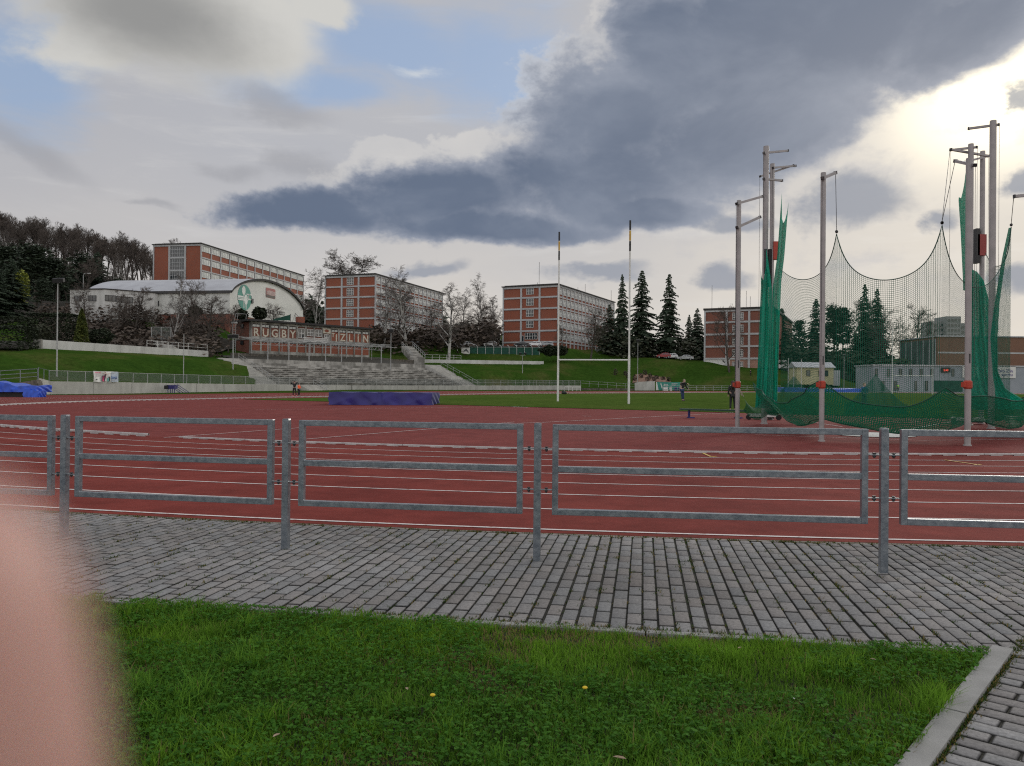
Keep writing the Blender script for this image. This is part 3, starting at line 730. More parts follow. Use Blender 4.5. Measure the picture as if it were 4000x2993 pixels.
# ---------------------------------------------------------------- steel fence of hung frames
fb = [(250, 2097, 905*1.8083), (1115, 2143, 909*1.8083), (2097, 2188, 917*1.8083), (3450, 2237, 926*1.8083)]
posts = [G(x, y, 0) for x, y, _ in fb]
d01 = posts[1]-posts[0]; d23 = posts[3]-posts[2]
posts = [posts[0]-d01*1.05]+posts+[posts[3]+d23*1.0]
FH = .965
fence = thing('steel_fence', 'galvanised steel fence of hung rectangular frames between posts along the paving', 'fence', tuple(posts[2]))
for i, p in enumerate(posts):
    q = posts[min(i+1, len(posts)-1)]-posts[max(i-1, 0)]; rz = math.atan2(q.y, q.x)
    mb = MB(); mb.box((p.x, p.y, FH/2-.02), (.05, .05, FH+.04), rz); mb.box((p.x, p.y, FH+.003), (.046, .046, .006), rz)
    o = mb.build('post', M['galv'], fence)
    bv = o.modifiers.new('b', 'BEVEL'); bv.width = .004; bv.segments = 2
for i in range(len(posts)-1):
    a, b = posts[i], posts[i+1]; d = (b-a).to_2d(); L = d.length; d.normalize(); rz = math.atan2(d.y, d.x); e = d.to_3d()
    x0, x1 = .105, L-.105; z0, z1 = .325, FH-.002; T_ = .042
    mb = MB()
    def bar(xa, xb, za, zb, dep=T_):
        c = a+e*((xa+xb)/2); mb.box((c.x, c.y, (za+zb)/2), (xb-xa, dep, zb-za), rz)
    bar(x0, x0+T_, z0, z1); bar(x1-T_, x1, z0, z1)
    bar(x0+T_, x1-T_, z1-T_, z1); bar(x0+T_, x1-T_, z0, z0+T_); bar(x0+T_, x1-T_, .625, .625+T_)
    pn = mb.build('panel_frame', M['galv'], fence)
    for (xc, zc) in ((.062, .79), (.062, .50), (L-.062, .79), (L-.062, .50)):
        c = a+e*xc; mb = MB(); mb.box((c.x, c.y, zc), (.082, .03, .006), rz, 0); mb.tube([(c.x, c.y, zc-.022), (c.x, c.y, zc+.012)], .007, 6, 1); mb.tube([(c.x, c.y, zc+.006), (c.x, c.y, zc+.014)], .013, 6, 1)
        mb.tube([(c.x, c.y, zc-.014), (c.x, c.y, zc-.005)], .012, 6, 1)
        mb.build('clip', [M['galv'], M['dark']], pn)
    bv = pn.modifiers.new('b', 'BEVEL'); bv.width = .003; bv.segments = 2

# ---------------------------------------------------------------- skinned figures
def skin_mesh(name, chains, mat, parent, loc, sub=2, root=None, mats_by=None):
    """chains: lists of (x, y, z, r); points that repeat are shared"""
    bm = bmesh.new(); lay = bm.verts.layers.skin.verify(); idx = {}
    def vert(p):
        key = tuple(round(c, 4) for c in p[:3])
        if key not in idx:
            v = bm.verts.new(Vector(p[:3])); r = p[3]; v[lay].radius = (r, r) if not isinstance(r, tuple) else r; idx[key] = v
        return idx[key]
    first = None
    for ch in chains:
        pv = None
        for p in ch:
            v = vert(p)
            if first is None: first = v
            if pv is not None and pv is not v and not bm.edges.get((pv, v)): bm.edges.new((pv, v))
            pv = v
    first[lay].use_root = True
    me = bpy.data.meshes.new(name); bm.to_mesh(me); bm.free()
    o = bpy.data.objects.new(name, me); COL.objects.link(o)
    mod = o.modifiers.new('s', 'SKIN'); mod.use_smooth_shade = True
    sb = o.modifiers.new('d', 'SUBSURF'); sb.levels = sub; sb.render_levels = sub
    dg = bpy.context.evaluated_depsgraph_get(); m2 = bpy.data.meshes.new_from_object(o.evaluated_get(dg))
    bpy.data.objects.remove(o); bpy.data.meshes.remove(me)
    m2.materials.clear(); m2.materials.append(mat)
    return link(name, m2, parent, loc)
# the photographer's hand: one finger strays in front of the lens, the others fold round the phone behind it
M['finger'] = pm('finger skin', (.56, .335, .285), (.44, .225, .18), 150, .5, lo=.3, hi=.7)
_, nt2, bs2 = (M['finger'], M['finger'].node_tree, M['finger'].node_tree.nodes['Principled BSDF'])
bs2.inputs['Subsurface Weight'].default_value = .3; bs2.inputs['Subsurface Radius'].default_value = (.01, .004, .002); bs2.inputs['Subsurface Scale'].default_value = .4
hz = CH
hand = thing('hand', 'blurred pink fingertip of a hand covering the lower left corner of the view', 'hand', (-.03, .035, hz-.1))
def hp(x, y, z, r): return (x/1000+.03-.0, y/1000-.035, z/1000+.1, r/1000)
palm = (-38, 52, -98)
ch = [[hp(-46, 66, -150, 21), hp(-42, 60, -122, 25), hp(-38, 54, -96, 22), hp(-31, 43, -70, 11.5), hp(-28.0, 37, -45, 10.6), hp(-27.2, 35, -25, 10.2), hp(-27.4, 35, -12, 9.0), hp(-28.4, 35, -3.0, 6.4)]]
hm = []
ch.append([hp(-38, 54, -96, 22), hp(-52, 58, -72, 10.5), hp(-60, 46, -48, 9), hp(-58, 26, -38, 8), hp(-53, 14, -42, 6.5)])
ch.append([hp(-42, 60, -122, 25), hp(-64, 66, -96, 10), hp(-76, 54, -78, 8.6), hp(-75, 34, -70, 7.8), hp(-69, 22, -72, 6.3)])
ch.append([hp(-42, 60, -122, 25), hp(-68, 72, -118, 9), hp(-83, 62, -106, 7.6), hp(-84, 46, -100, 6.8), hp(-79, 36, -101, 5.6)])
ch.append([hp(-46, 66, -150, 21), hp(-20, 44, -124, 12), hp(-6, 28, -104, 10), hp(-4, 14, -88, 8.6), hp(-6, 4, -80, 7)])
ch.append([hp(-46, 66, -150, 21), hp(-54, 66, -185, 20), hp(-70, 40, -240, 25), hp(-100, -40, -330, 34)])
fo = skin_mesh('palm_and_fingers', ch, M['finger'], hand, None, 2)
M['sleeve'] = pm('dark sleeve', (.03, .035, .05), None, 40, .9)
mb = MB(); c = [Vector((-.085, .0, hz-.285)), Vector((-.1, -.04, hz-.33)), Vector((-.16, -.17, hz-.42)), Vector((-.22, -.30, hz-.50))]
mb.tube(c, [.037, .043, .05, .058], 14, cap=False); mb.build('sleeve_cuff', M['sleeve'], hand, True)
# ---------------------------------------------------------------- hillside round the stadium
WP = [Vector(p) for p in ((-82, 20), (-66, 52), (-49, 84), (-41, 113), (-28.5, 141), (17, 193), (62, 192), (100, 172), (130, 140), (150, 100), (160, 40))]
def qdist(x, y):                           # signed distance beyond the stadium wall line
    p = Vector((x, y)); best = (1e9, 1)
    for a, b in zip(WP[:-1], WP[1:]):
        d = b-a; k = max(0, min(1, (p-a).dot(d)/d.length_squared)); c = a+d*k; r = p-c
        if r.length < best[0]: best = (r.length, 1 if d.x*r.y-d.y*r.x > 0 else -1)
    return best[0]*best[1]
CT = []
def ct(px, Z, z): CT.append((PX(px, Z), Z, z))
def cw(x, y, z): CT.append((x, y, z))
def along(a, b, n, z0, z1):
    for i in range(n): f = i/(n-1); cw(a[0]+(b[0]-a[0])*f, a[1]+(b[1]-a[1])*f, z0+(z1-z0)*f)
along((-52, 82), (-31, 144), 6, 1.15, 1.3); along((-57, 86), (-36, 150), 6, 1.5, 1.6)             # walk behind the wall
along((-66, 110), (-53.5, 140.5), 5, 6.05, 5.95)                                                    # foot of the upper white wall
along((-69.5, 114.5), (-55, 145), 5, 6.5, 6.9)
for px, Z, z in ((-500, 80, 3.5), (0, 92, 3.2), (0, 104, 5.0), (-400, 110, 6), (60, 125, 6.8), (-300, 140, 9)): ct(px, Z, z)
# under the stands and in front of the pavilion
along((-37, 127), (-11, 165), 5, .6, .6); along((-50, 143), (-20, 173.5), 5, 4.4, 4.4); along((-52, 147), (-22, 177), 5, 6.0, 6.1)
along((-56, 153), (-31, 183), 5, 7.2, 7.6); along((-58, 162), (-30, 190), 5, 7.9, 8.1); along((-62, 172), (-45, 195), 3, 10.5, 11)
# hall and annex plateau
for px, Z, z in ((200, 160, 9.5), (420, 160, 10.2), (640, 158, 9.3), (820, 165, 11.5), (250, 180, 15.5), (500, 178, 15.5), (800, 178, 14.5), (1000, 200, 15), (1180, 225, 15.5), (1230, 215, 14), (880, 240, 20), (500, 230, 20)): ct(px, Z, z)
# behind: school blocks
for px, Z, z in ((700, 270, 25), (900, 300, 26), (1100, 330, 26), (600, 300, 27), (1350, 250, 18.3), (1500, 270, 18.3), (1700, 300, 18.5), (1250, 290, 20), (1480, 225, 13.5), (1600, 225, 12.6)): ct(px, Z, z)
# bank right of the stands, lower wall, court, car park
for px, Z, z in ((1850, 186, 1.7), (2000, 193, 1.75), (2276, 197, 1.75), (2450, 198, 1.9), (1900, 197, 5.3), (2100, 205, 5.9), (1680, 197, 6.3), (1640, 190, 6.6), (1700, 204, 8.0), (2000, 213, 8.2), (2100, 222, 9.5),
                 (1800, 226, 11.8), (1620, 222, 12.2), (1950, 229, 12.9), (2100, 229, 13.0), (2200, 229, 12.6), (2300, 232, 12.0), (2400, 238, 11.3), (1900, 245, 13.6), (2150, 250, 13.8), (2350, 260, 13.8), (1700, 240, 13.3)): ct(px, Z, z)
for px, Z, z in ((2300, 212, 6.6), (2500, 212, 5.2), (2700, 206, 4.6), (2260, 200, 3.2), (2500, 200, 2.6), (2440, 205, 4.0), (2600, 204, 3.2), (2620, 245, 10.3), (2520, 245, 10.6), (2700, 240, 9.6), (2755, 222, 8.8), (2850, 214, 7.4), (2950, 214, 6.8), (2850, 202, 3.9), (2950, 200, 3.2), (2800, 194, 1.0), (2950, 192, .9), (2650, 196, 1.3),
                 (2800, 260, 9.5), (3000, 250, 8)): ct(px, Z, z)
for px, Z, z in ((3150, 188, 3.3), (3250, 188, 3.3), (3350, 186, 2.6), (3150, 172, .9), (3300, 172, .9), (3200, 205, 5), (3400, 200, 2.5), (3500, 185, .6), (3700, 180, .6), (3950, 176, .5), (3600, 230, 3), (4000, 230, 3), (3300, 260, 6), (3700, 300, 5), (4400, 200, 2), (4400, 130, .6), (5000, 160, 1)): ct(px, Z, z)
for px in range(1580, 2200, 60):
    for Z, z in ((224, 12.7), (227, 13.0), (230, 13.1), (233, 13.1), (236, 13.2)): ct(px, Z, z if px < 2150 else z-.3)
for px in range(1650, 2140, 40):
    zw = 200+12*(px-1659)/465
    for dz, z in ((-9, 5.0), (-5, 5.9), (-2.2, 6.4), (1.6, 7.75), (4, 7.9)): ct(px, zw+dz, z)
    if px > 1780: ct(px, 218, 8.2); ct(px, 221, 8.5); ct(px, 224, 11.2)
for i in range(13):
    f = i/12; ax, ay = -67.6+13.3*f, 113+29*f; nx, ny = .909, -.417
    for d, z in ((9, 4.4), (5, 5.2), (2.2, 5.75), (.8, 5.95), (-1.6, 6.5), (-4, 6.6)): cw(ax+nx*d, ay+ny*d, z)
for px, Z, z in ((2540, 226, 10.0), (2592, 226, 9.65), (2592, 222, 9.3), (2640, 226, 9.4), (2676, 224, 8.95), (2676, 219, 8.5), (2620, 232, 10.0), (2700, 228, 9.0)): ct(px, Z, z)
# far hills
for px, Z, z in ((-900, 300, 62), (-300, 300, 40), (0, 300, 34), (300, 300, 31), (-900, 420, 95), (-300, 420, 80), (0, 420, 69.0), (160, 420, 62.0), (330, 420, 57), (500, 420, 50), (620, 420, 45), (720, 420, 40), (-600, 180, 18), (-200, 200, 17), (0, 200, 17), (100, 240, 24), (300, 240, 23),
                 (900, 450, 38), (1250, 450, 40), (1500, 450, 36), (1800, 450, 33), (2000, 450, 30), (2400, 450, 18), (2800, 450, 14), (3200, 420, 10), (4200, 400, 8),
                 (0, 700, 60), (1000, 700, 42), (2000, 700, 32), (2700, 900, 40), (3300, 900, 36), (4200, 800, 30), (1500, 1500, 40), (3000, 1500, 60), (0, 1500, 60)): ct(px, Z, z)
CTA = np.array(CT)
def in_stand(x, y):
    pts = ((-51.5, 143), (-37.5, 122), (-5.5, 166), (-17.5, 176.5))
    return all((b[0]-a[0])*(y-a[1])-(b[1]-a[1])*(x-a[0]) > 0 for a, b in zip(pts, pts[1:]+pts[:1]))
def terr(x, y):
    q = qdist(x, y)
    if q < 3: return zg(x, y)-.35
    dx = CTA[:, 0]-x; dy = CTA[:, 1]-y; d2 = dx*dx+dy*dy+10; wgt = d2**-1.9
    z = float((wgt*CTA[:, 2]).sum()/wgt.sum())
    if in_stand(x, y): z = min(z, .3)
    if q < 6: z = 1.15+(z-1.15)*max(0, (q-3)/3)
    return z
V = []
azs = [R(-50+i*.5) for i in range(201)]; ds = [62]
while ds[-1] < 2600: ds.append(ds[-1]*1.014 if ds[-1] < 330 else ds[-1]*1.06)
for a in azs:
    for d in ds:
        x, y = d*math.sin(a), d*math.cos(a); V.append((x, y, terr(x, y)))
kind(npmesh('hillside', V, grid_faces(len(azs), len(ds)), M['bank'], smooth=True), 'structure')
mb = MB(); mb.poly([(-4000, -4000, -1.2), (4000, -4000, -1.2), (4000, 4000, -1.2), (-4000, 4000, -1.2)]); kind(mb.build('ground', M['forestfloor']), 'structure')
# brown woodland floor and car park laid over the hillside
def patch(name, quad, nu, nv, mat, dz):
    a, b, c, d = [Vector(q) for q in quad]; V = []
    for i in range(nu):
        for j in range(nv):
            u, v = i/(nu-1), j/(nv-1); p = (a*(1-u)+b*u)*(1-v)+(d*(1-u)+c*u)*v; V.append((p.x, p.y, terr(p.x, p.y)+dz))
    return kind(npmesh(name, V, grid_faces(nu, nv), mat, smooth=True), 'structure')
def XY(px, Z): return (PX(px, Z), Z)
patch('woodland_floor', [(-70, 116), (-55.5, 147), XY(820, 172), XY(150, 176)], 40, 40, M['forestfloor'], .12)
patch('woodland_floor', [XY(-1500, 150), XY(170, 178), XY(800, 420), XY(-1500, 470)], 60, 60, M['forestfloor'], .25)
patch('woodland_floor', [XY(1500, 214), XY(1700, 232), XY(1900, 330), XY(1250, 300)], 40, 40, M['forestfloor'], .2)
patch('woodland_floor', [XY(2330, 236), XY(2720, 246), XY(2720, 330), XY(2330, 330)], 30, 30, M['forestfloor'], .2)
patch('woodland_floor', [XY(3060, 212), XY(3500, 205), XY(3700, 330), XY(3060, 330)], 30, 30, M['forestfloor'], .2)
patch('woodland_floor', [XY(-500, 104.5), XY(112, 106.5), XY(140, 150), XY(-500, 150)], 30, 24, M['forestfloor'], .3)
patch('woodland_floor', [(-67, 125), (-57, 147.5), (-58, 172), XY(700, 178)], 30, 30, M['forestfloor'], .35)
patch('car_park', [XY(1560, 224), XY(2190, 227), XY(2190, 238), XY(1560, 238)], 40, 10, M['asphalt'], .22)
patch('mulch_bed', [XY(2470, 199), XY(2625, 199), XY(2600, 208), XY(2480, 208)], 20, 12, M['mulch'], .12)

# ---------------------------------------------------------------- vegetation
def branchy(seed, h, spread=.42, levels=4, droop=0.0, first=.28, up=.75, nprim=13, twig=.012, fork=False, curve=.25):
    """a leafless tree: (trunk builder, crown builder)"""
    r = random.Random(seed); T_, C_ = MB(), MB()
    def limb(p, d, L, rad, lev):
        n = 4 if lev < 2 else (3 if lev < 3 else 2); pts = [p]; dd = d.normalized(); q = p
        for i in range(n):
            dd = (dd+Vector((r.gauss(0, 1), r.gauss(0, 1), r.gauss(0, .6)))*curve*.35+Vector((0, 0, (.10 if lev < 3 else .02)-droop*(lev-1)*.5 if lev > 1 else .12))).normalized()
            q = q+dd*(L/n); pts.append(q)
        rs = [max(twig*.55, rad*(1-.72*i/n)) for i in range(n+1)]
        (T_ if lev < 2 else C_).tube(pts, rs, 6 if lev == 0 else (4 if lev < 2 else 3), cap=False)
        return pts, rs
    def along_(pts, f):
        k = min(len(pts)-2, int(f*(len(pts)-1))); g = f*(len(pts)-1)-k; return pts[k]+(pts[k+1]-pts[k])*g, (pts[k+1]-pts[k]).normalized(), k
    def grow(pts, rs, L, lev):
        if lev > levels: return
        cnt = {1: nprim, 2: 7, 3: 6, 4: 4}[lev]
        for i in range(cnt):
            f = (first+(1-first)*((i+.4)/cnt)) if lev == 1 else r.uniform(.25, 1)
            p, d, k = along_(pts, min(.99, f)); a = i*2.4+r.uniform(-.5, .5) if lev == 1 else r.uniform(0, 6.28)
            side = Vector((math.cos(a), math.sin(a), 0)); side = (side-d*side.dot(d)).normalized()
            ang = up+r.uniform(-.15, .2)
            nd_ = d*math.cos(ang)+side*math.sin(ang)
            l2 = (spread*h*(1.05-.62*((f-first)/(1-first)))*r.uniform(.75, 1.15)) if lev == 1 else L*r.uniform(.38, .62)
            pp, rr = limb(p, nd_, l2, max(twig, rs[k]*(.55 if lev == 1 else .5)), lev); grow(pp, rr, l2, lev+1)
    pts, rs = limb(Vector((0, 0, -.4)), Vector((r.uniform(-.05, .05), r.uniform(-.05, .05), 1)), h*.93, h*.017, 0)
    grow(pts, rs, h, 1); return T_, C_
TPL = {}
def tpl(key, T_, C_, tm, cm):
    a, b = T_.build('trunk', tm), C_.build('crown', cm); TPL[key] = (a.data, b.data)
    bpy.data.objects.remove(a); bpy.data.objects.remove(b)
for k in range(3): tpl(('bare', k), *branchy(30+k, 12, .36, 4, 0, .22, .72, 14, .017), M['bark'], M['twig'])
for k in range(3): tpl(('birch', k), *branchy(60+k, 14, .27, 4, .22, .2, .62, 16, .014), M['birch'], M['birchtwig'])
for k in range(3): tpl(('beech', k), *branchy(90+k, 20, .25, 3, 0, .5, .55, 20, .035), M['bark'], M['twig'])
tpl(('spreading', 0), *branchy(123, 11, .55, 4, 0, .3, .95, 14, .03, curve=.5), M['bark'], M['bark'])
def leafcards(mb, pts, size, r):
    for p in pts:
        s = size*r.uniform(.6, 1.4); a, b = r.uniform(0, 6.28), r.uniform(-.8, .8)
        u = Vector((math.cos(a), math.sin(a), .3*b))*s; v = Vector((-math.sin(a)*.6, math.cos(a)*.6, r.uniform(-1, 1))).normalized()*s*.6
        mb.quad(p-u-v*.3, p-v, p+u*.9, p+v)
def conifer(seed, h, w, base=.08, whorls=34, dense=1.0, droop=.35, ragged=.25):
    r = random.Random(seed); T_, C_ = MB(), MB()
    T_.tube([(0, 0, -.5), (.0, 0, h*.5), (0, 0, h*.985)], [h*.014, h*.008, .02], 6)
    for i in range(whorls):
        f = i/(whorls-1); z = h*(base+(1-base)*f**.92)+r.uniform(-.25, .25)*(1-f); L = r.uniform(.62, 1.12)*w*((1-f)**.8)*(1-.35*max(0, .18-f)/.18)+.15
        n = max(4, int(8*dense*(1-.4*f))); rot = r.uniform(0, 6.28)
        for k in range(n):
            if r.random() < ragged*.55: continue
            if math.sin(2*(2*math.pi*k/n+rot)+seed)*math.sin(z*.9+seed) > .86: continue
            a = rot+2*math.pi*k/n+r.uniform(-.3, .3); l = L*r.uniform(1-ragged*1.3, 1.12); dr = droop*r.uniform(.6, 1.4)
            ca, sa = math.cos(a), math.sin(a); m = max(3, int(l/.32))
            for j in range(m):
                g = (j+.6)/m; rad = l*g; zz = z+.28*l*g*(1-f)*.3-dr*l*g*g+.10*l*g**3
                wd = (l*.36*(1-g)+.18)*r.uniform(.7, 1.25)
                c = Vector((ca*rad, sa*rad, zz)); t = Vector((-sa, ca, 0)); o = Vector((ca, sa, -dr*g)); 
                for sgn in (-1, 1):
                    tip = c+t*sgn*wd+o*wd*.55+Vector((0, 0, -wd*r.uniform(.25, .6)))
                    q = c+o*(.26+.1*l*.3); C_.quad(c-o*.14, c-o*.02+t*sgn*wd*.4+Vector((0, 0, .05)), tip, q)
                    C_.quad(c+Vector((0, 0, .04)), c+t*sgn*wd*.7+Vector((0, 0, -.32*r.random()-.1)), c+t*sgn*wd*.5+o*.3+Vector((0, 0, -.35*r.random()-.1)), c+o*.3)
    return T_, C_
for k in range(4): tpl(('spruce', k), *conifer(200+k, 20, 5.6-.2*k, .06, 38, 1.3, .40, .30+.05*k), M['bark'], M['conifer'])
def pine(seed, h, w, lo=.45, n=26):
    r = random.Random(seed); T_, C_ = MB(), MB(); T_.tube([(0, 0, -.5), (.2, .1, h*.5), (0, 0, h*.97)], [h*.016, h*.011, .03], 6)
    for i in range(n):
        f = lo+(1-lo)*(i+.5)/n; a = i*2.4+r.uniform(-.4, .4); L = w*(1.05-f)**.6*r.uniform(.6, 1.1); d = Vector((math.cos(a), math.sin(a), r.uniform(-.1, .45)))
        p0 = Vector((0, 0, h*f*.97)); p1 = p0+d*L; T_.tube([p0, (p0+p1)/2+Vector((0, 0, -.1)), p1], [h*.004, h*.003, .02], 4, cap=False)
        for _ in range(3):
            c = p0+d*L*r.uniform(.45, 1.05)+Vector((r.gauss(0, .3), r.gauss(0, .3), .15)); s = w*.30*r.uniform(.6, 1.2)
            leafcards(C_, [c+Vector((r.gauss(0, s*.7), r.gauss(0, s*.7), r.gauss(0, s*.28))) for _ in range(46)], .30, r)
    return T_, C_
for k in range(3): tpl(('pine', k), *pine(300+k, 17, 4.4), M['bark'], M['pine'])
def bushy(seed, pts_fn, n, size):
    r = random.Random(seed); C_ = MB(); leafcards(C_, [pts_fn(r) for _ in range(n)], size, r); return C_
def shell(r, rx, ry, rz, z0=0.0, lumps=7, seed=1):
    u = Vector((r.gauss(0, 1), r.gauss(0, 1), r.gauss(0, 1))).normalized(); k = (.62+.38*r.random()**.5)*(1+.13*math.sin(u.x*lumps+seed)+.11*math.sin(u.y*lumps*1.3+u.z*lumps+seed*2))
    return Vector((u.x*rx*k, u.y*ry*k, z0+rz+u.z*rz*k))
CNT = {}
def plant(kindkey, pos, h, label, cat, name, group=None, rz=None, ws=1.0, h0=None):
    tm, cm = TPL[kindkey]; h0 = h0 or {'bare': 12, 'birch': 14, 'beech': 20, 'spreading': 11, 'spruce': 20, 'pine': 17}[kindkey[0]]
    t = thing(name, label, cat, tuple(pos), group); s = h/h0; t.scale = (s*ws, s*ws, s); t.rotation_euler = (0, 0, random.uniform(0, 6.28) if rz is None else rz)
    for nm, me in (('trunk', tm), ('crown', cm)):
        o = bpy.data.objects.new(nm, me); COL.objects.link(o); o.parent = t
    return t
def plant_px(kk, px, pytop, Z, label, name='bare_tree', cat='tree', group=None, ws=1.0, base=None, hmax=None):
    x = PX(px, Z); zb = terr(x, Z) if base is None else base; zt = PZ(px, pytop, Z); h = max(2, zt-zb)
    if hmax: zb = max(zb, zt-hmax); h = zt-zb
    return plant(kk, (x, Z, zb), h, label, cat, name, group, ws=ws)
# three tall spruces and their neighbours right of the middle block
for i, (px, pt, Z, l, ws) in enumerate(((2428, 1072, 232, 'thin tall spruce with see-through crown, leftmost of the three tall ones by the goal', .62), (2505, 1058, 236, 'tallest broad dark spruce in the middle of the three by the goal', 1.0),
        (2612, 1072, 232, 'tall dark spruce at the right of the three by the goal', .98), (2380, 1190, 226, 'short dense dark conifer at the foot of the middle school block', 1.5), (2722, 1205, 262, 'small spruce in the gap left of the right hand school block', 1.1),
        (2690, 1230, 270, 'slim distant spruce just right of the tall trio', .9))):
    plant_px(('spruce', i % 4), px, pt, Z, l, 'spruce_tree', 'spruce', ws=ws)
for i, (px, pt, Z, kk, l, ws) in enumerate(((3052, 1205, 235, 'spruce', 'dark spruce close to the left bunched net', 1.3), (3120, 1250, 235, 'pine', 'flat topped pine behind the cage net, beside the left bunched net', .9), (3186, 1168, 240, 'spruce', 'pointed spruce behind the net left of the middle cage pole', 1.1),
        (3255, 1195, 240, 'pine', 'broad pine behind the net right of the middle cage pole', 1.0), (3290, 1200, 246, 'pine', 'second pine behind the net, next to the broad one', .9), (3376, 1112, 232, 'spruce', 'tallest spruce behind the cage net', .8), (3424, 1128, 236, 'spruce', 'slightly lower spruce touching the tallest one behind the net', .7),
        (3540, 1320, 250, 'spruce', 'low dark spruce left of the tower block behind the net', 1.4), (3340, 1300, 228, 'spruce', 'squat dark spruce at the foot of the tallest ones behind the net', 1.7), (3210, 1330, 222, 'spruce', 'low dark spruce above the cream hut', 1.8), (3110, 1340, 225, 'spruce', 'low dark spruce left of the cream hut', 1.8))):
    plant_px((kk, i % 3), px, pt, Z, l, kk+'_tree', kk, ws=ws)
for i, (px, pt, Z, l) in enumerate(((3480, 1175, 240, 'bare tree right of the tallest spruces behind the net'), (3560, 1200, 245, 'bare spreading tree left of the tower block'), (3330, 1190, 250, 'bare tree between the pines and the tallest spruces'), (3460, 1260, 225, 'lower bare tree above the grey changing rooms'))):
    plant_px(('bare', i % 3), px, pt, Z, l, ws=1.1)
# bare trees in front of the red blocks
for i, (kk, px, pt, Z, l, ws) in enumerate((
        ('birch', 668, 1062, 150, 'white barked birch beside the wire gate on the bank', .75), ('bare', 800, 1150, 156, 'bare bushy tree in front of the white hall wall', 1.35), ('bare', 350, 1120, 158, 'bare tree in front of the annex windows', 1.0), ('bare', 520, 1120, 160, 'bare spreading tree left of the birch by the gate', 1.2),
        ('bare', 455, 1140, 157, 'thin bare tree near the middle annex windows', .9), ('bare', 735, 1110, 160, 'bare tree right behind the white barked birch', 1.0), ('bare', 890, 1190, 158, 'bare tree at the left corner of the rugby stand house', .9), ('bare', 1065, 1190, 176, 'slender bare tree in front of the hall gable windows', 1.1),
        ('birch', 1230, 1065, 235, 'birch at the far end of the left school block', .8), ('bare', 1190, 1150, 226, 'bare tree at the right foot of the hall gable', .9), ('birch', 1500, 1075, 215, 'weeping birch in front of the second block corner', 1.0), ('birch', 1592, 1060, 212, 'tall weeping birch standing left of the bank stairs', 1.05),
        ('bare', 1545, 1120, 226, 'bare tree between the two weeping birches', 1.1), ('birch', 1752, 1105, 206, 'large white limbed birch on the bank left of the green court', 1.35), ('bare', 1680, 1200, 232, 'bare thicket tree behind the parked cars', 1.2), ('bare', 1850, 1190, 240, 'dark bare tree left of the third block', 1.2),
        ('bare', 1930, 1230, 226, 'leaning bare tree at the left corner of the third block', 1.0), ('birch', 1882, 1080, 300, 'tall pale birch on the skyline between the blocks', .9), ('birch', 1955, 1145, 300, 'lower pale birch on the skyline near the third block', 1.0), ('birch', 1800, 1130, 310, 'distant birch above the end of the second block', .9),
        ('bare', 2305, 1215, 218, 'bare round crowned tree on the bank in front of the third block', 1.25), ('bare', 2200, 1270, 222, 'thin bare tree at the near corner of the third block', 1.0), ('bare', 2850, 1200, 208, 'bare tree in front of the right hand red block', 1.0),
        ('bare', 2520, 1310, 236, 'low bare tree under the tallest spruce', 1.2), ('bare', 2670, 1300, 250, 'low bare tree above the red car', 1.3), ('bare', 2730, 1290, 262, 'low bare tree above the silver car', 1.3))):
    plant_px((kk, i % 3), px, pt, Z, l, kk+'_tree', 'birch' if kk == 'birch' else 'tree', ws=ws)
plant_px(('spreading', 0), 1342, 1012, 285, 'spreading dark tree rising behind the roof of the second block', 'spreading_tree', ws=1.15, hmax=22)
plant_px(('beech', 1), 668, 930, 330, 'treetop just showing over the roof of the left school block', 'bare_tree', hmax=26)
# beech wood along the left ridge, pines and spruces below it
rr = random.Random(5); ridge = [(-160, 800), (0, 826), (60, 845), (130, 842), (180, 868), (260, 876), (330, 885), (400, 905), (450, 918), (520, 930), (560, 948), (600, 968)]
def rtop(px):
    for (a, b), (c, d) in zip(ridge[:-1], ridge[1:]):
        if a <= px <= c: return b+(d-b)*(px-a)/(c-a)
    return 800
for row, (Z, off, n) in enumerate(((420, 0, 46), (405, 18, 34), (390, 45, 26))):
    for i in range(n):
        px = -150+755*(i+.5)/n+rr.uniform(-6, 6); x = PX(px, Z+rr.uniform(-5, 5)); zt = PZ(px, rtop(px)+off+rr.uniform(-8, 20), Z); h = rr.uniform(20, 26)
        plant(('beech', rr.randrange(3)), (x, Z, zt-h), h, 'leafless beech standing in the wood along the left ridge', 'tree', 'beech_tree', 'beeches of the ridge wood', ws=rr.uniform(.85, 1.25))
for i in range(64):
    px = rr.uniform(-160, 600); Z = rr.uniform(235, 360); x = PX(px, Z); z0 = terr(x, Z); top = rtop(px)+rr.uniform(110, 250) if px < 400 else rtop(px)+rr.uniform(150, 260)
    h = min(26, max(9, PZ(px, top, Z)-z0)); kk = rr.choice(['spruce', 'pine', 'pine', 'beech', 'bare'])
    plant((kk, rr.randrange(3)), (x, Z, z0-.5), h, {'spruce': 'dark spruce in the mixed wood under the left ridge', 'pine': 'dark pine in the mixed wood under the left ridge', 'beech': 'leafless tree in the mixed wood under the left ridge', 'bare': 'leafless tree in the mixed wood under the left ridge'}[kk],
          'tree', {'spruce': 'spruce_tree', 'pine': 'pine_tree', 'beech': 'bare_tree', 'bare': 'bare_tree'}[kk], {'spruce': 'spruces under the ridge', 'pine': 'pines under the ridge'}.get(kk, 'leafless trees under the ridge'), ws=rr.uniform(1, 1.5))
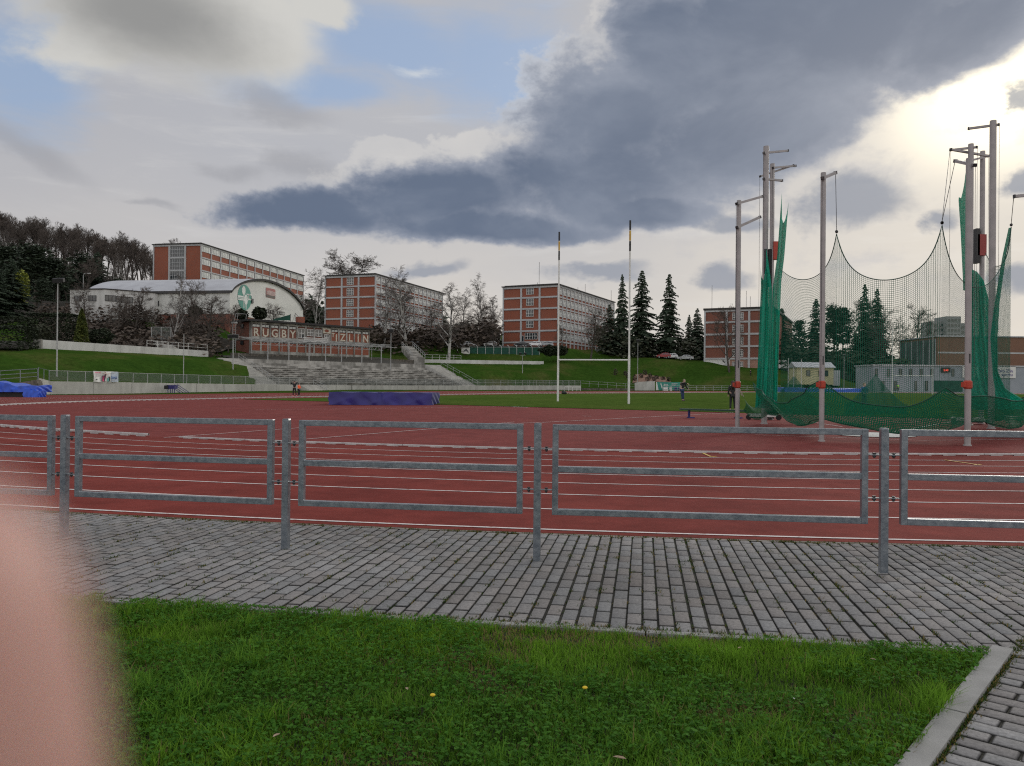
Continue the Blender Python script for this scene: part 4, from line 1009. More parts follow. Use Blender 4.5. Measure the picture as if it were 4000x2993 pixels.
for (px, pt, Z, kk, l, ws) in ((40, 1010, 200, 'spruce', 'big dark spruce at the left edge above the hedge', 1.5), (-40, 980, 190, 'spruce', 'dark spruce cut by the left edge of the picture', 1.5), (130, 960, 225, 'pine', 'large dark pine behind the left light mast', 1.5), (215, 1010, 230, 'pine', 'dark pine left of the annex', 1.4), (330, 1000, 260, 'pine', 'dark pine above the annex roof', 1.4),
                           (375, 985, 270, 'spruce', 'dark spruce above the annex near the pale birches', 1.5), (160, 1090, 175, 'pine', 'leaning pine at the left end of the annex', 1.2)):
    plant_px((kk, 0), px, pt, Z, l, kk+'_tree', kk, ws=ws)
for i, (px, pt, Z, l) in enumerate(((440, 1000, 250, 'forked pale birch left of the first school block'), (488, 1000, 252, 'second pale birch left of the first school block'), (25, 920, 260, 'pale birch stem in the wood at the far left'), (72, 920, 262, 'pair of pale leaning stems in the left wood'))):
    plant_px(('birch', i % 3), px, pt, Z, l, 'birch_tree', 'birch', ws=1.0)
# woods that read as one mass far behind
def woodmass(name, pts, n, size, m, label, dz=(0, 10)):
    r = random.Random(len(pts)*7+n); C_ = MB()
    for _ in range(n):
        i = r.randrange(len(pts)-1); f = r.random(); (ax, aZ, ah), (bx, bZ, bh) = pts[i], pts[i+1]; px = ax+(bx-ax)*f; Z = aZ+(bZ-aZ)*f+r.uniform(-25, 25); hh = (ah+(bh-ah)*f)*(.75+.25*math.sin(px*.11)*math.sin(px*.037+1))
        x = PX(px, Z); z = terr(x, Z)+hh*(1-r.random()**1.7)*r.uniform(.8, 1.05)
        leafcards(C_, [Vector((x+r.gauss(0, 1), Z+r.gauss(0, 1), z))], size, r)
    return kind(C_.build(name, m), 'stuff', label)
woodmass('wood', [(-300, 330, 20), (100, 330, 20), (360, 340, 17), (560, 350, 12)], 9000, 1.5, M['pine'], 'dark mixed wood covering the left hillside')
woodmass('wood', [(-1500, 300, 20), (-900, 330, 22), (-280, 330, 20)], 8000, 1.7, M['pine'], 'dark wood on the hillside beyond the left edge')
woodmass('wood', [(-1400, 420, 26), (-700, 425, 26), (-150, 420, 24)], 8000, 1.7, M['twig'], 'leafless brown wood along the ridge beyond the left edge')
woodmass('thicket', [(150, 172, 4), (400, 168, 4.2), (620, 162, 3.8), (850, 166, 4.5)], 9000, .42, M['shrub'], 'brown leafless undergrowth on the slope below the white hall')
woodmass('thicket', [(1450, 235, 5), (1620, 236, 6), (1800, 244, 8), (1940, 250, 10)], 7000, .7, M['shrub'], 'brown leafless thicket behind the parked cars')
woodmass('wood', [(1180, 380, 20), (1300, 380, 18), (1700, 350, 19), (2000, 350, 14)], 5000, 1.3, M['pine'], 'dark wood between the red brick blocks')
woodmass('thicket', [(2330, 245, 9), (2500, 250, 7), (2720, 262, 8)], 5000, .6, M['hedgegrey'], 'grey green thicket under the tall spruces')
woodmass('wood', [(2600, 700, 22), (3000, 650, 24), (3400, 600, 18), (3700, 600, 10)], 5000, 2.2, M['pine'], 'dark wooded ridge far behind the right hand block')
woodmass('thicket', [(3040, 232, 9), (3300, 226, 9), (3560, 226, 7)], 5000, .6, M['hedge'], 'dark green thicket behind the hut and changing rooms')
# hedges, thuja, single bushes
def bush_at(name, label, pos, size, n, leafsz, m, cat='bush', seed=1, group=None, boxy=False):
    def fn(r):
        if boxy:
            v = [r.uniform(-1, 1), r.uniform(-1, 1), r.uniform(-1, 1)]; k = r.randrange(3); v[k] = (1 if r.random() < .5 or k == 2 else -1)*r.uniform(.86, 1.03)
            return Vector((pos[0]+v[0]*size[0], pos[1]+v[1]*size[1], pos[2]+size[2]+v[2]*size[2]))
        return Vector(pos)+shell(r, size[0], size[1], size[2], 0, 7, seed)
    C_ = bushy(seed, fn, n, leafsz); t = thing(name, label, cat, tuple(pos), group); C_.build('foliage', m, t)
    S_ = MB(); S_.tube([pos, (pos[0]+.1, pos[1], pos[2]+size[2]*1.2)], [.12, .03], 5); S_.build('stem', M['bark'], t); return t
def px_bush(name, label, x0, x1, y0, y1, Z, dep, n, ls, m, cat='bush', seed=1, boxy=False, group=None):
    xa, xb = PX(x0, Z), PX(x1, Z); zt, zb = PZ((x0+x1)/2, y0, Z), PZ((x0+x1)/2, y1, Z)
    return bush_at(name, label, ((xa+xb)/2, Z, zb), ((xb-xa)/2, dep, (zt-zb)/2), n, ls, m, cat, seed, group, boxy)
px_bush('hedge', 'tall clipped dark hedge at the left end of the white bank wall', -140, 114, 1276, 1385, 108, 2.2, 6500, .16, M['hedge'], 'hedge', 2, True)
px_bush('hedge', 'upper dark hedge behind the tall clipped one', -120, 112, 1240, 1290, 116, 2, 3500, .17, M['hedge'], 'hedge', 3, True)
px_bush('hedge', 'long dark clipped hedge left of the golden thuja', 132, 292, 1228, 1330, 124, 2.2, 6500, .16, M['hedge'], 'hedge', 4, True)
px_bush('hedge', 'rounded grey green hedge between the dark ones', 108, 196, 1268, 1330, 118, 1.8, 2600, .14, M['hedgegrey'], 'hedge', 5)
px_bush('bush', 'dark low hedge right of the golden thuja', 345, 440, 1285, 1345, 126, 1.6, 2600, .16, M['hedge'], 'bush', 6)
px_bush('bush', 'round dark evergreen bush against the white hall wall', 735, 785, 1195, 1240, 170, 1.4, 1700, .22, M['hedge'], 'bush', 7)
px_bush('bush', 'dark evergreen bush behind the roof at its left corner', 918, 962, 1207, 1252, 168, 1.6, 1700, .22, M['hedge'], 'bush', 8)
px_bush('bush', 'larger dark evergreen bush behind the roof in front of the hall', 985, 1036, 1200, 1250, 170, 1.8, 2000, .22, M['hedge'], 'bush', 9)
px_bush('bush', 'low dark mound of evergreen right of the green court', 2104, 2220, 1350, 1390, 214, 2.2, 2600, .3, M['hedge'], 'bush', 10)
px_bush('bush', 'yellow green flowering bush at the left edge', 30, 108, 1055, 1190, 214, 2.6, 2200, .34, M['lime'], 'bush', 11)
px_bush('bush', 'dark bush on the slope left of the pavilion', 470, 580, 1190, 1290, 163, 2, 2000, .2, M['shrub'], 'bush', 12)
p = Vector((PX(317, 122.5), 122.5, 0)); p.z = terr(p.x, p.y)
def thuja_pt(r, h=PZ(317, 1190, 122.5)-PZ(317, 1345, 122.5)):
    f = r.random()**.8; a = r.uniform(0, 6.28); rad = 1.12*(1-f**1.5)**.9*(.72+.3*r.random())*(1+.12*math.sin(a*5+f*9)); return Vector((p.x+rad*math.cos(a), p.y+rad*math.sin(a), p.z+.1+f*h))
t = thing('thuja', 'golden green cone shaped thuja behind the white bank wall', 'conifer', tuple(p)); bushy(5, thuja_pt, 5200, .17).build('foliage', M['thuja'], t)
mb = MB(); mb.tube([p, p+Vector((0, 0, 4))], [.1, .02], 5); mb.build('trunk', M['bark'], t)
rr = random.Random(3)
for i, (px, py) in enumerate(((2443, 1440), (2452, 1462), (2505, 1455), (2520, 1443), (2540, 1456), (2565, 1452), (2590, 1462), (2480, 1470), (2555, 1474), (2612, 1475), (2405, 1445), (2530, 1478))):
    Z = 200+(1478-py)*.22; x = PX(px, Z); z = terr(x, Z)
    bush_at('shrub', 'low leafless shrub planted in the brown mulch bed on the bank', (x, Z, z), (.55, .5, rr.uniform(.5, .9)), 160, .16, M['shrub'], 'shrub', 40+i, 'shrubs of the mulch bed')
# ---------------------------------------------------------------- buildings
class FR:                                   # a wall frame: a along the wall to the left, b into the building, c up
    def __init__(s, o, g, l): s.o = Vector(o); s.g = Vector((g[0], g[1], 0)).normalized(); s.l = Vector((l[0], l[1], 0)).normalized()
    def p(s, a, b, c): return s.o+s.g*a+s.l*b+Vector((0, 0, c))
    def bx(s, mb, a0, a1, b0, b1, c0, c1, mi=0): mb.obox(s.p(a0, b0, c0), s.g*(a1-a0), s.l*(b1-b0), Vector((0, 0, c1-c0)), mi)
def perp_away(g):
    l = Vector((-g.y, g.x)); return l if l.y > 0 else -l
WM = {}
def winmesh(w, h, nx, ny, bar, fm, gm, fr=.09, open_=None):
    key = (round(w, 2), round(h, 2), nx, ny, fm.name, gm.name)
    if key in WM: return WM[key]
    mb = MB()
    mb.box((0, -.02, h/2), (w, .05, h), 0, 1)
    for z in (fr/2, h-fr/2): mb.box((0, -.06, z), (w, .1, fr), 0, 0)
    for x in (-w/2+fr/2, w/2-fr/2): mb.box((x, -.055, h/2), (fr, .1, h-2*fr), 0, 0)
    for i in range(1, nx): mb.box((-w/2+w*i/nx, -.05, h/2), (bar, .09, h-2*fr), 0, 0)
    for j in range(1, ny): mb.box((0, -.045, h*j/ny), (w-2*fr, .08, bar), 0, 0)
    o = mb.build('window', [fm, gm]); me = o.data; bpy.data.objects.remove(o); WM[key] = me; return me
def put_win(par, me, pos, ex, name='window'):
    o = bpy.data.objects.new(name, me); COL.objects.link(o); o.parent = par; w_ = WL[par.name]
    o.location = (pos[0]-w_[0], pos[1]-w_[1], pos[2]-w_[2]); o.rotation_euler = (0, 0, math.atan2(ex[1], ex[0])); return o
def school(label, pxc, yc, pxl, ratio, Zc, z0, fh, nfl, nbl, bl, style):
    C = P(pxc, yc, Zc); L_ = P(pxl, yc+8, Zc*ratio); g = (L_-C).to_2d(); W = g.length; g.normalize(); l = perp_away(g)
    t = thing('school_building', label, 'building', (C.x, C.y, z0)); f = FR((C.x, C.y, z0), g, l); H = C.z-z0; LL = nbl*bl
    mb = MB(); f.bx(mb, .12, W-.12, .12, LL-.12, -3, H-.5); mb.build('wall', M['brick'], t)
    mb = MB(); f.bx(mb, -.45, W+.45, -.45, LL+.45, H-.28, H); f.bx(mb, .3, W-.3, .3, LL-.3, H, H+.25); mb.build('roof', M['roofmat'], t)
    mb = MB(); bw = W/3
    top = H-.28
    for i in range(4):
        a = W*i/3; f.bx(mb, max(-.14, a-.28), min(W+.14, a+.28), -.14, .3, -3, top-.62)
    f.bx(mb, -.16, W+.16, -.16, .3, top-.62, top)
    for j in range(nfl):
        c = H-.9-(j+1)*fh+.25
        if c < 0: break
        if style == 1: f.bx(mb, bw+.28, 2*bw-.28, -.10, .3, c, c+.45)
        else:
            for i in range(3): f.bx(mb, i*bw+.28, (i+1)*bw-.28, -.10, .3, c, c+.5)
    for i in range(nbl+1):
        b = bl*i; f.bx(mb, -.14, .3, max(b-.24, .3), min(b+.24, LL+.14), -3, top-.55)
    f.bx(mb, -.12, .3, .3, LL, top-.55, top)
    for j in range(nfl):
        c = H-.9-(j+1)*fh+.25
        if c < -1: break
        for i in range(nbl): f.bx(mb, -.06, .3, bl*i+(.24 if i else .3), bl*(i+1)-.24, c, c+.42)
    mb.build('facade_frame', M['frame'], t)
    gx = -f.g
    for j in range(nfl):
        c = H-.9-(j+1)*fh+.25+.5
        if c < -.5: break
        if style == 1: put_win(t, winmesh(bw-.7, fh-.55, 6, 3, .12, M['frame'], M['glass']), f.p(W/2, .10, c), gx)
        else:
            ww = (2.55, 2.3) if style == 2 else (2.5, 2.1)
            cx = W/2+(.15 if style == 3 else 0)
            if c > 1.2 or style == 2: put_win(t, winmesh(ww[0], ww[1], 3, 3 if style == 2 else 2, .12, M['white'], M['glass']), f.p(cx, .10, c+(.35 if style == 2 else .75)), gx)
            elif style == 3: put_win(t, winmesh(4.2, 2.0, 5, 2, .12, M['white'], M['glass']), f.p(W/2-.35, .10, c+.6), gx); put_win(t, winmesh(.95, 2.2, 1, 1, .1, M['white'], M['glass']), f.p(W/2+2.5, .10, 0.2), gx, 'door')
        for i in range(nbl):
            b = bl*(i+.5)
            if style == 1: put_win(t, winmesh(bl-.75, fh*.46, 5, 1, .13, M['frame'], M['blind']), f.p(.10, b-.1, c+fh*.40), f.l)
            elif len([1 for ch in t.children if ch.name.startswith('window')]) < 97:
                put_win(t, winmesh(bl-.75, fh*.60, 3, 2, .16, M['white'], M['blind2']), f.p(.10, b, c+fh*.16), f.l)
    return t, f, W, H
B1 = school('large red brick school block with white window bands, furthest left behind the arched hall', 787, 949.5, 600, 1.0124, 275, 25, 4.5, 5, 13, 6.15, 1)
B2 = school('red brick school block with a column of nine-pane windows, half hidden by weeping birches', 1468, 1069, 1271, 1.023, 256, 18, 3.5, 5, 15, 3.6, 2)
B3 = school('red brick school block in the centre above the parked cars, behind the rugby goal', 2182, 1109, 1966, 1.033, 240, 14.6, 3.42, 5, 16, 3.4, 3)
f = B3[1]
for (a, b, h) in ((9, 6, 8), (9.6, 6, 1.6), (2, 22, 1.6), (6, 40, 5), (3, 60, 5)): mb = MB(); mb.tube([f.p(a, b, B3[3]), f.p(a, b, B3[3]+h)], .06, 4); mb.build('antenna', M['dark'], B3[0])
# the right hand block with the salmon ground floor
C = P(3017, 1197, 211.5); L_ = P(2753, 1206, 219); g = (L_-C).to_2d(); W = g.length; g.normalize(); l = perp_away(g); z0 = 7.2
t = thing('school_building', 'red brick school block with white frames at the right, partly hidden by the bunched net', 'building', (C.x, C.y, z0)); f = FR((C.x, C.y, z0), g, l); H = C.z-z0; fh = 3.33
mb = MB(); f.bx(mb, .12, W-.12, .12, 54, fh*.72, H-.4); mb.build('wall', M['brickdark'], t)
mb = MB(); f.bx(mb, .16, W*.62, .10, 54, -3, fh*.72); mb.build('ground_floor', M['plaster'], t)
mb = MB(); f.bx(mb, W*.62, W-.1, .08, 54, -3, fh*.72); o = mb.build('ground_floor', M['white'], t); o['label'] = 'white painted basement wall with a black ring'
mb = MB(); f.bx(mb, -.35, W+.35, -.35, 54.4, H-.5, H); mb.build('roof', M['roofmat'], t)
mb = MB(); bw = W/3
for i in range(4): f.bx(mb, max(-.14, W*i/3-.28), min(W+.14, W*i/3+.28), -.14, .3, -1 if i < 3 else .5, H-1.05)
f.bx(mb, -.16, W+.16, -.16, .3, H-1.05, H-.5)
for j in range(4):
    c = H-.9-(j+1)*fh+.1
    for i in range(3): f.bx(mb, i*bw+.28, (i+1)*bw-.28, -.10, .3, c, c+.5)
mb.build('facade_frame', M['frame'], t)
for j in range(5):
    c = H-.9-(j+1)*fh+.1+.75
    for da in (-1.0, 1.0): put_win(t, winmesh(.95, 2.0, 2, 3, .1, M['white'], M['glass']), f.p(W/2+da, .08, c), -f.g)
mb = MB(); cx = f.p(W*.69, .02, 1.75)
for k in range(20):
    a0, a1 = 2*math.pi*k/20, 2*math.pi*(k+1)/20
    mb.quad(*[cx+f.g*(r*math.cos(a))+Vector((0, 0, r*math.sin(a))) for r, a in ((.34, a0), (.62, a0), (.62, a1), (.34, a1))])
mb.build('painted_ring', M['black'], t)
for (a, h) in ((W-1, 7), (W*.42, 5), (W*.36, 3.5)): mb = MB(); mb.tube([f.p(a, 5, H), f.p(a, 5, H+h)], .05, 4); mb.build('antenna', M['dark'], t)

# arched sports hall
C = P(898, 1139, 180); z0 = 14.3; zE = C.z; g = Vector((.16, .987)).normalized(); l = Vector((-g.y, g.x)); GL = 39.5
hall = thing('sports_hall', 'white sports hall with a barrel roof and a round green racket emblem on its gable', 'building', (C.x, C.y, z0)); o2 = Vector((C.x, C.y, 0))
def hp2(k, b, z): return Vector((C.x+g.x*k+l.x*b, C.y+g.y*k+l.y*b, z))
rise_h = PZ(1014, 1097, 198)-zE
def arch(u): return zE+rise_h*(1-(2*u-1)**2)**.75 if 0 < u < 1 else zE
NU = 36
mb = MB(); pts = [hp2(0, 0, 17.2)]+[hp2(GL*i/NU, 0, arch(i/NU)) for i in range(NU+1)]+[hp2(GL, 0, 17.2)]
mb.prism(pts, (l*36).to_3d()); mb.build('wall', M['hallwhite'], hall)
mb = MB()
for i in range(NU):
    a, b = i/NU, (i+1)/NU
    p = [hp2(GL*a, -.5, arch(a)+.25), hp2(GL*b, -.5, arch(b)+.25), hp2(GL*b, 36.4, arch(b)+.25), hp2(GL*a, 36.4, arch(a)+.25)]
    mb.quad(p[0], p[3], p[2], p[1], 0); q = [v-Vector((0, 0, .55)) for v in p]
    mb.quad(p[0], p[1], q[1], q[0], 1); mb.quad(*q, 1)
mb.quad(hp2(-.4, -.5, zE-.35), hp2(-.4, 36.4, zE-.35), hp2(-.02, 36.4, zE+.28), hp2(-.02, -.5, zE+.28), 1)
mb.build('roof', [M['roofmetal'], M['roofmat']], hall)
mb = MB(); mb.obox(hp2(.1, .1, 11), (g*(GL-.2)).to_3d(), (l*35.8).to_3d(), (0, 0, 6.2)); mb.build('base', M['brickdark'], hall)
def gdisc(cu, cz, ru, rz, off, m, name, n=36):
    mb = MB(); mb.prism([hp2(cu+ru*math.cos(2*math.pi*k/n), -off, cz+rz*math.sin(2*math.pi*k/n)) for k in range(n)], (-l*.02).to_3d()); return mb.build(name, m, em)
def gsize(px, py):                          # gable coordinates of a picture point
    a, b, c = ray(px, py); d = Vector((a, b)); k = (C.x*d.y-C.y*d.x)/(g.y*d.x-g.x*d.y); q = Vector((C.x, C.y))+g*k; return k, CH+c/b*q.y
ku, kz = gsize(953, 1161); k0_, _ = gsize(928, 1161); k1_, _ = gsize(981, 1161); _, zt_ = gsize(953, 1112); _, zb_ = gsize(953, 1212)
mb = MB(); n = 40; ru, rz_ = (k1_-k0_)/2, (zt_-zb_)/2; ku = (k0_+k1_)/2; kz = (zt_+zb_)/2
mb.prism([hp2(ku+ru*math.cos(2*math.pi*k/n), -.03, kz+rz_*math.sin(2*math.pi*k/n)) for k in range(n)], (-l*.03).to_3d()); em = mb.build('emblem', M['emblem'], hall)
for (x, y, rx, ry) in ((951, 1135, 6.8, 17.5), (959.5, 1171, 6.9, 20)):
    kk_, zz_ = gsize(x, y); ka, _ = gsize(x-rx, y); kb, _ = gsize(x+rx, y); _, z1_ = gsize(x, y-ry)
    gdisc(kk_, zz_, (kb-ka)/2, z1_-zz_, .075, M['emblemwhite'], 'racket')
def gquad(pts, off, m, name, par):
    mb = MB(); mb.prism([hp2(gsize(x, y)[0], -off, gsize(x, y)[1]) for x, y in pts], (-l*.02).to_3d()); return mb.build(name, m, par)
gquad([(949.5, 1150), (952, 1150), (952.5, 1203), (950, 1203)], .08, M['emblemwhite'], 'racket', em)
gquad([(957.2, 1188), (961.2, 1188), (961, 1210), (958.5, 1210)], .085, M['emblemwhite'], 'racket', em)
for pts in (((928.5, 1153), (949, 1157), (949, 1163), (928.5, 1160)), ((928.5, 1161.5), (949, 1165), (949, 1168), (928.5, 1164.5)), ((928.5, 1166.5), (949, 1169.5), (949, 1174.5), (929, 1172))): gquad(pts, .09, M['emblemwhite'], 'stripe', em)
for (s_, x) in (('T', 969.5), ('O', 976.5)):
    kk_, zz_ = gsize(x, 1173); q = hp2(kk_, -.08, zz_); put_text(s_, 2.1, q, g.to_3d(), M['emblemwhite'], em, 'letter', .015, .03, sx=1.5)
pst = gquad([(1038, 1123), (1075, 1131.5), (1074.5, 1168.5), (1038, 1160.5)], .05, M['red'], 'poster', hall)
M['posterpale'] = pm('poster pale print', (.50, .36, .34), (.30, .20, .19), 1.2, .6); M['posterdark'] = pm('poster dark print', (.07, .06, .05), None, 1, .6)
gquad([(1040, 1137), (1050, 1134.5), (1073.5, 1142), (1073.5, 1156), (1060, 1156), (1040, 1148)], .075, M['posterpale'], 'picture', pst)
gquad([(1038.6, 1150), (1055, 1155), (1074, 1157.5), (1074, 1167.5), (1038.6, 1159.8)], .072, M['posterdark'], 'caption', pst)
for (x0, x1, y0, y1) in ((997, 1028.5, 1193, 1222), (1041, 1070, 1203, 1224), (1083, 1111, 1210, 1229)):
    ka, za = gsize(x0, y0); kb, zb2 = gsize(x1, y0+6); _, zl = gsize((x0+x1)/2, y1)
    put_win(hall, winmesh(kb-ka, za-zl-.3, 4, 1, .35, M['dark'], M['blind']), hp2((ka+kb)/2, -.05, zl), g)
kk_, zz_ = gsize(984, 1177); mb = MB(); mb.obox(hp2(kk_-.4, -.25, zz_-.5), (g*.8).to_3d(), (l*.22).to_3d(), (0, 0, 1.1)); mb.build('vent_box', M['dark'], hall)
# flat white annex
Za = 176; xa, xb = PX(270, Za), PX(543, Za); ztop, zbot = PZ(330, 1133, Za), PZ(400, 1222, Za)
t = thing('annex_building', 'low flat white annex with dark ribbon windows left of the arched hall', 'building', ((xa+xb)/2, Za, zbot)); xm = PX(420, Za)
mb = MB(); mb.prism([(xa, Za, zbot-4), (xm, Za-1.5, zbot-4), (xb+1, Za+5, zbot-4), (xb+1, Za+16, zbot-4), (xa, Za+16, zbot-4)], (0, 0, ztop-zbot+4)); mb.build('wall', M['concwhite'], t)
mb = MB(); mb.prism([(xa-.2, Za-.2, ztop), (xm, Za-1.7, ztop), (xb+1.2, Za+4.9, ztop), (xb+1.2, Za+16, ztop), (xa-.2, Za+16, ztop)], (0, 0, .22)); mb.build('roof', M['roofmat'], t)
eL = Vector((xm-xa, -1.5, 0)).normalized(); eR = Vector((xb+1-xm, 6.5, 0)).normalized()
for (a, w_) in ((2.0, 1.7), (5.6, 1.9)): put_win(t, winmesh(w_, 1.25, 2, 1, .06, M['dark'], M['glass']), Vector((xa, Za, 0))+eL*a+Vector((.0, -.03, PZ(330, 1178, Za))), eL)
for (a, w_, dz) in ((1.1, 2.2, .1), (4.0, 3.4, 0)): put_win(t, winmesh(w_, 1.3, 3, 1, .06, M['dark'], M['glass']), Vector((xm, Za-1.5, 0))+eR*a+Vector((.02, -.03, PZ(450, 1180, Za)+dz)), eR)
# windows on the long hall side
for (px, w_, h_) in ((562, .8, 1.2), (594, 1.3, 1.2)):
    b = (C.x-PX(px, 181))/abs(l.x); put_win(hall, winmesh(w_, h_, 1 if w_ < 1 else 2, 1, .06, M['dark'], M['glass']), hp2(-.03, b, PZ(580, 1196, 183)), -l)

# rugby pavilion above the stands
PLf, PRf = P(982, 1373, 160), P(1443, 1390, 182); zp = 7.85; e = (PRf-PLf).to_2d(); LP = e.length; e.normalize(); nb = perp_away(e)
t = thing('rugby_pavilion', 'two storey brick and concrete pavilion lettered for the rugby club above the stands', 'building', (PLf.x, PLf.y, zp)); f = FR((PLf.x, PLf.y, zp), e, nb); HP = 6.45; DP = 6.3; bw = LP/14
mb = MB(); f.bx(mb, .1, LP-.1, .25, DP-.1, -1, HP-.4); mb.build('wall', M['brickdark'], t)
mb = MB(); f.bx(mb, -.9, LP+.5, -.9, DP+.5, HP-.32, HP); f.bx(mb, -.5, LP+.2, -.5, DP+.2, HP, HP+.12); mb.build('roof', M['roofmat'], t)
mb = MB()
for i in range(15):
    a = bw*i; f.bx(mb, max(0, a-.17), min(LP, a+.17), 0, .5, -.6, HP-.75)
f.bx(mb, 0, LP, .02, .5, HP-.75, HP-.32); f.bx(mb, .17, LP-.17, .04, .5, 2.45, 3.15); f.bx(mb, .17, LP-.17, .04, .5, -.6, .25)
f.bx(mb, -.03, .0, .0, .9, -.6, HP-.32); f.bx(mb, -.025, .04, .9, DP, 2.45, 2.8)
mb.build('concrete_frame', M['concold'], t)
for i in range(14):
    cen = 5 <= i <= 8; a0, a1 = bw*i+.17, bw*(i+1)-.17; am = (a0+a1)/2
    if not cen or i in (5, 7, 8):
        mb = MB(); f.bx(mb, a0, a1, .12, .3, .25, 1.95); mb.build('brick_panel', M['brick'], t)
    put_win(t, winmesh(a1-a0, .46, 2, 1, .05, M['dark'], M['glass']), f.p(am, .2, 1.97), f.g)
    if not cen:
        mb = MB(); f.bx(mb, a0, a1, .12, .3, 3.15, 5.0); mb.build('brick_panel', M['brickdark' if i < 5 else 'brick'], t)
        put_win(t, winmesh(a1-a0, .62, 2, 1, .05, M['dark'], M['blind']), f.p(am, .2, 5.02), f.g)
    else:
        hh, c0_ = (2.1, 3.3) if i in (5, 8) else (1.5, 3.85)
        put_win(t, winmesh(1.5 if i != 8 else 1.35, hh if i != 8 else 1.45, 2, 2, .1, M['white'], M['glass']), f.p(am, .1, c0_ if i != 8 else 3.0), f.g, 'door' if i in (5, 8) else 'window')
for s_, i in (('R', 0), ('U', 1), ('G', 2), ('B', 3), ('Y', 4), ('Z', 10), ('L', 11), ('Í', 12), ('N', 13)):
    put_text(s_, 2.25 if s_ != 'Í' else 2.0, f.p(bw*(i+.5), .07, 3.22), f.g, M['letter'], t, 'letter', .03, .045, sx=.96 if s_ not in 'LÍ' else 1.0)
put_text('T', 1.3, f.p(bw*9+.62, .07, 3.95), f.g, M['letter'], t, 'letter', .03, .04); put_text('J', 2.0, f.p(bw*9+1.5, .07, 3.22), f.g, M['letter'], t, 'letter', .03, .045)
mb = MB(); f.bx(mb, bw*8+.1, bw*9-.15, -.1, .1, 4.65, 5.75, 0); sgn = mb.build('sign_board', M['letter'], t)
mb = MB(); cc = f.p(bw*8.45, -.125, 5.2); mb.prism([cc+f.g*(.42*math.cos(a*math.pi/9)*(1.3))+Vector((0, 0, .30*math.sin(a*math.pi/9))) for a in range(18)], -f.l*.01); mb.build('oval_mark', M['brick'], sgn)
mb = MB()
for k in range(23): a = bw*5.6+k*.27; f.bx(mb, a, a+.13, -.62, -.56, 2.75, 3.35)
f.bx(mb, bw*5.5, bw*8.6, -.70, -.64, 3.35, 3.47); f.bx(mb, bw*5.5, bw*8.6, -.7, .0, 2.55, 2.72); mb.build('balcony', M['white'], t)
put_win(t, winmesh(1.1, .8, 1, 1, .06, M['dark'], M['glass']), f.p(-.05, 3.6, 4.9), -f.l); put_win(t, winmesh(1.1, .8, 1, 1, .06, M['dark'], M['glass']), f.p(-.05, 3.6, 1.5), -f.l)
mb = MB(); q = f.p(bw*6.3, 3.2, HP); mb.box((q.x, q.y, q.z+.8), (1.5, 1.2, 1.7), .7); mb.build('chimney', M['brick'], t)
pav = f
# steel canopy frame in front of it
t = thing('steel_canopy', 'bare pale steel canopy frame with zigzag truss in front of the rugby pavilion', 'canopy', tuple(f.p(8, -8, 0)))
pp = [P(x, y, z_) for x, y, z_ in ((1046, 1394, 153.5), (1128, 1404.5, 155.5), (1207, 1412, 159.3), (1271.5, 1413.5, 162.5), (1334, 1415.5, 165.5), (1413, 1419, 169), (1489, 1421, 172.5))]
zc = 9.65; tops = []
for p in pp:
    zb = 5.9; mb = MB(); mb.tube([(p.x, p.y, zb), (p.x, p.y, zc)], .11, 8); mb.build('post', M['steel'], t); tops.append(Vector((p.x, p.y, zc)))
fe = (tops[-1]-tops[0]); LT = fe.length; fe.normalize(); bk = Vector((-fe.y, fe.x, 0)); bk = bk if bk.y > 0 else -bk
mb = MB(); A_, B_ = tops[0]-fe*3.5, tops[-1]+fe*2.5
mb.beam(A_, B_, .10, .14); mb.beam(A_-Vector((0, 0, .75)), B_-fe*2-Vector((0, 0, .75)), .07, .07)
n = 40
for k in range(n):
    a, b = A_.lerp(B_-fe*2, k/n), A_.lerp(B_-fe*2, (k+1)/n); dn = Vector((0, 0, -.75))
    mb.beam(a+(dn if k % 2 else Vector()), b+(Vector() if k % 2 else dn), .05)
mb.build('truss', M['steel'], t)
mb = MB(); up = Vector((0, 0, .75)); A2_, B2_ = A_+bk*4.2+up-fe*1, B_+bk*4.2+up+fe*3
mb.beam(A2_, B2_, .09, .12); mb.beam(A_+bk*2.1+up*.5, B_+bk*2.1+up*.5+fe, .07, .09); mb.beam(A_-bk*1.0-up*.1, B_-bk*1.0-up*.1+fe, .07, .08)
for k in range(15):
    a = A_.lerp(B_, k/14); mb.beam(a-bk*1.0-up*.12, a+bk*4.2+up, .07, .09)
mb.build('rafters', M['steel'], t)
for k in (1, 4, 7, 11, 14):
    a = A_.lerp(B_, k/15)+bk*4.0; mb = MB(); mb.tube([(a.x, a.y, 6.6), (a.x, a.y, zc+.7)], .06, 6); mb.build('post', M['steel'], t)

# stands: terraces, benches, back wall
SQ = {'TL': Vector((-50, 145)), 'TR': Vector((-19.6, 175)), 'BL': Vector((-35.6, 125)), 'BR': Vector((-8.7, 163.7))}
def sq(fv, gv): a = SQ['BL'].lerp(SQ['BR'], gv); b = SQ['TL'].lerp(SQ['TR'], gv); return a.lerp(b, fv)
def sb(mb, f0, f1, g0, g1, z0, z1, mi=0):
    c = [sq(f0, g0), sq(f0, g1), sq(f1, g1), sq(f1, g0)]; mb.prism([(q.x, q.y, z0) for q in c], (0, 0, z1-z0), mi)
gs = thing('grandstand', 'weathered concrete terraces with rows of benches below the pavilion', 'stands', (SQ['BL'].x, SQ['BL'].y, 0))
mb = MB(); NR = 8; f0, f1 = .16, .87
for i in range(NR):
    a, b = f0+(f1-f0)*i/NR, f0+(f1-f0)*(i+1)/NR; sb(mb, a, b+.002, 0, 1, -.4, 1.25+3.1*i/NR+.20)

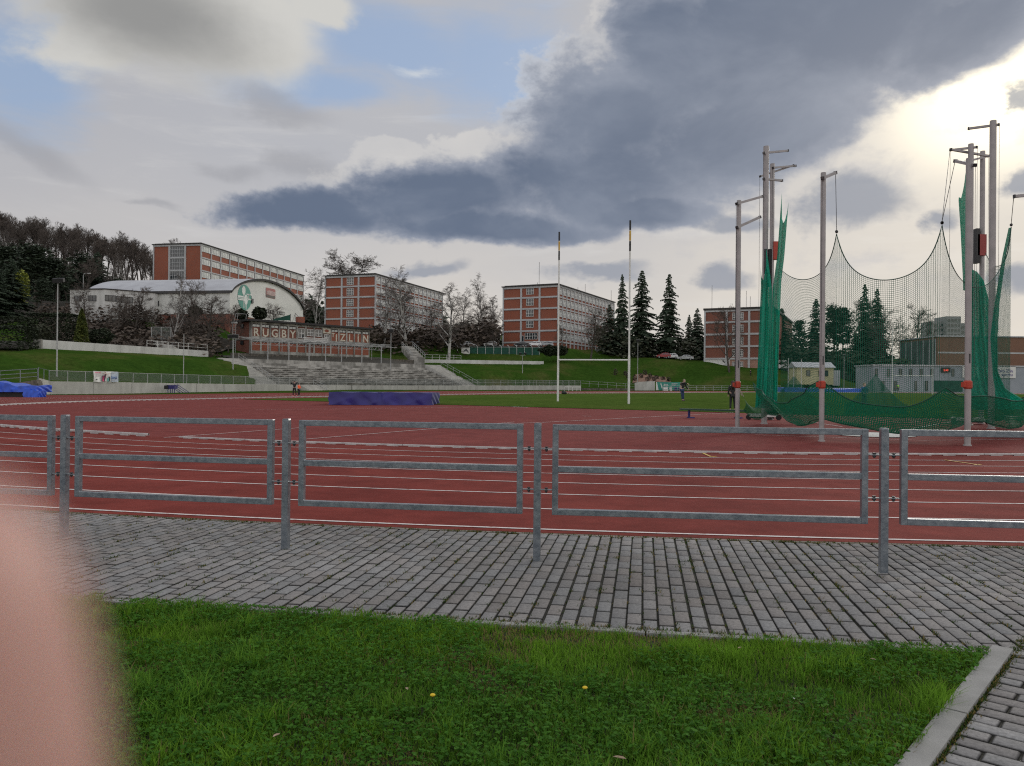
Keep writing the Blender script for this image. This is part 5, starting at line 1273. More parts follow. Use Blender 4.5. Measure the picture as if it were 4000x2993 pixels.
for i in range(NR): a = f0+(f1-f0)*i/NR; sb(mb, a+.005, a+.03, 0, 1, 1.25+3.1*i/NR+.19, 1.25+3.1*i/NR+.283, 1)  # dark strip behind each bench slot, shade painted as colour
mb.build('terrace', [M['concold'], M['concshade']], gs)
rr = random.Random(9)
for i in range(NR):
    a = f0+(f1-f0)*i/NR; mb = MB(); z = 1.25+3.1*i/NR+.20; nseg = 22
    for k in range(nseg):
        g0, g1 = (k+.03)/nseg, (k+.97)/nseg; dz = rr.uniform(-.012, .012)
        sb(mb, a-.006, a+.030, g0, g1, z+.085+dz, z+.205+dz)
        w_ = rr.uniform(.004, .011); gq = k/nseg; sb(mb, a+.0, a+.028, max(0, gq-w_), min(1, gq+w_), z, z+.084)
    mb.build('bench', M['concold'], gs)
mb = MB()
for k in range(12): sb(mb, .87, .90, k/12+.0008, (k+1)/12-.0008, 0, 4.72+.02*math.sin(k*2.1))
sb(mb, .90, 1.0, 0, 1, 0, 4.4); sb(mb, .98, 1.0, -.01, 1.01, 4.4, 5.92); sb(mb, .94, .98, 0, 1, 4.4, 5.2); mb.build('back_wall', M['concold'], gs)
for side, (ga_, gb_) in (('l', (-.10, -.004)), ('r', (1.004, 1.10))):
    mb = MB(); n = 26
    for k in range(n): a, b = .1+.88*k/n, .1+.88*(k+1)/n; sb(mb, a, b+.001, ga_, gb_, -.5, 1.0+4.9*(k+1)/n)
    sb(mb, .0, .1, ga_, gb_, -.5, 1.05)
    mb.build('stair_flight', M['conc'], gs)
def railing(name, label, pts, h, m, nr=3, sp=2.0, r=.03, cat='railing', mesh=None, parts=True, group=None):
    t = thing(name, label, cat, tuple(pts[0]), group); L = [0]
    for a, b in zip(pts[:-1], pts[1:]): L.append(L[-1]+(b-a).length)
    def at(d):
        for i in range(len(pts)-1):
            if d <= L[i+1]+1e-6: return pts[i].lerp(pts[i+1], (d-L[i])/max(1e-6, L[i+1]-L[i]))
        return pts[-1]
    n = max(1, round(L[-1]/sp)); me0 = None
    for k in range(n+1):
        p = at(L[-1]*k/n)
        if k < 98:
            if me0 is None:
                mb = MB(); mb.tube([p-Vector((0, 0, .2)), p+Vector((0, 0, h))], r*1.2, 6); me0 = (mb.build('post', m, t), p)
            else:
                o = me0[0].copy(); COL.objects.link(o); o.location = p-me0[1]
    mb = MB()
    for k in range(nr):
        z = h*(1-k/nr)-.03
        for a, b in zip(pts[:-1], pts[1:]): mb.beam(a+Vector((0, 0, z)), b+Vector((0, 0, z)), r*1.6)
    mb.build('rails', m, t)
    if mesh:
        V, Q, UV = [], [], []
        for i, p in enumerate(pts):
            V += [(p.x, p.y, p.z+.08), (p.x, p.y, p.z+h-.05)]; UV += [(L[i], 0), (L[i], h)]
        npmesh('mesh_panel', V, [(2*i, 2*i+2, 2*i+3, 2*i+1) for i in range(len(pts)-1)], mesh, uv=UV, parent=t)
    return t
def v3(q, z): return Vector((q.x, q.y, z))
railing('railing', 'pale handrail running down the right edge of the terraces', [v3(sq(.12, 1.11), 1.2), v3(sq(.97, 1.11), 5.95)], 1.0, M['steel'], 2, 2.2)
railing('railing', 'thin handrail running down the left edge of the terraces', [v3(sq(.12, -.005), 1.2), v3(sq(.97, -.005), 5.95)], .9, M['steel'], 2, 2.6, .022)
# low stone wall under the pavilion
mb = MB(); a, b = f.p(-7, -5.0, 0), f.p(LP+10, -5.0, 0)
mb.obox((a.x, a.y, 5.2), (b-a), (nb*.5).to_3d(), (0, 0, 2.05)); patch('terrace_gravel', [(-56, 148), (-50.5, 145.8), (-17.5, 177), (-24, 190)], 40, 16, M['forestfloor'], .15)
tag(mb.build('stone_wall', M['stone'], loc=(a.x, a.y, 5.2)), 'dark rough stone retaining wall between the terraces and the pavilion', 'wall')

# concrete wall round the field with mesh fence above
WT = [(WP[2], 1.36), (WP[3], 1.26), (WP[4], 1.2), (WP[5], 1.72)]
def wall_at(px):
    k = (px-2000)/3100
    for (a, za), (b, zb) in zip(WT[:-1], WT[1:]):
        u = (k*a.y-a.x)/((b.x-a.x)-k*(b.y-a.y))
        if -1e-6 <= u <= 1+1e-6: q = a.lerp(b, u); return Vector((q.x, q.y, za+(zb-za)*u))
    return None
def wall_run(label, px0, px1):
    a, b = wall_at(px0), wall_at(px1); pts = [a]+[Vector((q.x, q.y, z)) for q, z in WT if a.y+.2 < q.y < b.y-.2]+[b]; mb = MB()
    for p, q in zip(pts[:-1], pts[1:]):
        d = q-p; n = max(1, round(d.length/5.5)); d2 = d.to_2d().normalized(); nn = Vector((-d2.y, d2.x))*.3
        for i in range(n):
            s0, s1 = p.lerp(q, (i+.006)/n), p.lerp(q, (i+.994)/n); zb = zg(s0.x, s0.y)-.5
            mb.prism([(s0.x, s0.y, zb), (s1.x, s1.y, zb), (s1.x+nn.x, s1.y+nn.y, zb), (s0.x+nn.x, s0.y+nn.y, zb)], (0, 0, s0.z-zb))
    tag(mb.build('concrete_wall', M['conc'], loc=tuple(pts[0])), label, 'wall'); return pts
w1 = wall_run('long pale concrete panel wall at the foot of the left grass bank', 193, 1172); w2 = wall_run('pale concrete panel wall below the terraces, right of the steps', 1252, 2270)
railing('mesh_fence', 'grey mesh fence standing on the left concrete wall', [p+Vector((-.1, .1, .03)) for p in w1], 1.15, M['steel'], 1, 2.4, .03, 'fence', M['wiremesh'])
railing('mesh_fence', 'grey mesh fence standing on the wall in front of the terraces', [p+Vector((-.1, .1, .03)) for p in w2], 1.15, M['steel'], 2, 2.4, .03, 'fence', M['wiremesh'])
# steps through the wall
a, b = wall_at(1175), wall_at(1250); d = (b-a).to_2d().normalized(); nn = Vector((d.y, -d.x)); mb = MB()
for k in range(7):
    z1 = 1.2-k*.17; zb = zg(a.x, a.y)-.3; s0 = a.to_2d()+nn*(k*.38-.3); s1 = b.to_2d()+nn*(k*.38-.3)+d*(.0+.25*k)
    mb.prism([(s0.x, s0.y, zb), (s1.x, s1.y, zb), (s1.x+nn.x*.38, s1.y+nn.y*.38, zb), (s0.x+nn.x*.38, s0.y+nn.y*.38, zb)], (0, 0, z1-zb))
tag(mb.build('concrete_steps', M['conc'], loc=tuple(a)), 'short flight of concrete steps through the field wall behind the two girls', 'steps')
railing('railing', 'sloping steel handrail beside the concrete steps in the field wall', [Vector((b.x-1, b.y-.3, 1.2)), Vector((b.x+nn.x*2.6-1, b.y+nn.y*2.6, .15))], .95, M['steel'], 2, 1.3)
mb = MB(); q0 = wall_at(1372); q1 = wall_at(1376)
# stone end wall and fan shaped wall right of the long wall
a, b = wall_at(2270), Vector((60, 192, 0)); mb = MB(); c = P(2480, 1500, 193.5)
mb.prism([(a.x, a.y+.3, -.5), (c.x, c.y, -.5), (c.x, c.y+.6, -.5), (a.x, a.y+.9, -.5)], (0, 0, 1.55)); tag(mb.build('stone_wall', M['stone'], loc=(a.x, a.y, 0)), 'low dry stone wall beyond the right end of the concrete wall', 'wall')
mb = MB(); xs = [(2480, 1530, 1496), (2500, 1530, 1492), (2535, 1530, 1490), (2558, 1530, 1489)]
for (x0, b0, t0), (x1, b1, t1) in zip(xs[:-1], xs[1:]):
    p0, p1, p2, p3 = P(x0, b0, 193), P(x1, b1, 193), P(x1, t1, 193.4), P(x0, t0, 193.4); mb.prism([p0, p1, p2, p3], (0, .5, 0))
tag(mb.build('retaining_wall', M['conc'], loc=(PX(2500, 193), 193, 0)), 'grey sloping retaining wall left of the green team shelter banner', 'wall')
railing('railing', 'grey handrail descending along the end of the far concrete wall', [wall_at(2060)+Vector((0, .5, 0)), wall_at(2270)+Vector((0, .5, 0)), Vector((PX(2480, 193.6), 193.6, 1.0))], 1.15, M['steel'], 2, 2.2)
# upper white wall along the top of the left bank with its railing, gate and stairs
a, b = P(146, 1356, 113), P(814, 1394, 142); ta, tb = PZ(146, 1326, 113), PZ(814, 1371, 142); d = (b-a).to_2d().normalized(); nn = Vector((-d.y, d.x))*.35; mb = MB(); n = 7
for i in range(n):
    s0, s1 = a.lerp(b, (i+.002)/n), a.lerp(b, (i+.998)/n); zt = ta+(tb-ta)*(i+.5)/n
    zt0, zt1 = ta+(tb-ta)*i/n, ta+(tb-ta)*(i+1)/n; zb = min(s0.z, s1.z)-1.2
    v = [(s0.x, s0.y, zb), (s1.x, s1.y, zb), (s1.x, s1.y, zt1), (s0.x, s0.y, zt0)]; mb.prism(v, nn.to_3d())
tag(mb.build('bank_wall', M['concwhite'], loc=tuple(a)), 'long white retaining wall along the top of the left grass bank', 'wall')
mb = MB(); p = P(134, 1356, 112.6); mb.obox((PX(121, 112), 112.4, p.z-1), Vector((.95, .3, 0)), (0, .4, 0), (0, 0, ta-p.z+1.05)); tag(mb.build('block_wall', M['concold'], loc=tuple(p)), 'short grey block wall joining the left end of the white bank wall', 'wall')
a2_, b2_ = a.lerp(b, .59), a.lerp(b, .995); railing('railing', 'pale two bar railing on top of the white bank wall', [Vector((a2_.x-.2, a2_.y+.2, ta+(tb-ta)*.59)), Vector((b2_.x-.2, b2_.y+.2, tb))], 1.1, M['white'], 2, 2.2, .028)
Zg_ = 143; t = thing('wire_gate', 'double wire mesh gate above the bank stairs beside the birch', 'gate', (PX(625, Zg_), Zg_, PZ(625, 1325, Zg_)))
x0, x1 = PX(590, Zg_), PX(666, Zg_); zb, zt = PZ(625, 1326, Zg_), PZ(625, 1278, Zg_)
mb = MB()
for x in (x0, (x0+x1)/2, x1): mb.tube([(x, Zg_, zb-1), (x, Zg_, zt)], .05, 6)
mb.beam((x0, Zg_, zt), (x1, Zg_, zt), .06); mb.beam((x0, Zg_, zb+.1), (x1, Zg_, zb+.1), .06); mb.build('frame', M['steel'], t)
npmesh('mesh_panel', [(x0, Zg_, zb), (x1, Zg_, zb), (x1, Zg_, zt), (x0, Zg_, zt)], [(0, 1, 2, 3)], M['wiremesh'], uv=[(0, 0), (3.4, 0), (3.4, 2.2), (0, 2.2)], parent=t)
mb = MB()
for k in range(9):
    f_ = k/8; q = P(622+50*f_, 1330+32*f_, Zg_-.6-6*f_); mb.obox((q.x-.9, q.y-.4, q.z-.9), (1.9, 0, 0), (0, .9, 0), (0, 0, .9))
tag(mb.build('concrete_stairs', M['conc'], loc=(PX(640, 140), 140, 7)), 'concrete stairs leading up to the wire gate on the left bank', 'stairs')
for dx, l in ((-18, 'left'), (22, 'right')):
    railing('railing', 'dark sloping handrail on the %s of the wire gate stairs' % l, [P(622+dx, 1330, Zg_-.5), P(690+dx*.8, 1365, Zg_-6.5)], .95, M['dark'], 1, 2.5, .03)
# lower white wall, green court and bank stairs right of the terraces
a, b = P(1659, 1423, 200), P(2124, 1426, 212); za, zb = PZ(1659, 1404, 200), PZ(2124, 1411.5, 212); mb = MB(); mb.prism([(a.x, a.y, a.z-.8), (b.x, b.y, b.z-.8), (b.x, b.y, zb), (a.x, a.y, za)], (-.1, .5, 0))
tag(mb.build('bank_wall', M['concwhite'], loc=tuple(a)), 'white retaining wall in the grass below the green court', 'wall')
railing('railing', 'pale two bar railing above the white wall left of the green court', [Vector((a.x, a.y+.4, za)), Vector((PX(1800, 204), 204.2, za+.02))], 1.25, M['white'], 2, 2.1, .03)
Zc_ = 222; t = thing('tennis_court_fence', 'green windbreak court fence with bent top posts below the car park', 'fence', (PX(1950, Zc_), Zc_, PZ(1950, 1402, Zc_)))
zb, zt = PZ(1950, 1402, Zc_), PZ(1950, 1355, Zc_); xs = [PX(x, Zc_) for x in (1786, 1834, 1864, 1896, 1928, 1958, 1988, 2018, 2048, 2078, 2106)]
mb = MB(); mb.obox((xs[1], Zc_+.12, zb), (xs[-1]-xs[1], 0, 0), (0, .03, 0), (0, 0, zt-zb)); mb.obox((xs[-1]-.05, Zc_+.2, zb), (.03, 0, 0), (3, 14, 0), (0, 0, zt-zb)); mb.build('windbreak', M['court'], t)
mb = MB(); mb.obox((xs[0], Zc_-.2, zb-1.4), (xs[-1]-xs[0]+.6, 0, 0), (0, .5, 0), (0, 0, 1.4)); mb.build('base_wall', M['concold'], t)
for x in xs:
    mb = MB(); mb.tube([(x, Zc_, zb), (x, Zc_, zt-.1), (x-.15, Zc_, zt+.25), (x-.55, Zc_+.1, zt+.55)], .055, 6); mb.build('post', M['white'], t)
mb = MB(); mb.beam((xs[0], Zc_, zt-.15), (xs[-1], Zc_, zt-.15), .06); mb.build('rail', M['steel'], t)
x0, x1 = PX(1802, Zc_), PX(1834, Zc_); t = thing('advert_board', 'white board with a grey curved emblem at the left end of the green court', 'sign', (x0, Zc_-.4, zb))
mb = MB(); mb.obox((x0, Zc_-.35, zb+.1), (x1-x0, 0, 0), (0, .06, 0), (0, 0, PZ(1818, 1360, Zc_)-zb)); mb.build('panel', M['white'], t)
M['greyprint'] = pm('grey print', (.12, .13, .14), None, 3, .7); mb = MB(); cx, cz, y = x0+1.25, zb+1.35, Zc_-.36
for k in range(10):
    a0, a1 = R(15+k*14), R(15+(k+1)*14); w0, w1 = .10+.16*math.sin(math.pi*k/10), .10+.16*math.sin(math.pi*(k+1)/10)
    mb.prism([(cx+(.72+s_*w_)*math.cos(a), y, cz+(.95+s_*w_)*math.sin(a)) for s_, w_, a in ((-1, w0, a0), (1, w0, a0), (1, w1, a1), (-1, w1, a1))], (0, -.012, 0))
mb.build('curved_mark', M['greyprint'], t); mb = MB()
mb.prism([(cx-.1, y, cz+1.05), (cx+.2, y, cz+1.1), (cx+.05, y, cz+1.6)], (0, -.012, 0)); mb.build('pointed_mark', M['greyprint'], t); mb = MB()
for k in range(7): mb.prism([(x0+.4+k*.25, y, zb+.62), (x0+.58+k*.25, y, zb+.62), (x0+.55+k*.25, y, zb+1.0), (x0+.44+k*.25, y, zb+.95)], (0, -.012, 0))
mb.build('text_line', M['greyprint'], t)
t = None
for dx, l in ((0, 'left'), (42, 'right')):
    railing('railing', 'steel handrail on the %s side of the bank stairs behind the terraces' % l, [P(1570+dx, 1352, 200), P(1611+dx*1.15, 1398, 186)], 1.1, M['steel'], 2, 2.4, .035)
mb = MB()
for k in range(16):
    f_ = k/15; q = P(1592+42*f_, 1353+46*f_, 200-14*f_); mb.obox((q.x-1.4, q.y-.6, q.z-1.5), (2.8, 0, 0), (0, 1.0, 0), (0, 0, 1.5))
tag(mb.build('concrete_stairs', M['concold'], loc=(PX(1600, 195), 195, 9)), 'steep concrete stairs climbing the bank behind the right end of the terraces', 'stairs')
# grey changing rooms at the far end, brick gym and tower behind, yellow hut
Zr = 172; x0, x1 = PX(3412, Zr), PX(4060, Zr); zb, zt = PZ(3600, 1540, Zr), PZ(3600, 1430, Zr)
t = thing('changing_rooms', 'long grey blue two storey changing room building with slit windows at the far end of the field', 'building', (x0, Zr, zb))
mb = MB(); mb.obox((x0, Zr, zb-.5), (x1-x0, 0, 0), (0, 9, 0), (0, 0, zt-zb+.5)); mb.build('wall', M['greyblue'], t)
mb = MB(); mb.obox((x0-.2, Zr-.2, zt), (x1-x0+.4, 0, 0), (0, 9.4, 0), (0, 0, .25)); mb.build('roof', M['roofmetal'], t)
for px in (3423, 3470, 3517, 3557, 3598, 3640, 3722): put_win(t, winmesh(.55, 1.6, 1, 1, .05, M['dark'], M['glass']), (PX(px, Zr), Zr-.03, PZ(px, 1470, Zr)), (1, 0))
for px in (3449, 3497, 3577, 3618, 3868): put_win(t, winmesh(.55, 2.1, 1, 1, .05, M['dark'], M['glass']), (PX(px, Zr), Zr-.03, PZ(px, 1526, Zr)), (1, 0))
mb = MB(); mb.obox((PX(3648, Zr), Zr-.06, PZ(3660, 1530, Zr)), (PX(3760, Zr)-PX(3648, Zr), 0, 0), (0, .08, 0), (0, 0, 2.4)); mb.build('garage_door', M['court'], t)
Zs = Zr-.2; sg = thing('sign', 'white city sports partner sign on the grey changing rooms right of the cage', 'sign', (PX(3930, Zs), Zs, PZ(3930, 1477, Zs)))
xa, xb = PX(3760, Zs), PX(3968, Zs); za, zb2 = PZ(3930, 1477, Zs), PZ(3930, 1431, Zs); mb = MB(); mb.obox((xa, Zs, za), (xb-xa, 0, 0), (0, .06, 0), (0, 0, zb2-za)); mb.build('panel', M['white'], sg)
M['signblue'] = pm('sign violet blue', (.10, .08, .26), None, 2, .7)
put_text('město Zlín', .92, (xb-.65, Zs-.01, za+1.22), (1, 0, 0), M['signblue'], sg, 'lettering', .01, .015, 'RIGHT'); put_text('partner sportu', .92, (xb-.65, Zs-.01, za+.42), (1, 0, 0), M['signblue'], sg, 'lettering', .01, .015, 'RIGHT')
sc_ = thing('scoreboard', 'small dark scoreboard with red digits on the grey changing rooms', 'scoreboard', (PX(3692, Zs), Zs, PZ(3692, 1454, Zs)))
mb = MB(); mb.obox((PX(3676, Zs), Zs-.1, PZ(3692, 1455, Zs)), (2.0, 0, 0), (0, .15, 0), (0, 0, 1.05)); mb.build('housing', M['black'], sc_)
m_, n_, b_ = newmat('red digits'); b_.inputs['Emission Color'].default_value = (1, .1, .06, 1); b_.inputs['Emission Strength'].default_value = .8; b_.inputs['Base Color'].default_value = (.5, .05, .03, 1); M['digit'] = m_
put_text('2:40', .62, (PX(3694, Zs), Zs-.11, PZ(3692, 1450, Zs)), (1, 0, 0), m_, sc_, 'digits', .01, .01)
Zb = 205; x0, x1 = PX(3800, Zb), PX(4150, Zb); zb, zt = 2, PZ(3950, 1318, Zb)
t = thing('gym_building', 'long orange brown brick building with a pale stripe behind the changing rooms', 'building', (x0, Zb, zb))
mb = MB(); mb.obox((PX(3660, Zb), Zb, zb), (x1-PX(3660, Zb), 0, 0), (0, 20, 0), (0, 0, zt-zb)); mb.build('wall', M['brickpale'], t)
mb = MB(); mb.obox((PX(3655, Zb), Zb-.3, zt), (x1-PX(3655, Zb)+.3, 0, 0), (0, 20.5, 0), (0, 0, .3)); mb.build('roof', M['roofmetal'], t)
mb = MB(); mb.obox((PX(3664, Zb), Zb-.05, PZ(3950, 1383, Zb)), (x1-PX(3664, Zb)-.2, 0, 0), (0, .06, 0), (0, 0, .4)); mb.build('stripe', M['frame'], t)
xs_ = PX(3660, Zb); mb = MB(); mb.obox((xs_-.08, Zb+.4, zb+1), (.06, 0, 0), (0, 19.2, 0), (0, 0, zt-zb-1.6)); mb.build('glazed_side', M['sideglass'], t)
mb = MB()
for k in range(7): mb.obox((xs_-.16, Zb+.4+k*3.1, zb+1), (.10, 0, 0), (0, .25, 0), (0, 0, zt-zb-1.5))
mb.build('side_posts', M['frame'], t)
Zt = 480; t = thing('tower_block', 'distant grey tower block with balcony bands behind the cage net', 'building', (PX(3690, Zt), Zt, 0))
for nm, xa, xb, yt in (('wing', 3642, 3686, 1255), ('tower', 3682, 3738, 1238), ('wing', 3734, 3800, 1262)):
    X0, X1, Zz = PX(xa, Zt), PX(xb, Zt), PZ(3690, yt, Zt); yo = 4 if nm == 'tower' else 0; mb = MB(); mb.obox((X0, Zt-yo, 0), (X1-X0, 0, 0), (0, 14, 0), (0, 0, Zz)); mb.build(nm, M['tower'], t)
    for k in range(6): put_win(t, winmesh(X1-X0-1, 1.7, 4, 1, .3, M['frame'], M['glass']), ((X0+X1)/2, Zt-yo-.1, Zz-3.2-k*3), (1, 0))
Zh = 187; x0, x1 = PX(3112, Zh), PX(3256, Zh); zb, zt = PZ(3180, 1486, Zh), PZ(3180, 1436, Zh)
t = thing('groundsman_hut', 'small cream hut with a grey roof on the bank behind the middle cage pole', 'hut', (x0, Zh, zb))
mb = MB(); mb.obox((x0, Zh, zb-1), (x1-x0, 0, 0), (0, 5, 0), (0, 0, zt-zb+1)); mb.build('wall', M['yellowwall'], t)
mb = MB(); mb.prism([(x0-.4, Zh-.5, zt), (x0-.4, Zh+2.5, zt+1.35), (x0-.4, Zh+5.5, zt)], (x1-x0+.8, 0, 0)); mb.build('roof', M['roofmetal'], t)
for px in (3157, 3205, 3227): put_win(t, winmesh(.9, 1.35, 1, 1, .06, M['dark'], M['glass']), (PX(px, Zh), Zh-.03, zb+1.0), (1, 0))
mb = MB(); mb.obox((x1+.05, Zh+.6, zb-1.2), (1.7, 0, 0), (0, 2, 0), (0, 0, 3.6)); mb.build('lean_to', M['roofmetal'], t)
# ---------------------------------------------------------------- hammer cage
def gpole(px, pyb, pyt, Z=None):
    b = gz(px, pyb) if Z is None else Vector((PX(px, Z), Z, zg(PX(px, Z), Z))); t = P(px+(pyb-pyt)*.009, pyt, b.y); return b, Vector((b.x, b.y, t.z))
def cage_pole(label, px, pyb, pyt, r, arms, clamp=True, Z=None, extra=None):
    b, tp_ = gpole(px, pyb, pyt, Z); t = thing('cage_pole', label, 'pole', tuple(b), 'poles of the throwing cage')
    mb = MB(); mb.tube([b-Vector((0, 0, .3)), tp_], r, 14); mb.tube([tp_, tp_+Vector((0, 0, .02))], r*.96, 14)
    for k in range(6):
        c = b+Vector((0, 0, 0)); a = k*math.pi/3
    mb.tube([b-Vector((0, 0, .05)), b+Vector((0, 0, .03))], r*1.35, 14); mb.build('shaft', M['post'], t, False)
    ends = []
    for (xe, ye, dz, xo, yo) in arms:        # inner end, depth offset, outer stub end (picture points)
        e_ = P(xe, ye, b.y+dz); s_ = P(xo, yo, b.y-dz*.2); mb = MB(); mb.beam(s_, e_, .07, .07)
        mb.beam(e_-(e_-s_).normalized()*.03, e_+(e_-s_).normalized()*.01, .085, .085, 1); mb.beam(s_, s_+(e_-s_).normalized()*.04, .085, .085, 1); mb.build('arm', [M['post'], M['dark']], t)
        mb = MB(); mb.tube([s_, (s_.x, s_.y, b.z+1.4)], .006, 4); mb.build('cable', M['dark'], t); ends.append(e_)
    if clamp:
        zc_ = P(px, 1503, b.y).z; mb = MB()
        mb.tube([(b.x, b.y, zc_-.10), (b.x, b.y, zc_-.07), (b.x, b.y, zc_+.07), (b.x, b.y, zc_+.10)], [r*1.02, r*1.38, r*1.38, r*1.02], 14); mb.box((b.x-r*1.3, b.y-.02, zc_), (.10, .10, .12), .3)
        mb.build('clamp', M['orange'], t, False)
        mb = MB(); mb.box((b.x+.0, b.y-r, zc_+.62), (.022, .03, .22)); mb.build('cleat', M['dark'], t)
    for (x0, x1, y0, y1, m) in (extra or []):
        z0, z1 = PZ(px, y1, b.y), PZ(px, y0, b.y); mb = MB(); mb.box((PX((x0+x1)/2, b.y, (y0+y1)/2), b.y-.02, (z0+z1)/2), ((x1-x0)/3100*b.y, .22, z1-z0)); mb.build('gate_fitting', M[m], t)
    return b, tp_, ends
pL, _, eL_ = cage_pole('cage pole with two arms at the left end of the cage, behind the bench', 2880, 1690, 786, .066, [(2978, 768, .5, 2876, 797), (2969, 848, .5, 2877, 890)])
pM, _, eM_ = cage_pole('nearest middle cage pole with one short arm and red clamp', 3209, 1725, 678, .066, [(3264, 675, .6, 3212, 697)])
pR, _, eR_ = cage_pole('thick cage pole with red clamp in front of the right bunched net', 3779, 1742, 622, .072, [(3731, 629, .7, 3810, 646)])
pA, _, eA_ = cage_pole('tall gate pole with two crossbars at the left, standing in the bunched net', 2985, 1657, 574, .10, [(3078, 589, .6, 2982, 598), (3055, 706, .5, 2982, 699)], False, extra=[(2982, 2992, 975, 1070, 'dark'), (2998, 3010, 975, 1120, 'black')])
pB, _, eB_ = cage_pole('second tall gate pole behind the first at the left', 3010, 1640, 642, .09, [(3108, 648, .6, 3018, 656), (3100, 646, .5, 2968, 690)], False, extra=[(3018, 3038, 945, 1015, 'orange')])
pC, _, eC_ = cage_pole('tallest gate pole of the cage at the right with one long crossbar', 3872, 1676, 474, .10, [(3783, 503, .6, 3904, 487)], False)
pD, _, eD_ = cage_pole('slim gate pole between the two thick ones at the right', 3832, 1655, 593, .085, [(3765, 634, -.5, 3862, 610)], False, extra=[(3812, 3846, 918, 1000, 'red'), (3806, 3820, 895, 1030, 'dark')])
pE, _, eE_ = cage_pole('gate pole close behind the thick right hand one, topped by a long arm', 3786, 1662, 565, .09, [(3711, 587, .6, 3818, 575), (3862, 610, .5, 3712, 584)], False)
pO, _, eO_ = cage_pole('cage pole beyond the right edge whose arm reaches into the picture', 4160, 1730, 735, .066, [(3960, 768, .3, 4195, 745)])
# hung nets
def lerp(a, b, f): return a+(b-a)*f
def interp(tab, x):
    for (a, b), (c, d) in zip(tab[:-1], tab[1:]):
        if a <= x <= c: return b+(d-b)*(x-a)/(c-a) if c > a else b
    return tab[0][1] if x < tab[0][0] else tab[-1][1]
def pxof(v): a = v.x/v.y*F; return 2000+a
plan = [P(3052, 1055, 27.5), P(3268, 914, pM.y+.75), P(3680, 880, pR.y+.9), P(3950, 887, 22.6), P(3850, 989, 28.5)]
sag = [(.28, .52), (.62, .5), (.55, .5), (.3, .5)]
clampz = [pL, pM, pR, pO, None]
V, UV, FV, FUV = [], [], [], []; rows = 44; cum = 0; ncol = 0; flaps = []
mid_ = Vector((13.2, 25.5))
for i in range(4):
    a, b = plan[i], plan[i+1]; L_ = (b-a).to_2d().length; n = 44
    for k in range(n+(i == 3)):
        u = k/n; q = a.lerp(b, u); pk = 4*u*(1-u); sg = sag[i][0]*pk*L_*.36+ .55*(math.exp(-u*9)+math.exp(-(1-u)*9))*0
        pkl, pkr = (0 if i == 0 else 1), (0 if i == 3 else 1); zt = q.z-sg*(1.0 if 0 < i < 3 else .6)-.75*((1-math.exp(-u*11))*(1-u)*pkl+(1-math.exp(-(1-u)*11))*u*pkr)
        belly = .35*pk
        zb = zg(q.x, q.y)+.40+.14*math.sin(cum*1.3+u*L_*1.3)
        for j in range(rows):
            f_ = j/(rows-1); z = zt+(zb-zt)*f_; inw = (mid_-q.to_2d()).normalized(); bl = belly*math.sin(math.pi*f_)*.5
            V.append((q.x+inw.x*bl, q.y+inw.y*bl, z)); UV.append((cum+u*L_, zt-z))
        ncol += 1
        outw = -(mid_-q.to_2d()).normalized(); flap_h = (.62+.46*(1-pk)**1.6)
        for j in range(14):
            f_ = j/13; d = .95*(f_**.8); z = zb-.13*math.sin(math.pi*min(1, f_*1.6))+flap_h*f_**1.7
            FV.append((q.x+outw.x*d+.05*math.sin(u*L_*5+j), q.y+outw.y*d, z)); FUV.append((cum+u*L_, f_*1.25))
    cum += L_
front = tag(npmesh('cage_net', V, grid_faces(ncol, rows), M['net'], uv=UV, loc=tuple(plan[1]), smooth=True), 'wide green knotted net hanging in scallops from three peaks round the throwing cage', 'net')
npmesh('net_hem', FV, grid_faces(ncol, 14), M['nethem'], uv=FUV, parent=front, smooth=True)
for arr, st_, k_, r_, nm in ((FV, 14, 13, .014, 'hem_rope'), (FV, 14, 4, .012, 'hem_rope'), (V, rows, 0, .013, 'top_rope')): mb = MB(); mb.tube([arr[c*st_+k_] for c in range(ncol)], r_, 4); mb.build(nm, M['court'], front)
mb = MB()
for e_, p_ in ((eM_[0], plan[1]), (eR_[0], plan[2]), (eE_[0], plan[2]), (eO_[0], plan[3])): mb.tube([e_, p_+Vector((0, 0, .1))], .008, 4); mb.ball(p_+Vector((0, 0, .06)), .045, 6, 5)
mb.build('hanging_line', M['dark'], front)
# left end of the hem, tied up to the left pole
V, UV = [], []
a0 = Vector((pL.x+.15, pL.y+.1, PZ(2900, 1545, pL.y))); b0 = Vector(FV[0]); b1 = Vector(FV[4]); 
for k in range(26):
    u = k/25; top = a0.lerp(Vector((plan[0].x-.9, plan[0].y-1.2, zg(15, 25)+.95)), u)-Vector((0, 0, .34*math.sin(math.pi*u)))
    bot = Vector((a0.x+.05, a0.y, a0.z-.45)).lerp(Vector((plan[0].x-.4, plan[0].y-1.0, .30)), u)-Vector((0, 0, .22*math.sin(math.pi*min(1, u*1.5))))
    for j in range(12):
        f_ = j/11; p = top.lerp(bot, f_); p.y -= .35*math.sin(math.pi*f_); V.append(tuple(p)); UV.append((u*4.5, f_*1.2))
tag(npmesh('cage_net', V, grid_faces(26, 12), M['nethem'], uv=UV, loc=tuple(a0), smooth=True), 'loose net corner drooping from the rope on the left cage pole', 'net')
mb = MB(); zc_ = PZ(2880, 1503, pL.y); mb.tube([(pL.x, pL.y, zc_), (a0.x, a0.y, a0.z)], .012, 5); mb.tube([(pL.x+.02, pL.y, zc_-.05), (a0.x+.1, a0.y+.1, a0.z-.05)], .012, 5)
tag(mb.build('tie_rope', M['letter'], loc=tuple(a0)), 'pale rope tying the net corner to the red clamp of the left cage pole', 'rope')
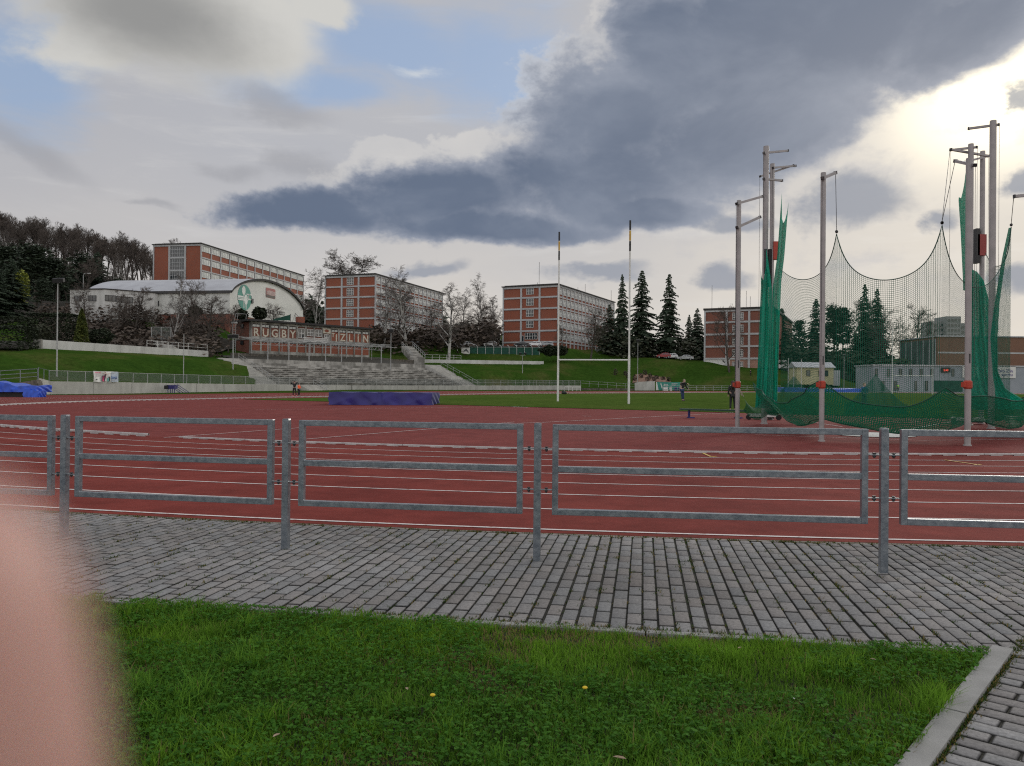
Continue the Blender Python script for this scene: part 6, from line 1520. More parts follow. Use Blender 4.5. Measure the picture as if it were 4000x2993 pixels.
# back triangles of net seen through the front one
def tri_net(label, apex, lx, rx, yb, Z):
    V, UV = [], []
    for k in range(25):
        u = k/24; x = lx+(rx-lx)*u; ya = apex[1]+(yb-apex[1])*(abs(u-(apex[0]-lx)/(rx-lx))*2)**.8 if True else 0; ya = min(ya, yb-12)
        for j in range(10):
            f_ = j/9; p = P(x, ya+(yb+30-ya)*f_, Z+.3*math.sin(u*9)*f_); p.z = max(p.z, zg(p.x, p.y)+.25); V.append(tuple(p)); UV.append((u*(rx-lx)/3100*Z, f_*2))
    tag(npmesh('cage_net', V, grid_faces(25, 10), M['netdense2'], uv=UV, loc=V[0], smooth=True), label, 'net')
M['netdense2'] = netmat('doubled green net', .035, .013, (.006, .10, .06), .15)
tri_net('small peaked net at the back of the cage, seen left of the middle pole', (3102, 1462), 2985, 3230, 1590, 29.5)
tri_net('larger peaked net at the back of the cage, seen right of the middle pole', (3420, 1455), 3300, 3545, 1590, 29.5)
# bunched tall nets on the gates
def bunch(label, left, right, Z, folds, amp, top=None):
    V, UV = [], []; ys = sorted(set([p[0] for p in left]+[p[0] for p in right])); y0, y1 = ys[0], ys[-1]; nu, nv = 60, 60
    for i in range(nu):
        u = i/(nu-1); yt = interp(top, u) if top else y0
        for j in range(nv):
            f_ = j/(nv-1); y = yt+(y1-yt)*f_; x = lerp(interp(left, y), interp(right, y), u)
            p = P(x, y, Z+amp*math.sin(u*folds*2*math.pi+.6*math.sin(f_*5))+amp*.4*math.sin(u*23+f_*3)); V.append(tuple(p)); UV.append((u*amp*folds*3, f_*9))
    t = thing('bunched_net', label, 'net', V[-1]); npmesh('net_sheet', V, grid_faces(nu, nv), M['netdense'], uv=UV, parent=t, smooth=True); return t
n_l = bunch('tall dark green bunched net drawn up in a narrow fold beside the left gate poles', [(750, 3054), (860, 3046), (1000, 3036), (1130, 3018), (1400, 3010), (1590, 2996)], [(750, 3084), (870, 3074), (1000, 3064), (1100, 3052), (1440, 3040), (1595, 3036)], pA.y-.4, 2, .12, [(0, 752), (.12, 800), (.3, 855), (.5, 872), (.7, 862), (.9, 830), (1, 790)])
n_l2 = bunch('lower bright green bunched net hanging left of the tall one on the left gate', [(1040, 2971), (1120, 2972), (1370, 2963), (1590, 2950)], [(965, 2998), (1130, 3016), (1400, 3012), (1595, 3000)], pA.y-.6, 2, .12, [(0, 1045), (.1, 1085), (.25, 1095), (.6, 1040), (.8, 970), (.9, 1010), (1, 1130)])
n_r = bunch('narrow bunched net sliver left of the thick right hand pole', [(670, 3762), (780, 3744), (900, 3752), (1110, 3762)], [(670, 3772), (800, 3776), (1135, 3776)], pE.y+.3, 1, .10, [(0, 770), (.3, 775), (.8, 690), (1, 672)])
n_r2 = bunch('broad dark green bunched net between the right gate poles', [(1050, 3796), (1600, 3790)], [(1050, 3848), (1100, 3850), (1320, 3890), (1450, 3897), (1530, 3930), (1560, 3990), (1600, 4010)], pD.y-1.6, 3, .16, [(0, 1052), (.4, 1062), (.8, 1090), (.9, 1100), (1, 1180)])
n_r3 = bunch('right edge of the cage net folded in a green strip right of the tallest pole', [(890, 3940), (1000, 3916), (1180, 3886), (1320, 3868), (1480, 3880), (1600, 3900)], [(890, 3950), (1000, 3930), (1180, 3905), (1320, 3896), (1450, 3897), (1520, 3928), (1560, 3998), (1600, 4015)], 23.6, 1, .10)
def dolly(label, xa, xb, yb, Zoff=0):
    a, b = gz(xa, yb), gz(xb, yb+2); t = thing('gate_dolly', label, 'cart', tuple(a), 'wheeled bases of the cage gates'); d = b-a
    mb = MB(); mb.beam(a+Vector((0, 0, .16)), b+Vector((0, 0, .16)), .08); mb.beam(a+Vector((.1, .35, .20)), b+Vector((0, .35, .20)), .08); mb.build('beam', M['white'], t)
    mb = MB(); mb.obox(a.lerp(b, .15)+Vector((0, .05, .06)), d*.7, (0, .3, 0), (0, 0, .07)); mb.build('tray', M['dark'], t)
    for f_ in (.02, .97):
        p = a.lerp(b, f_); mb = MB(); mb.tube([(p.x, p.y-.05, p.z+.11), (p.x, p.y+.03, p.z+.11)], .11, 12); mb.build('wheel', M['black'], t)
dolly('low wheeled gate base at the foot of the left cage gate', 2922, 3045, 1640); dolly('low wheeled gate base at the foot of the right cage gate', 3725, 3865, 1657)

# ---------------------------------------------------------------- rugby goals
def goal(label, bl, br, tl, tr, ybar, r, Zs=None, tips=True):
    a = gz(*bl) if not Zs else Vector((PX(bl[0], Zs[0]), Zs[0], zg(PX(bl[0], Zs[0]), Zs[0]))); b = gz(*br) if not Zs else Vector((PX(br[0], Zs[1]), Zs[1], zg(PX(br[0], Zs[1]), Zs[1])))
    t = thing('rugby_goal', label, 'goal', tuple((a+b)/2), 'H shaped rugby goals')
    for p, (px, py) in ((a, tl), (b, tr)):
        z = PZ(px, py, p.y); zb = PZ(px, ybar, p.y); mb = MB(); mb.tube([(p.x, p.y, p.z-.1), (p.x, p.y, zb+.25), (p.x, p.y, zb+.3), (p.x, p.y, z)], [r*1.25, r*1.25, r, r*.85], 10)
        po = mb.build('post', M['white'], t)
        if tips:
            for k, m in enumerate(('black', 'yellow', 'black')):
                z1 = z+.012-k*(z-zb)*.075; mb = MB(); mb.tube([(p.x, p.y, z1-(z-zb)*.07), (p.x, p.y, z1)], r*1.02, 10); mb.build('tip_band', M[m], po)
    za, zb = PZ(bl[0], ybar, a.y), PZ(br[0], ybar+1, b.y); mb = MB(); mb.tube([(a.x, a.y, za), (b.x, b.y, zb)], r*.95, 10); mb.build('crossbar', M['white'], t)
goal('white rugby goal with dark banded tips standing on the near edge of the pitch', (2179, 1569), (2456, 1579), (2186, 907), (2462, 862), 1406, .065)
goal('distant white rugby goal seen through the cage net in front of the grey changing rooms', (3485, 1535), (3643, 1535), (3485, 1288), (3643, 1240), 1467, .06, (122, 119), False)

# ---------------------------------------------------------------- landing mat, bench, covered heaps
def drape(name, label, cat, c, rz, L, D, H, mat, amp, cells=(60, 14, 30), seam=None, slope=0.0, seed=1, lump=0.0):
    r_ = np.random.default_rng(seed); V, Q = [], []; nx, nz, ny = cells; ca, sa = math.cos(rz), math.sin(rz)
    ph = r_.uniform(0, 6.28, 12)
    def pos(u, v, w):                       # u along, v depth (0 front), w height 0..1
        x, y, z = (u-.5)*L, (v-.5)*D, w*H
        wr = amp*(abs(math.sin(u*14+w*2.2+ph[0]))*1.1-abs(math.sin(u*9-w*2.6+ph[1]))*1.2+.35*math.sin(u*41+w*5+ph[2]))*(1.05-w)*.9
        sg = 0
        if seam: sg = .5*amp*math.exp(-((u-seam)*30)**2)*-6*(.4+w)
        yy = y-(wr+sg+amp*2.2*(1-w)) if v < .02 else y
        top = lump*H*(math.sin(u*7+ph[3])*.5+math.sin(u*13+v*5+ph[4])*.35+math.sin(v*9+u*4+ph[5])*.3) if w > .5 else lump*.4*H*math.sin(u*9+ph[6])*w
        z = z*(1-slope*u)+top*min(1, w)*1.0-(.03*H*math.sin(u*25+ph[7])*(v < .02) if w > .9 else 0)
        rx = amp*math.sin(w*9+v*14)*(1-w) if u in (0, 1) else 0
        return (c[0]+(x+rx)*ca-yy*sa, c[1]+(x+rx)*sa+yy*ca, c[2]+z)
    def add(grid, a, b):
        n = len(V); V.extend(grid); Q.extend((grid_faces(a, b)+n).tolist())
    add([pos(i/(nx-1), 0, j/(nz-1)) for i in range(nx) for j in range(nz)], nx, nz)
    add([pos(i/(nx-1), j/(ny-1), 1) for i in range(nx) for j in range(ny)], nx, ny)
    add([pos(1, i/(ny-1), j/(nz-1)) for i in range(ny) for j in range(nz)], ny, nz)
    add([pos(0, 1-i/(ny-1), j/(nz-1)) for i in range(ny) for j in range(nz)], ny, nz)
    add([pos(1-i/(nx-1), 1, j/(nz-1)) for i in range(nx) for j in range(nz)], nx, nz)
    t = thing(name, label, cat, tuple(c)); npmesh('cover', V, Q, mat, parent=t, smooth=True); return t
mf = gz(1488, 1583); mw = (1691-1286)/3100*mf.y; mh = PZ(1488, 1533, mf.y)-mf.z
mt = drape('landing_mat', 'long purple covered high jump landing mat on the red infield', 'mat', (mf.x, mf.y+2.2, mf.z), R(-1), mw, 4.4, mh*.99, M['purple'], .06, (110, 16, 24), .49)
mb = MB(); mb.box((mf.x, mf.y+2.2, mf.z+.05), (mw*.97, 4.2, .1)); mb.build('mat_base', M['black'], mt)
bz = gz(2690, 1634); Zb_ = bz.y; t = thing('bench', 'long backless bench with dark green seat and blue legs beside the cage', 'bench', tuple(bz))
sa_, sb_ = P(2657, 1595.5, Zb_+.1), P(2911, 1602, Zb_-.1); mb = MB(); mb.obox(sa_+Vector((0, -.16, -.07)), sb_-sa_, (0, .30, 0), (0, 0, .07)); mb.build('seat', M['greentop'], t)
for f_ in (.135, .865):
    p = sa_.lerp(sb_, f_); zb = zg(p.x, p.y); mb = MB(); mb.beam((p.x-.03, p.y-.08, zb), (p.x-.03, p.y-.08, p.z-.05), .05); mb.beam((p.x+.05, p.y+.09, zb), (p.x+.05, p.y+.09, p.z-.05), .05); mb.box((p.x+.08, p.y, zb+.025), (.26, .35, .05)); mb.build('leg', M['bluepaint'], t)
Zt_ = 66; zb = zg(PX(60, Zt_), Zt_); t = drape('tarp_heap', 'bright blue tarpaulin thrown over stacked equipment at the left edge', 'tarpaulin', (PX(52, Zt_), Zt_+1.2, PZ(60, 1553, Zt_)+.45), R(4), 3.7, 2.4, .82, M['blue'], .07, (50, 10, 24), None, .42, 4, .16)
mb = MB(); x0 = PX(-40, Zt_); z_ = PZ(60, 1553, Zt_); mb.obox((x0, Zt_+.15, z_-.3), (3.1, 0, 0), (0, 2.2, 0), (0, 0, .95)); mb.build('stacked_mats', M['black'], t)
drape('tarp_heap', 'crumpled end of the blue tarpaulin reaching the ground at the left', 'tarpaulin', (PX(112, Zt_-.5), Zt_+.4, PZ(112, 1558, Zt_)), R(8), 1.25, 1.3, .78, M['blue'], .10, (24, 10, 16), None, .1, 8, .14)
mb = MB(); a = PX(130, 72); mb.prism([(PX(60, 76), 76, -.6), (PX(165, 78), 78, -.6), (PX(155, 78), 78, PZ(155, 1515, 78)), (PX(142, 78), 78, PZ(142, 1484, 78)), (PX(40, 76), 76, PZ(40, 1500, 76))], (0, .8, 0)); tag(mb.build('stone_wall', M['stone'], loc=(a, 77, 0)), 'sloping brown stone wall end behind the blue tarpaulin', 'wall')
mb = MB(); q = WP[2]; mb.prism([P(148, 1550, 80), (q.x, q.y, -.5), (q.x, q.y, 1.36), P(148, 1478, 80)], (.0, .4, 0)); tag(mb.build('concrete_wall', M['concold'], loc=(q.x, q.y, 0)), 'short darker return of the concrete wall left of the banner', 'wall')
railing('railing', 'three bar galvanised railing at the left edge above the blue tarpaulin', [P(-120, 1508, 72), P(20, 1494, 75), P(147, 1484, 80)], 1.15, M['galv'], 3, 2.6, .035)
railing('railing', 'sloping railing between the three bar one and the banner fence', [P(150, 1480, 80), Vector((WP[2].x, WP[2].y, 1.38))], 1.15, M['galv'], 1, 2.5, .03)
Zq = 158; 
t = drape('covered_mats', 'row of blue covered mats with white edges on the far side behind the net', 'mats', (PX(3205, Zq), Zq, PZ(3205, 1536, Zq)), R(2), 15.5, 3, .95, M['blue'], .06, (80, 8, 8), None, .1, 12, .18)
mb = MB(); mb.box((PX(3250, Zq), Zq+.6, PZ(3250, 1517, Zq)), (8.5, 1.2, .14), R(2)); mb.build('white_edge', M['white'], t)
drape('covered_mats', 'low blue covered mat left of the long covered row behind the net', 'mats', (PX(3068, Zq), Zq, PZ(3068, 1535, Zq)), 0, 4.2, 2.5, 1.0, M['bluecloth'], .06, (24, 8, 8), None, .1, 13, .18)

# ---------------------------------------------------------------- banner, starter's stand, shelter, small things by the wall
a, b = wall_at(363), wall_at(459); a, b = a+Vector((.02, -.02, .05)), b+Vector((.02, -.02, .05)); d = (b-a); d.z = 0; LB = d.length; d.normalize(); bt = thing('banner', 'white advertising banner with a group picture and blue lettering on the left mesh fence', 'banner', tuple(a)); out = Vector((d.y, -d.x, 0))*.06
V, Q = [], []; nu, nv = 30, 10; HB = 1.22
def bpnt(u, v, off=0): q = a+d*(LB*u)+out*(1+.8*math.sin(u*9+v*4)+off); return Vector((q.x, q.y, a.z-.03+HB*v+(b.z-a.z)*u-.06*math.sin(math.pi*u)*(1-v)))
npmesh('sheet', [tuple(bpnt(i/(nu-1), j/(nv-1))) for i in range(nu) for j in range(nv)], grid_faces(nu, nv), M['white'], parent=bt, smooth=True)
def bshape(pts, m, nm, off=.25): mb = MB(); mb.poly([bpnt(x, 1-y, off+1.5) for x, y in pts]); return mb.build(nm, m, bt)
M['teal'] = pm('teal print', (.20, .50, .48), None, 3, .7); M['maroon'] = pm('maroon print', (.10, .03, .06), None, 3, .7); M['palegrey'] = pm('pale grey print', (.48, .46, .48), None, 3, .7); M['skyprint'] = pm('pale blue print', (.48, .56, .66), None, 3, .7); M['cyanblue'] = pm('logo blue', (.03, .13, .42), None, 3, .7)
bshape([(.70, .05), (.985, .05), (.985, .95), (.70, .95)], M['skyprint'], 'tinted_area', -.1)
for (x, y0, w_, m) in ((.35, .30, .045, 'maroon'), (.38, .35, .05, 'pink'), (.43, .18, .05, 'maroon'), (.475, .38, .04, 'white'), (.55, .50, .05, 'teal'), (.595, .38, .04, 'dark')):
    bshape([(x-w_*.5, y0+.08), (x+w_*.5, y0+.08), (x+w_*.9, .9), (x-w_*.9, .9)], M[m], 'figure_print', .3+.1*(x*7 % 1)); 
for (x, y) in ((.375, .20), (.43, .11), (.475, .27), (.575, .20)): bshape([(x+.022*math.cos(k*.7), y+.07*math.sin(k*.7)) for k in range(9)], M['skin'], 'figure_print', .5)
for k, (x0, x1, y) in enumerate(((.03, .28, .12), (.05, .22, .25), (.05, .3, .36), (.05, .16, .47), (.71, .93, .14), (.72, .82, .78))): bshape([(x0, y), (x1, y), (x1, y+.045), (x0, y+.045)], M['palegrey'] if k else M['pink'], 'text_line', .2)
bshape([(.06, .72), (.115, .72), (.115, .82), (.06, .82)], M['dark'], 'text_line', .2)
put_text('ČESKÁ', .30, bpnt(.78, .36, 2.2), d, M['cyanblue'], bt, 'lettering', .004, .006)
bshape([(.895+.028*math.cos(k*.63), .62+.10*math.sin(k*.63)) for k in range(10)], M['maroon'], 'logo', .4); bshape([(.885, .52), (.905, .52), (.896, .42)], M['maroon'], 'logo', .4)
Zs_ = 100; t = thing('starter_stand', 'dark blue stand with sloping handrails in front of the left concrete wall', 'stand', (PX(672, Zs_), Zs_, zg(PX(672, Zs_), Zs_)))
zb = PZ(672, 1537, Zs_); mb = MB(); mb.obox((PX(652, Zs_), Zs_, zb+.55), (1.0, 0, 0), (0, .9, 0), (0, 0, .5)); mb.build('platform', M['bluepaint'], t)
mb = MB(); mb.obox((PX(643, Zs_), Zs_-.1, zb+.52), (.5, 0, 0), (0, .3, 0), (0, 0, .48)); mb.build('box', M['black'], t)
for x in (657, 666, 674, 682):
    mb = MB(); mb.beam((PX(x, Zs_), Zs_, zb-.1), (PX(x, Zs_), Zs_, zb+(1.05 if x > 670 else .6)), .08); mb.build('leg', M['bluepaint'], t)
for dy in (0, .9):
    mb = MB(); mb.beam((PX(682, Zs_), Zs_+dy, zb+1.1), (PX(734, Zs_), Zs_+dy, zb+.02), .06); mb.beam((PX(682, Zs_), Zs_+dy, zb+.55), (PX(708, Zs_), Zs_+dy, zb+.05), .06); mb.build('handrail', M['bluepaint'], t)
mb = MB(); q = P(432, 1428, 99); zt = terr(q.x, q.y); mb.box((q.x, q.y, zt+.06), (1.1, 1.0, .16), .1); tag(mb.build('manhole_slab', M['conc'], loc=(q.x, q.y, zt)), 'small pale concrete slab lying in the left grass bank', 'slab')
Zz = 188; t = thing('team_shelter', 'green banner sheet hung on the team shelter by the far railing', 'banner', (PX(2563, Zz), Zz, 1.0)); z0, z1 = PZ(2610, 1525, Zz), PZ(2610, 1493, Zz)
mb = MB(); mb.obox((PX(2566, Zz), Zz, z0), (PX(2662, Zz)-PX(2566, Zz), 0, 0), (0, .05, 0), (0, 0, z1-z0)); mb.build('sheet', M['emblem'], t)
mb = MB(); mb.prism([(PX(2563, Zz), Zz-.03, z0), (PX(2573, Zz), Zz-.03, z0), (PX(2566, Zz), Zz-.03, z1), (PX(2563, Zz), Zz-.03, z1)], (0, -.03, 0)); mb.prism([(PX(2580, Zz), Zz-.03, z1-.3), (PX(2583, Zz), Zz-.03, z1-.3), (PX(2588, Zz), Zz-.03, z1-1.5), (PX(2585, Zz), Zz-.03, z1-1.5)], (0, -.02, 0)); mb.build('stripe', M['white'], t)
put_text('BNL', .62, (PX(2602, Zz), Zz-.04, z1-.85), (1, 0, 0), M['white'], t, 'lettering', .01, .01)
mb = MB()
for x0, x1, y in ((2623, 2647, 1499), (2624, 2641, 1504)): mb.obox((PX(x0, Zz), Zz-.05, PZ(2630, y, Zz)-.12), (PX(x1, Zz)-PX(x0, Zz), 0, 0), (0, .03, 0), (0, 0, .16))
mb.build('text_line', M['palegrey'], t)
for x, m, l in ((2597, 'white', 'white seat pad'), (2606, 'white', 'second white seat pad'), (2621, 'white', 'third white seat pad'), (2641, 'bluepaint', 'dark blue seat box'), (2656, 'bluepaint', 'second dark blue seat box')):
    z_ = PZ(x, 1527, Zz-2); mb = MB(); mb.obox((PX(x-4, Zz-2), Zz-2, z_), (.55, 0, 0), (0, .5, 0), (0, 0, .42)); mb.obox((PX(x-4, Zz-2), Zz-1.55, z_), (.55, 0, 0), (0, .08, 0), (0, 0, .95)); tag(mb.build('seat', M[m], loc=(PX(x, Zz-2), Zz-2, z_)), l+' in front of the green shelter banner', 'seat', 'seats at the team shelter')
railing('railing', 'pale three bar railing along the far side right of the green shelter banner', [P(x, 1527, 186) for x in (2588, 2760, 2900, 3050)], 1.2, M['steel'], 3, 2.0, .04)
def far_bench(label, xa, xb, y, Z, m, h=.45):
    a, b = P(xa, y, Z), P(xb, y, Z); zb = zg(a.x, a.y); t = thing('bench', label, 'bench', (a.x, a.y, zb)); mb = MB(); mb.obox(a, b-a, (0, .35, 0), (0, 0, .06)); mb.build('seat', M[m], t)
    for f_ in (.12, .5, .88): p = a.lerp(b, f_); mb = MB(); mb.box((p.x, p.y+.17, (zb+p.z)/2), (.06, .3, p.z-zb)); mb.build('leg', M[m], t)
far_bench('low dark bench against the far wall left of the white hurdles', 2132, 2212, 1524, 150, 'dark'); far_bench('low dark bench in front of the far wall behind the landing mat', 1527, 1582, 1525, 138, 'dark')
for k, (xa, xb) in enumerate(((2205, 2238), (2238, 2270))):
    Zh_ = 152; t = thing('hurdle', '%s white hurdle frame leaning by the far wall' % ('left' if k == 0 else 'right'), 'hurdle', (PX(xa, Zh_), Zh_, zg(PX(xa, Zh_), Zh_)))
    zb = zg(PX(xa, Zh_), Zh_); mb = MB(); mb.obox((PX(xa, Zh_), Zh_, zb+.72), (PX(xb, Zh_)-PX(xa, Zh_)-.05, 0, 0), (0, .04, 0), (0, 0, .12)); mb.build('bar', M['white'], t)
    for x in (xa, (xa+xb)/2, xb-2): mb = MB(); mb.beam((PX(x, Zh_), Zh_, zb), (PX(x, Zh_), Zh_, zb+.75), .05); mb.beam((PX(x, Zh_), Zh_-.4, zb+.03), (PX(x, Zh_), Zh_+.2, zb+.03), .05); mb.build('leg', M['white'], t)
q = gz(2204, 1541); mb = MB(); mb.ball((q.x, q.y, q.z+.18), .26, 10, 7, sq=(1.3, .7, .75)); mb.ball((q.x-.15, q.y, q.z+.34), .14, 8, 6, sq=(1.2, .6, .5)); tag(mb.build('sports_bag', M['black'], smooth=True, loc=tuple(q)), 'black sports bag lying on the pitch edge beside the left goal post', 'bag')

# ---------------------------------------------------------------- light masts and poles
def mast(label, px, pyt, Z, heads, zb=None, r=.075, arm=0.0):
    x = PX(px, Z); zb = terr(x, Z) if zb is None else zb; zt = PZ(px, pyt, Z); t = thing('light_mast', label, 'lamp post', (x, Z, zb))
    mb = MB(); mb.tube([(x, Z, zb-.3), (x, Z, zb+(zt-zb)*.4), (x, Z, zt)], [r*1.3, r, r*.7], 8); mb.build('pole', M['steel'], t)
    if arm: mb = MB(); mb.beam((x-arm, Z, zt), (x+arm, Z, zt), .07); mb.build('crossarm', M['steel'], t)
    for dx, dz, s_ in heads:
        mb = MB(); mb.obox((x+dx-s_/2, Z-.25, zt+dz), (s_, 0, 0), (0, .4, .12), (0, -.1, s_*.62)); mb.beam((x+dx, Z, zt), (x+dx, Z, zt+dz+.1), .05); mb.build('floodlight', M['black'], t)
mast('tall light mast with two dark floodlights at the left, behind the concrete wall', 222, 1108, 92, [(-.12, .05, .75), (.42, .12, .7)])
mast('bare thin pole on the left bank between two light masts', 717, 1306, 108, [], r=.06)
mast('light mast with two floodlights at the left edge of the terraces', 910, 1322, 128, [(-.45, .0, .8), (.45, .05, .8)], arm=.9)
mast('light mast with one dark floodlight in front of the right end of the canopy', 1526, 1300, 166, [(0, .05, 1.0)], zb=1.2)
mast('low light mast with two floodlights in the grass below the green court', 2041, 1388, 196, [(-.6, .15, .65), (.6, .15, .65)], arm=.7)
mast('thin light mast with a small floodlight on the bank right of the rugby goal', 2491, 1336, 199, [(0, .05, .8)])
mast('lamp post seen through the net right of the cream hut', 3297, 1392, 178, [(0, .0, .6)], r=.06)
for x, y0, Z, l in ((3079, 1400, 160, 'left white pole on the far side seen through the net'), (3130, 1404, 160, 'white pole on the far side beside the cream hut'), (3101, 1436, 158, 'short white pole between the two taller ones behind the net')):
    X = PX(x, Z); mb = MB(); mb.tube([(X, Z, zg(X, Z)-.2), (X, Z, PZ(x, y0, Z))], .05, 8); tag(mb.build('flag_pole', M['white'], loc=(X, Z, 0)), l, 'pole')
Z = 232; x = PX(321, Z); zb = terr(x, Z); zt = PZ(321, 1068, Z); mb = MB(); mb.tube([(x, Z, zb), (x, Z, zt-.6), (x+.3, Z, zt-.1), (x+1.5, Z, zt)], .09, 7); t = thing('street_lamp', 'curved street lamp in front of the dark wood above the annex', 'lamp post', (x, Z, zb)); mb.build('pole', M['steel'], t)
mb = MB(); mb.box((x+1.7, Z, zt+.02), (.9, .3, .14)); mb.build('lamp_head', M['white'], t)
Z = 157; x = PX(913, Z); t = thing('lattice_mast', 'lattice mast with a boxy platform at the left corner of the rugby pavilion', 'mast', (x, Z, 7.5)); mb = MB(); zt = PZ(913, 1260, Z)
for dx in (-.3, .3): mb.tube([(x+dx, Z, 6.5), (x+dx, Z, zt)], .04, 5)
for k in range(18): mb.beam((x-.3, Z, 7+k*.42), (x+.3, Z, 7+k*.42), .035)
mb.build('ladder', M['steel'], t); mb = MB(); z2 = PZ(913, 1224, Z)
mb.beam((x-.1, Z, zt), (x+.35, Z, z2), .06); mb.beam((x+.35, Z, z2), (x+2.4, Z, z2-.15), .07); mb.beam((x+2.4, Z, z2-.15), (x+2.3, Z, zt+.7), .06); mb.beam((x+.75, Z, z2), (x+.5, Z, zt+.2), .06); mb.box((x, Z, zt-.05), (1.1, .6, .3)); mb.build('platform', M['steel'], t)
Z = 167; t = thing('windbreak_fence', 'dark green windbreak sheet behind the pavilion roof in front of the hall', 'fence', (PX(1110, Z), Z, 12)); mb = MB(); mb.prism([P(1068, 1252, Z), P(1135, 1252, Z), P(1134.5, 1229, Z), P(1098, 1239, Z), P(1068, 1247, Z)], (0, .1, 0)); mb.build('sheet', M['court'], t)
mb = MB(); mb.tube([P(1134.5, 1256, Z), P(1134.5, 1226, Z)], .06, 6); mb.beam(P(1153, 1255, Z), P(1153, 1222, Z), .09); mb.beam(P(1153, 1224, Z), P(1184, 1256, Z), .07); mb.beam(P(1153, 1226, Z), P(1143, 1256, Z), .05); mb.build('post', M['dark'], t)

# ---------------------------------------------------------------- cars
CM = {}
def carpaint(nm, c): CM[nm] = pm(nm+' car paint', c, tuple(x*.9 for x in c), 2, .3, 0, spec=.6)
for nm, c in (('white', (.85, .86, .87)), ('silver', (.50, .52, .54)), ('grey', (.16, .17, .18)), ('dark', (.03, .033, .04)), ('red', (.30, .022, .03))): carpaint(nm, c)
M['tail'] = pm('red lamp', (.35, .01, .01), None, 5, .3); M['head'] = pm('clear lamp', (.6, .62, .62), None, 5, .2)
def car_body(style):
    if style == 'estate': low = [(-2.15, .35), (-2.2, .62), (-2.1, .88), (-1.1, .98), (-.95, .98), (2.12, .98), (2.2, .6), (2.15, .33)]; cab = [(-1.15, .97), (-.35, 1.44), (.3, 1.5), (1.75, 1.46), (2.12, .97)]
    elif style == 'hatch': low = [(-1.95, .35), (-2.0, .62), (-1.9, .86), (-1.0, .98), (1.85, 1.0), (1.98, .6), (1.92, .33)]; cab = [(-1.1, .97), (-.3, 1.46), (.4, 1.52), (1.25, 1.46), (1.85, .99)]
    else: low = [(-2.2, .35), (-2.25, .6), (-2.15, .84), (-1.1, .95), (1.5, 1.0), (2.2, .98), (2.25, .6), (2.2, .33)]; cab = [(-1.15, .95), (-.35, 1.40), (.3, 1.45), (.95, 1.40), (1.75, .99)]
    return low, cab
def make_car(label, px, Z, rz, style, paint, dz=.22, loc=None):
    x = PX(px, Z); z = terr(x, Z)+dz; t = thing('parked_car', label, 'car', (0, 0, 0), 'cars parked on the bank'); low, cab = car_body(style); W_ = .86
    mb = MB()
    def loft(profile, ws, mi):               # closed side profile, halves pinched to the given half widths
        for i in range(len(profile)):
            (a, za), (b, zb) = profile[i], profile[(i+1) % len(profile)]; wa, wb = ws[i], ws[(i+1) % len(profile)]; mb.quad((a, -wa, za), (b, -wb, zb), (b, wb, zb), (a, wa, za), mi)
        mb.poly([(a, -w, z_) for (a, z_), w in zip(profile, ws)], mi); mb.poly([(a, w, z_) for (a, z_), w in reversed(list(zip(profile, ws)))], mi)
    loft(low, [W_*(.86 if abs(a) > 2.05 else 1) for a, _ in low], 0); loft(cab, [W_*.98 if zz < 1.1 else W_*.78 for _, zz in cab], 0); mb.build('body', CM[paint], t)
    mb = MB(); c0, c1, c2, c3, c4 = cab
    def sidewin(a0, a1, s_):
        def top(a): return interp([(c0[0], c0[1]), (c1[0], c1[1]), (c2[0], c2[1]), (c3[0], c3[1]), (c4[0], c4[1])], a)
        pts = []
        for a, f_ in ((a0, .08), (a1, .08), (a1, .86), (a0, .86)): zt_ = top(a); zz = .98+(zt_-.98)*f_; pts.append((a, s_*(W_*(.98-.20*(zz-.98)/.5)+.012), zz))
        if s_ < 0: pts = pts[::-1]
        mb.poly(pts)
    for s_ in (-1, 1): sidewin(c0[0]+.28, c2[0]-.06, s_); sidewin(c2[0]+.06, c4[0]-.25, s_)
    mb.poly([(c0[0]+.04-.02, -.70, c0[1]+.04), (c0[0]+.04-.02, .70, c0[1]+.04), (c1[0]-.03, .60, c1[1]-.03), (c1[0]-.03, -.60, c1[1]-.03)][::-1]); mb.poly([(c4[0]-.02, -.66, c4[1]+.08), (c3[0]+.04, -.58, c3[1]-.06), (c3[0]+.04, .58, c3[1]-.06), (c4[0]-.02, .66, c4[1]+.08)][::-1]); mb.build('windows', M['glass'], t)
    for xx in (-1.32, 1.32):
        for s_ in (-1, 1):
            mb = MB(); mb.tube([(xx, s_*.66, .31), (xx, s_*.88, .31)], .31, 14); wo = mb.build('wheel', M['black'], t); mb = MB(); mb.tube([(xx, s_*.86, .31), (xx, s_*.892, .31)], .19, 10); mb.build('rim', M['steel'], wo)
    for s_ in (-1, 1):
        mb = MB(); mb.box((-2.02, s_*.62, .72), (.2, .3, .14)); mb.build('headlight', M['head'], t); mb = MB(); mb.box((low[-3][0]-.03, s_*.70, .84), (.12, .16, .18)); mb.build('tail_light', M['tail'], t)
    t.location = (x, Z, z) if loc is None else loc; t.rotation_euler = (0, 0, rz); return t
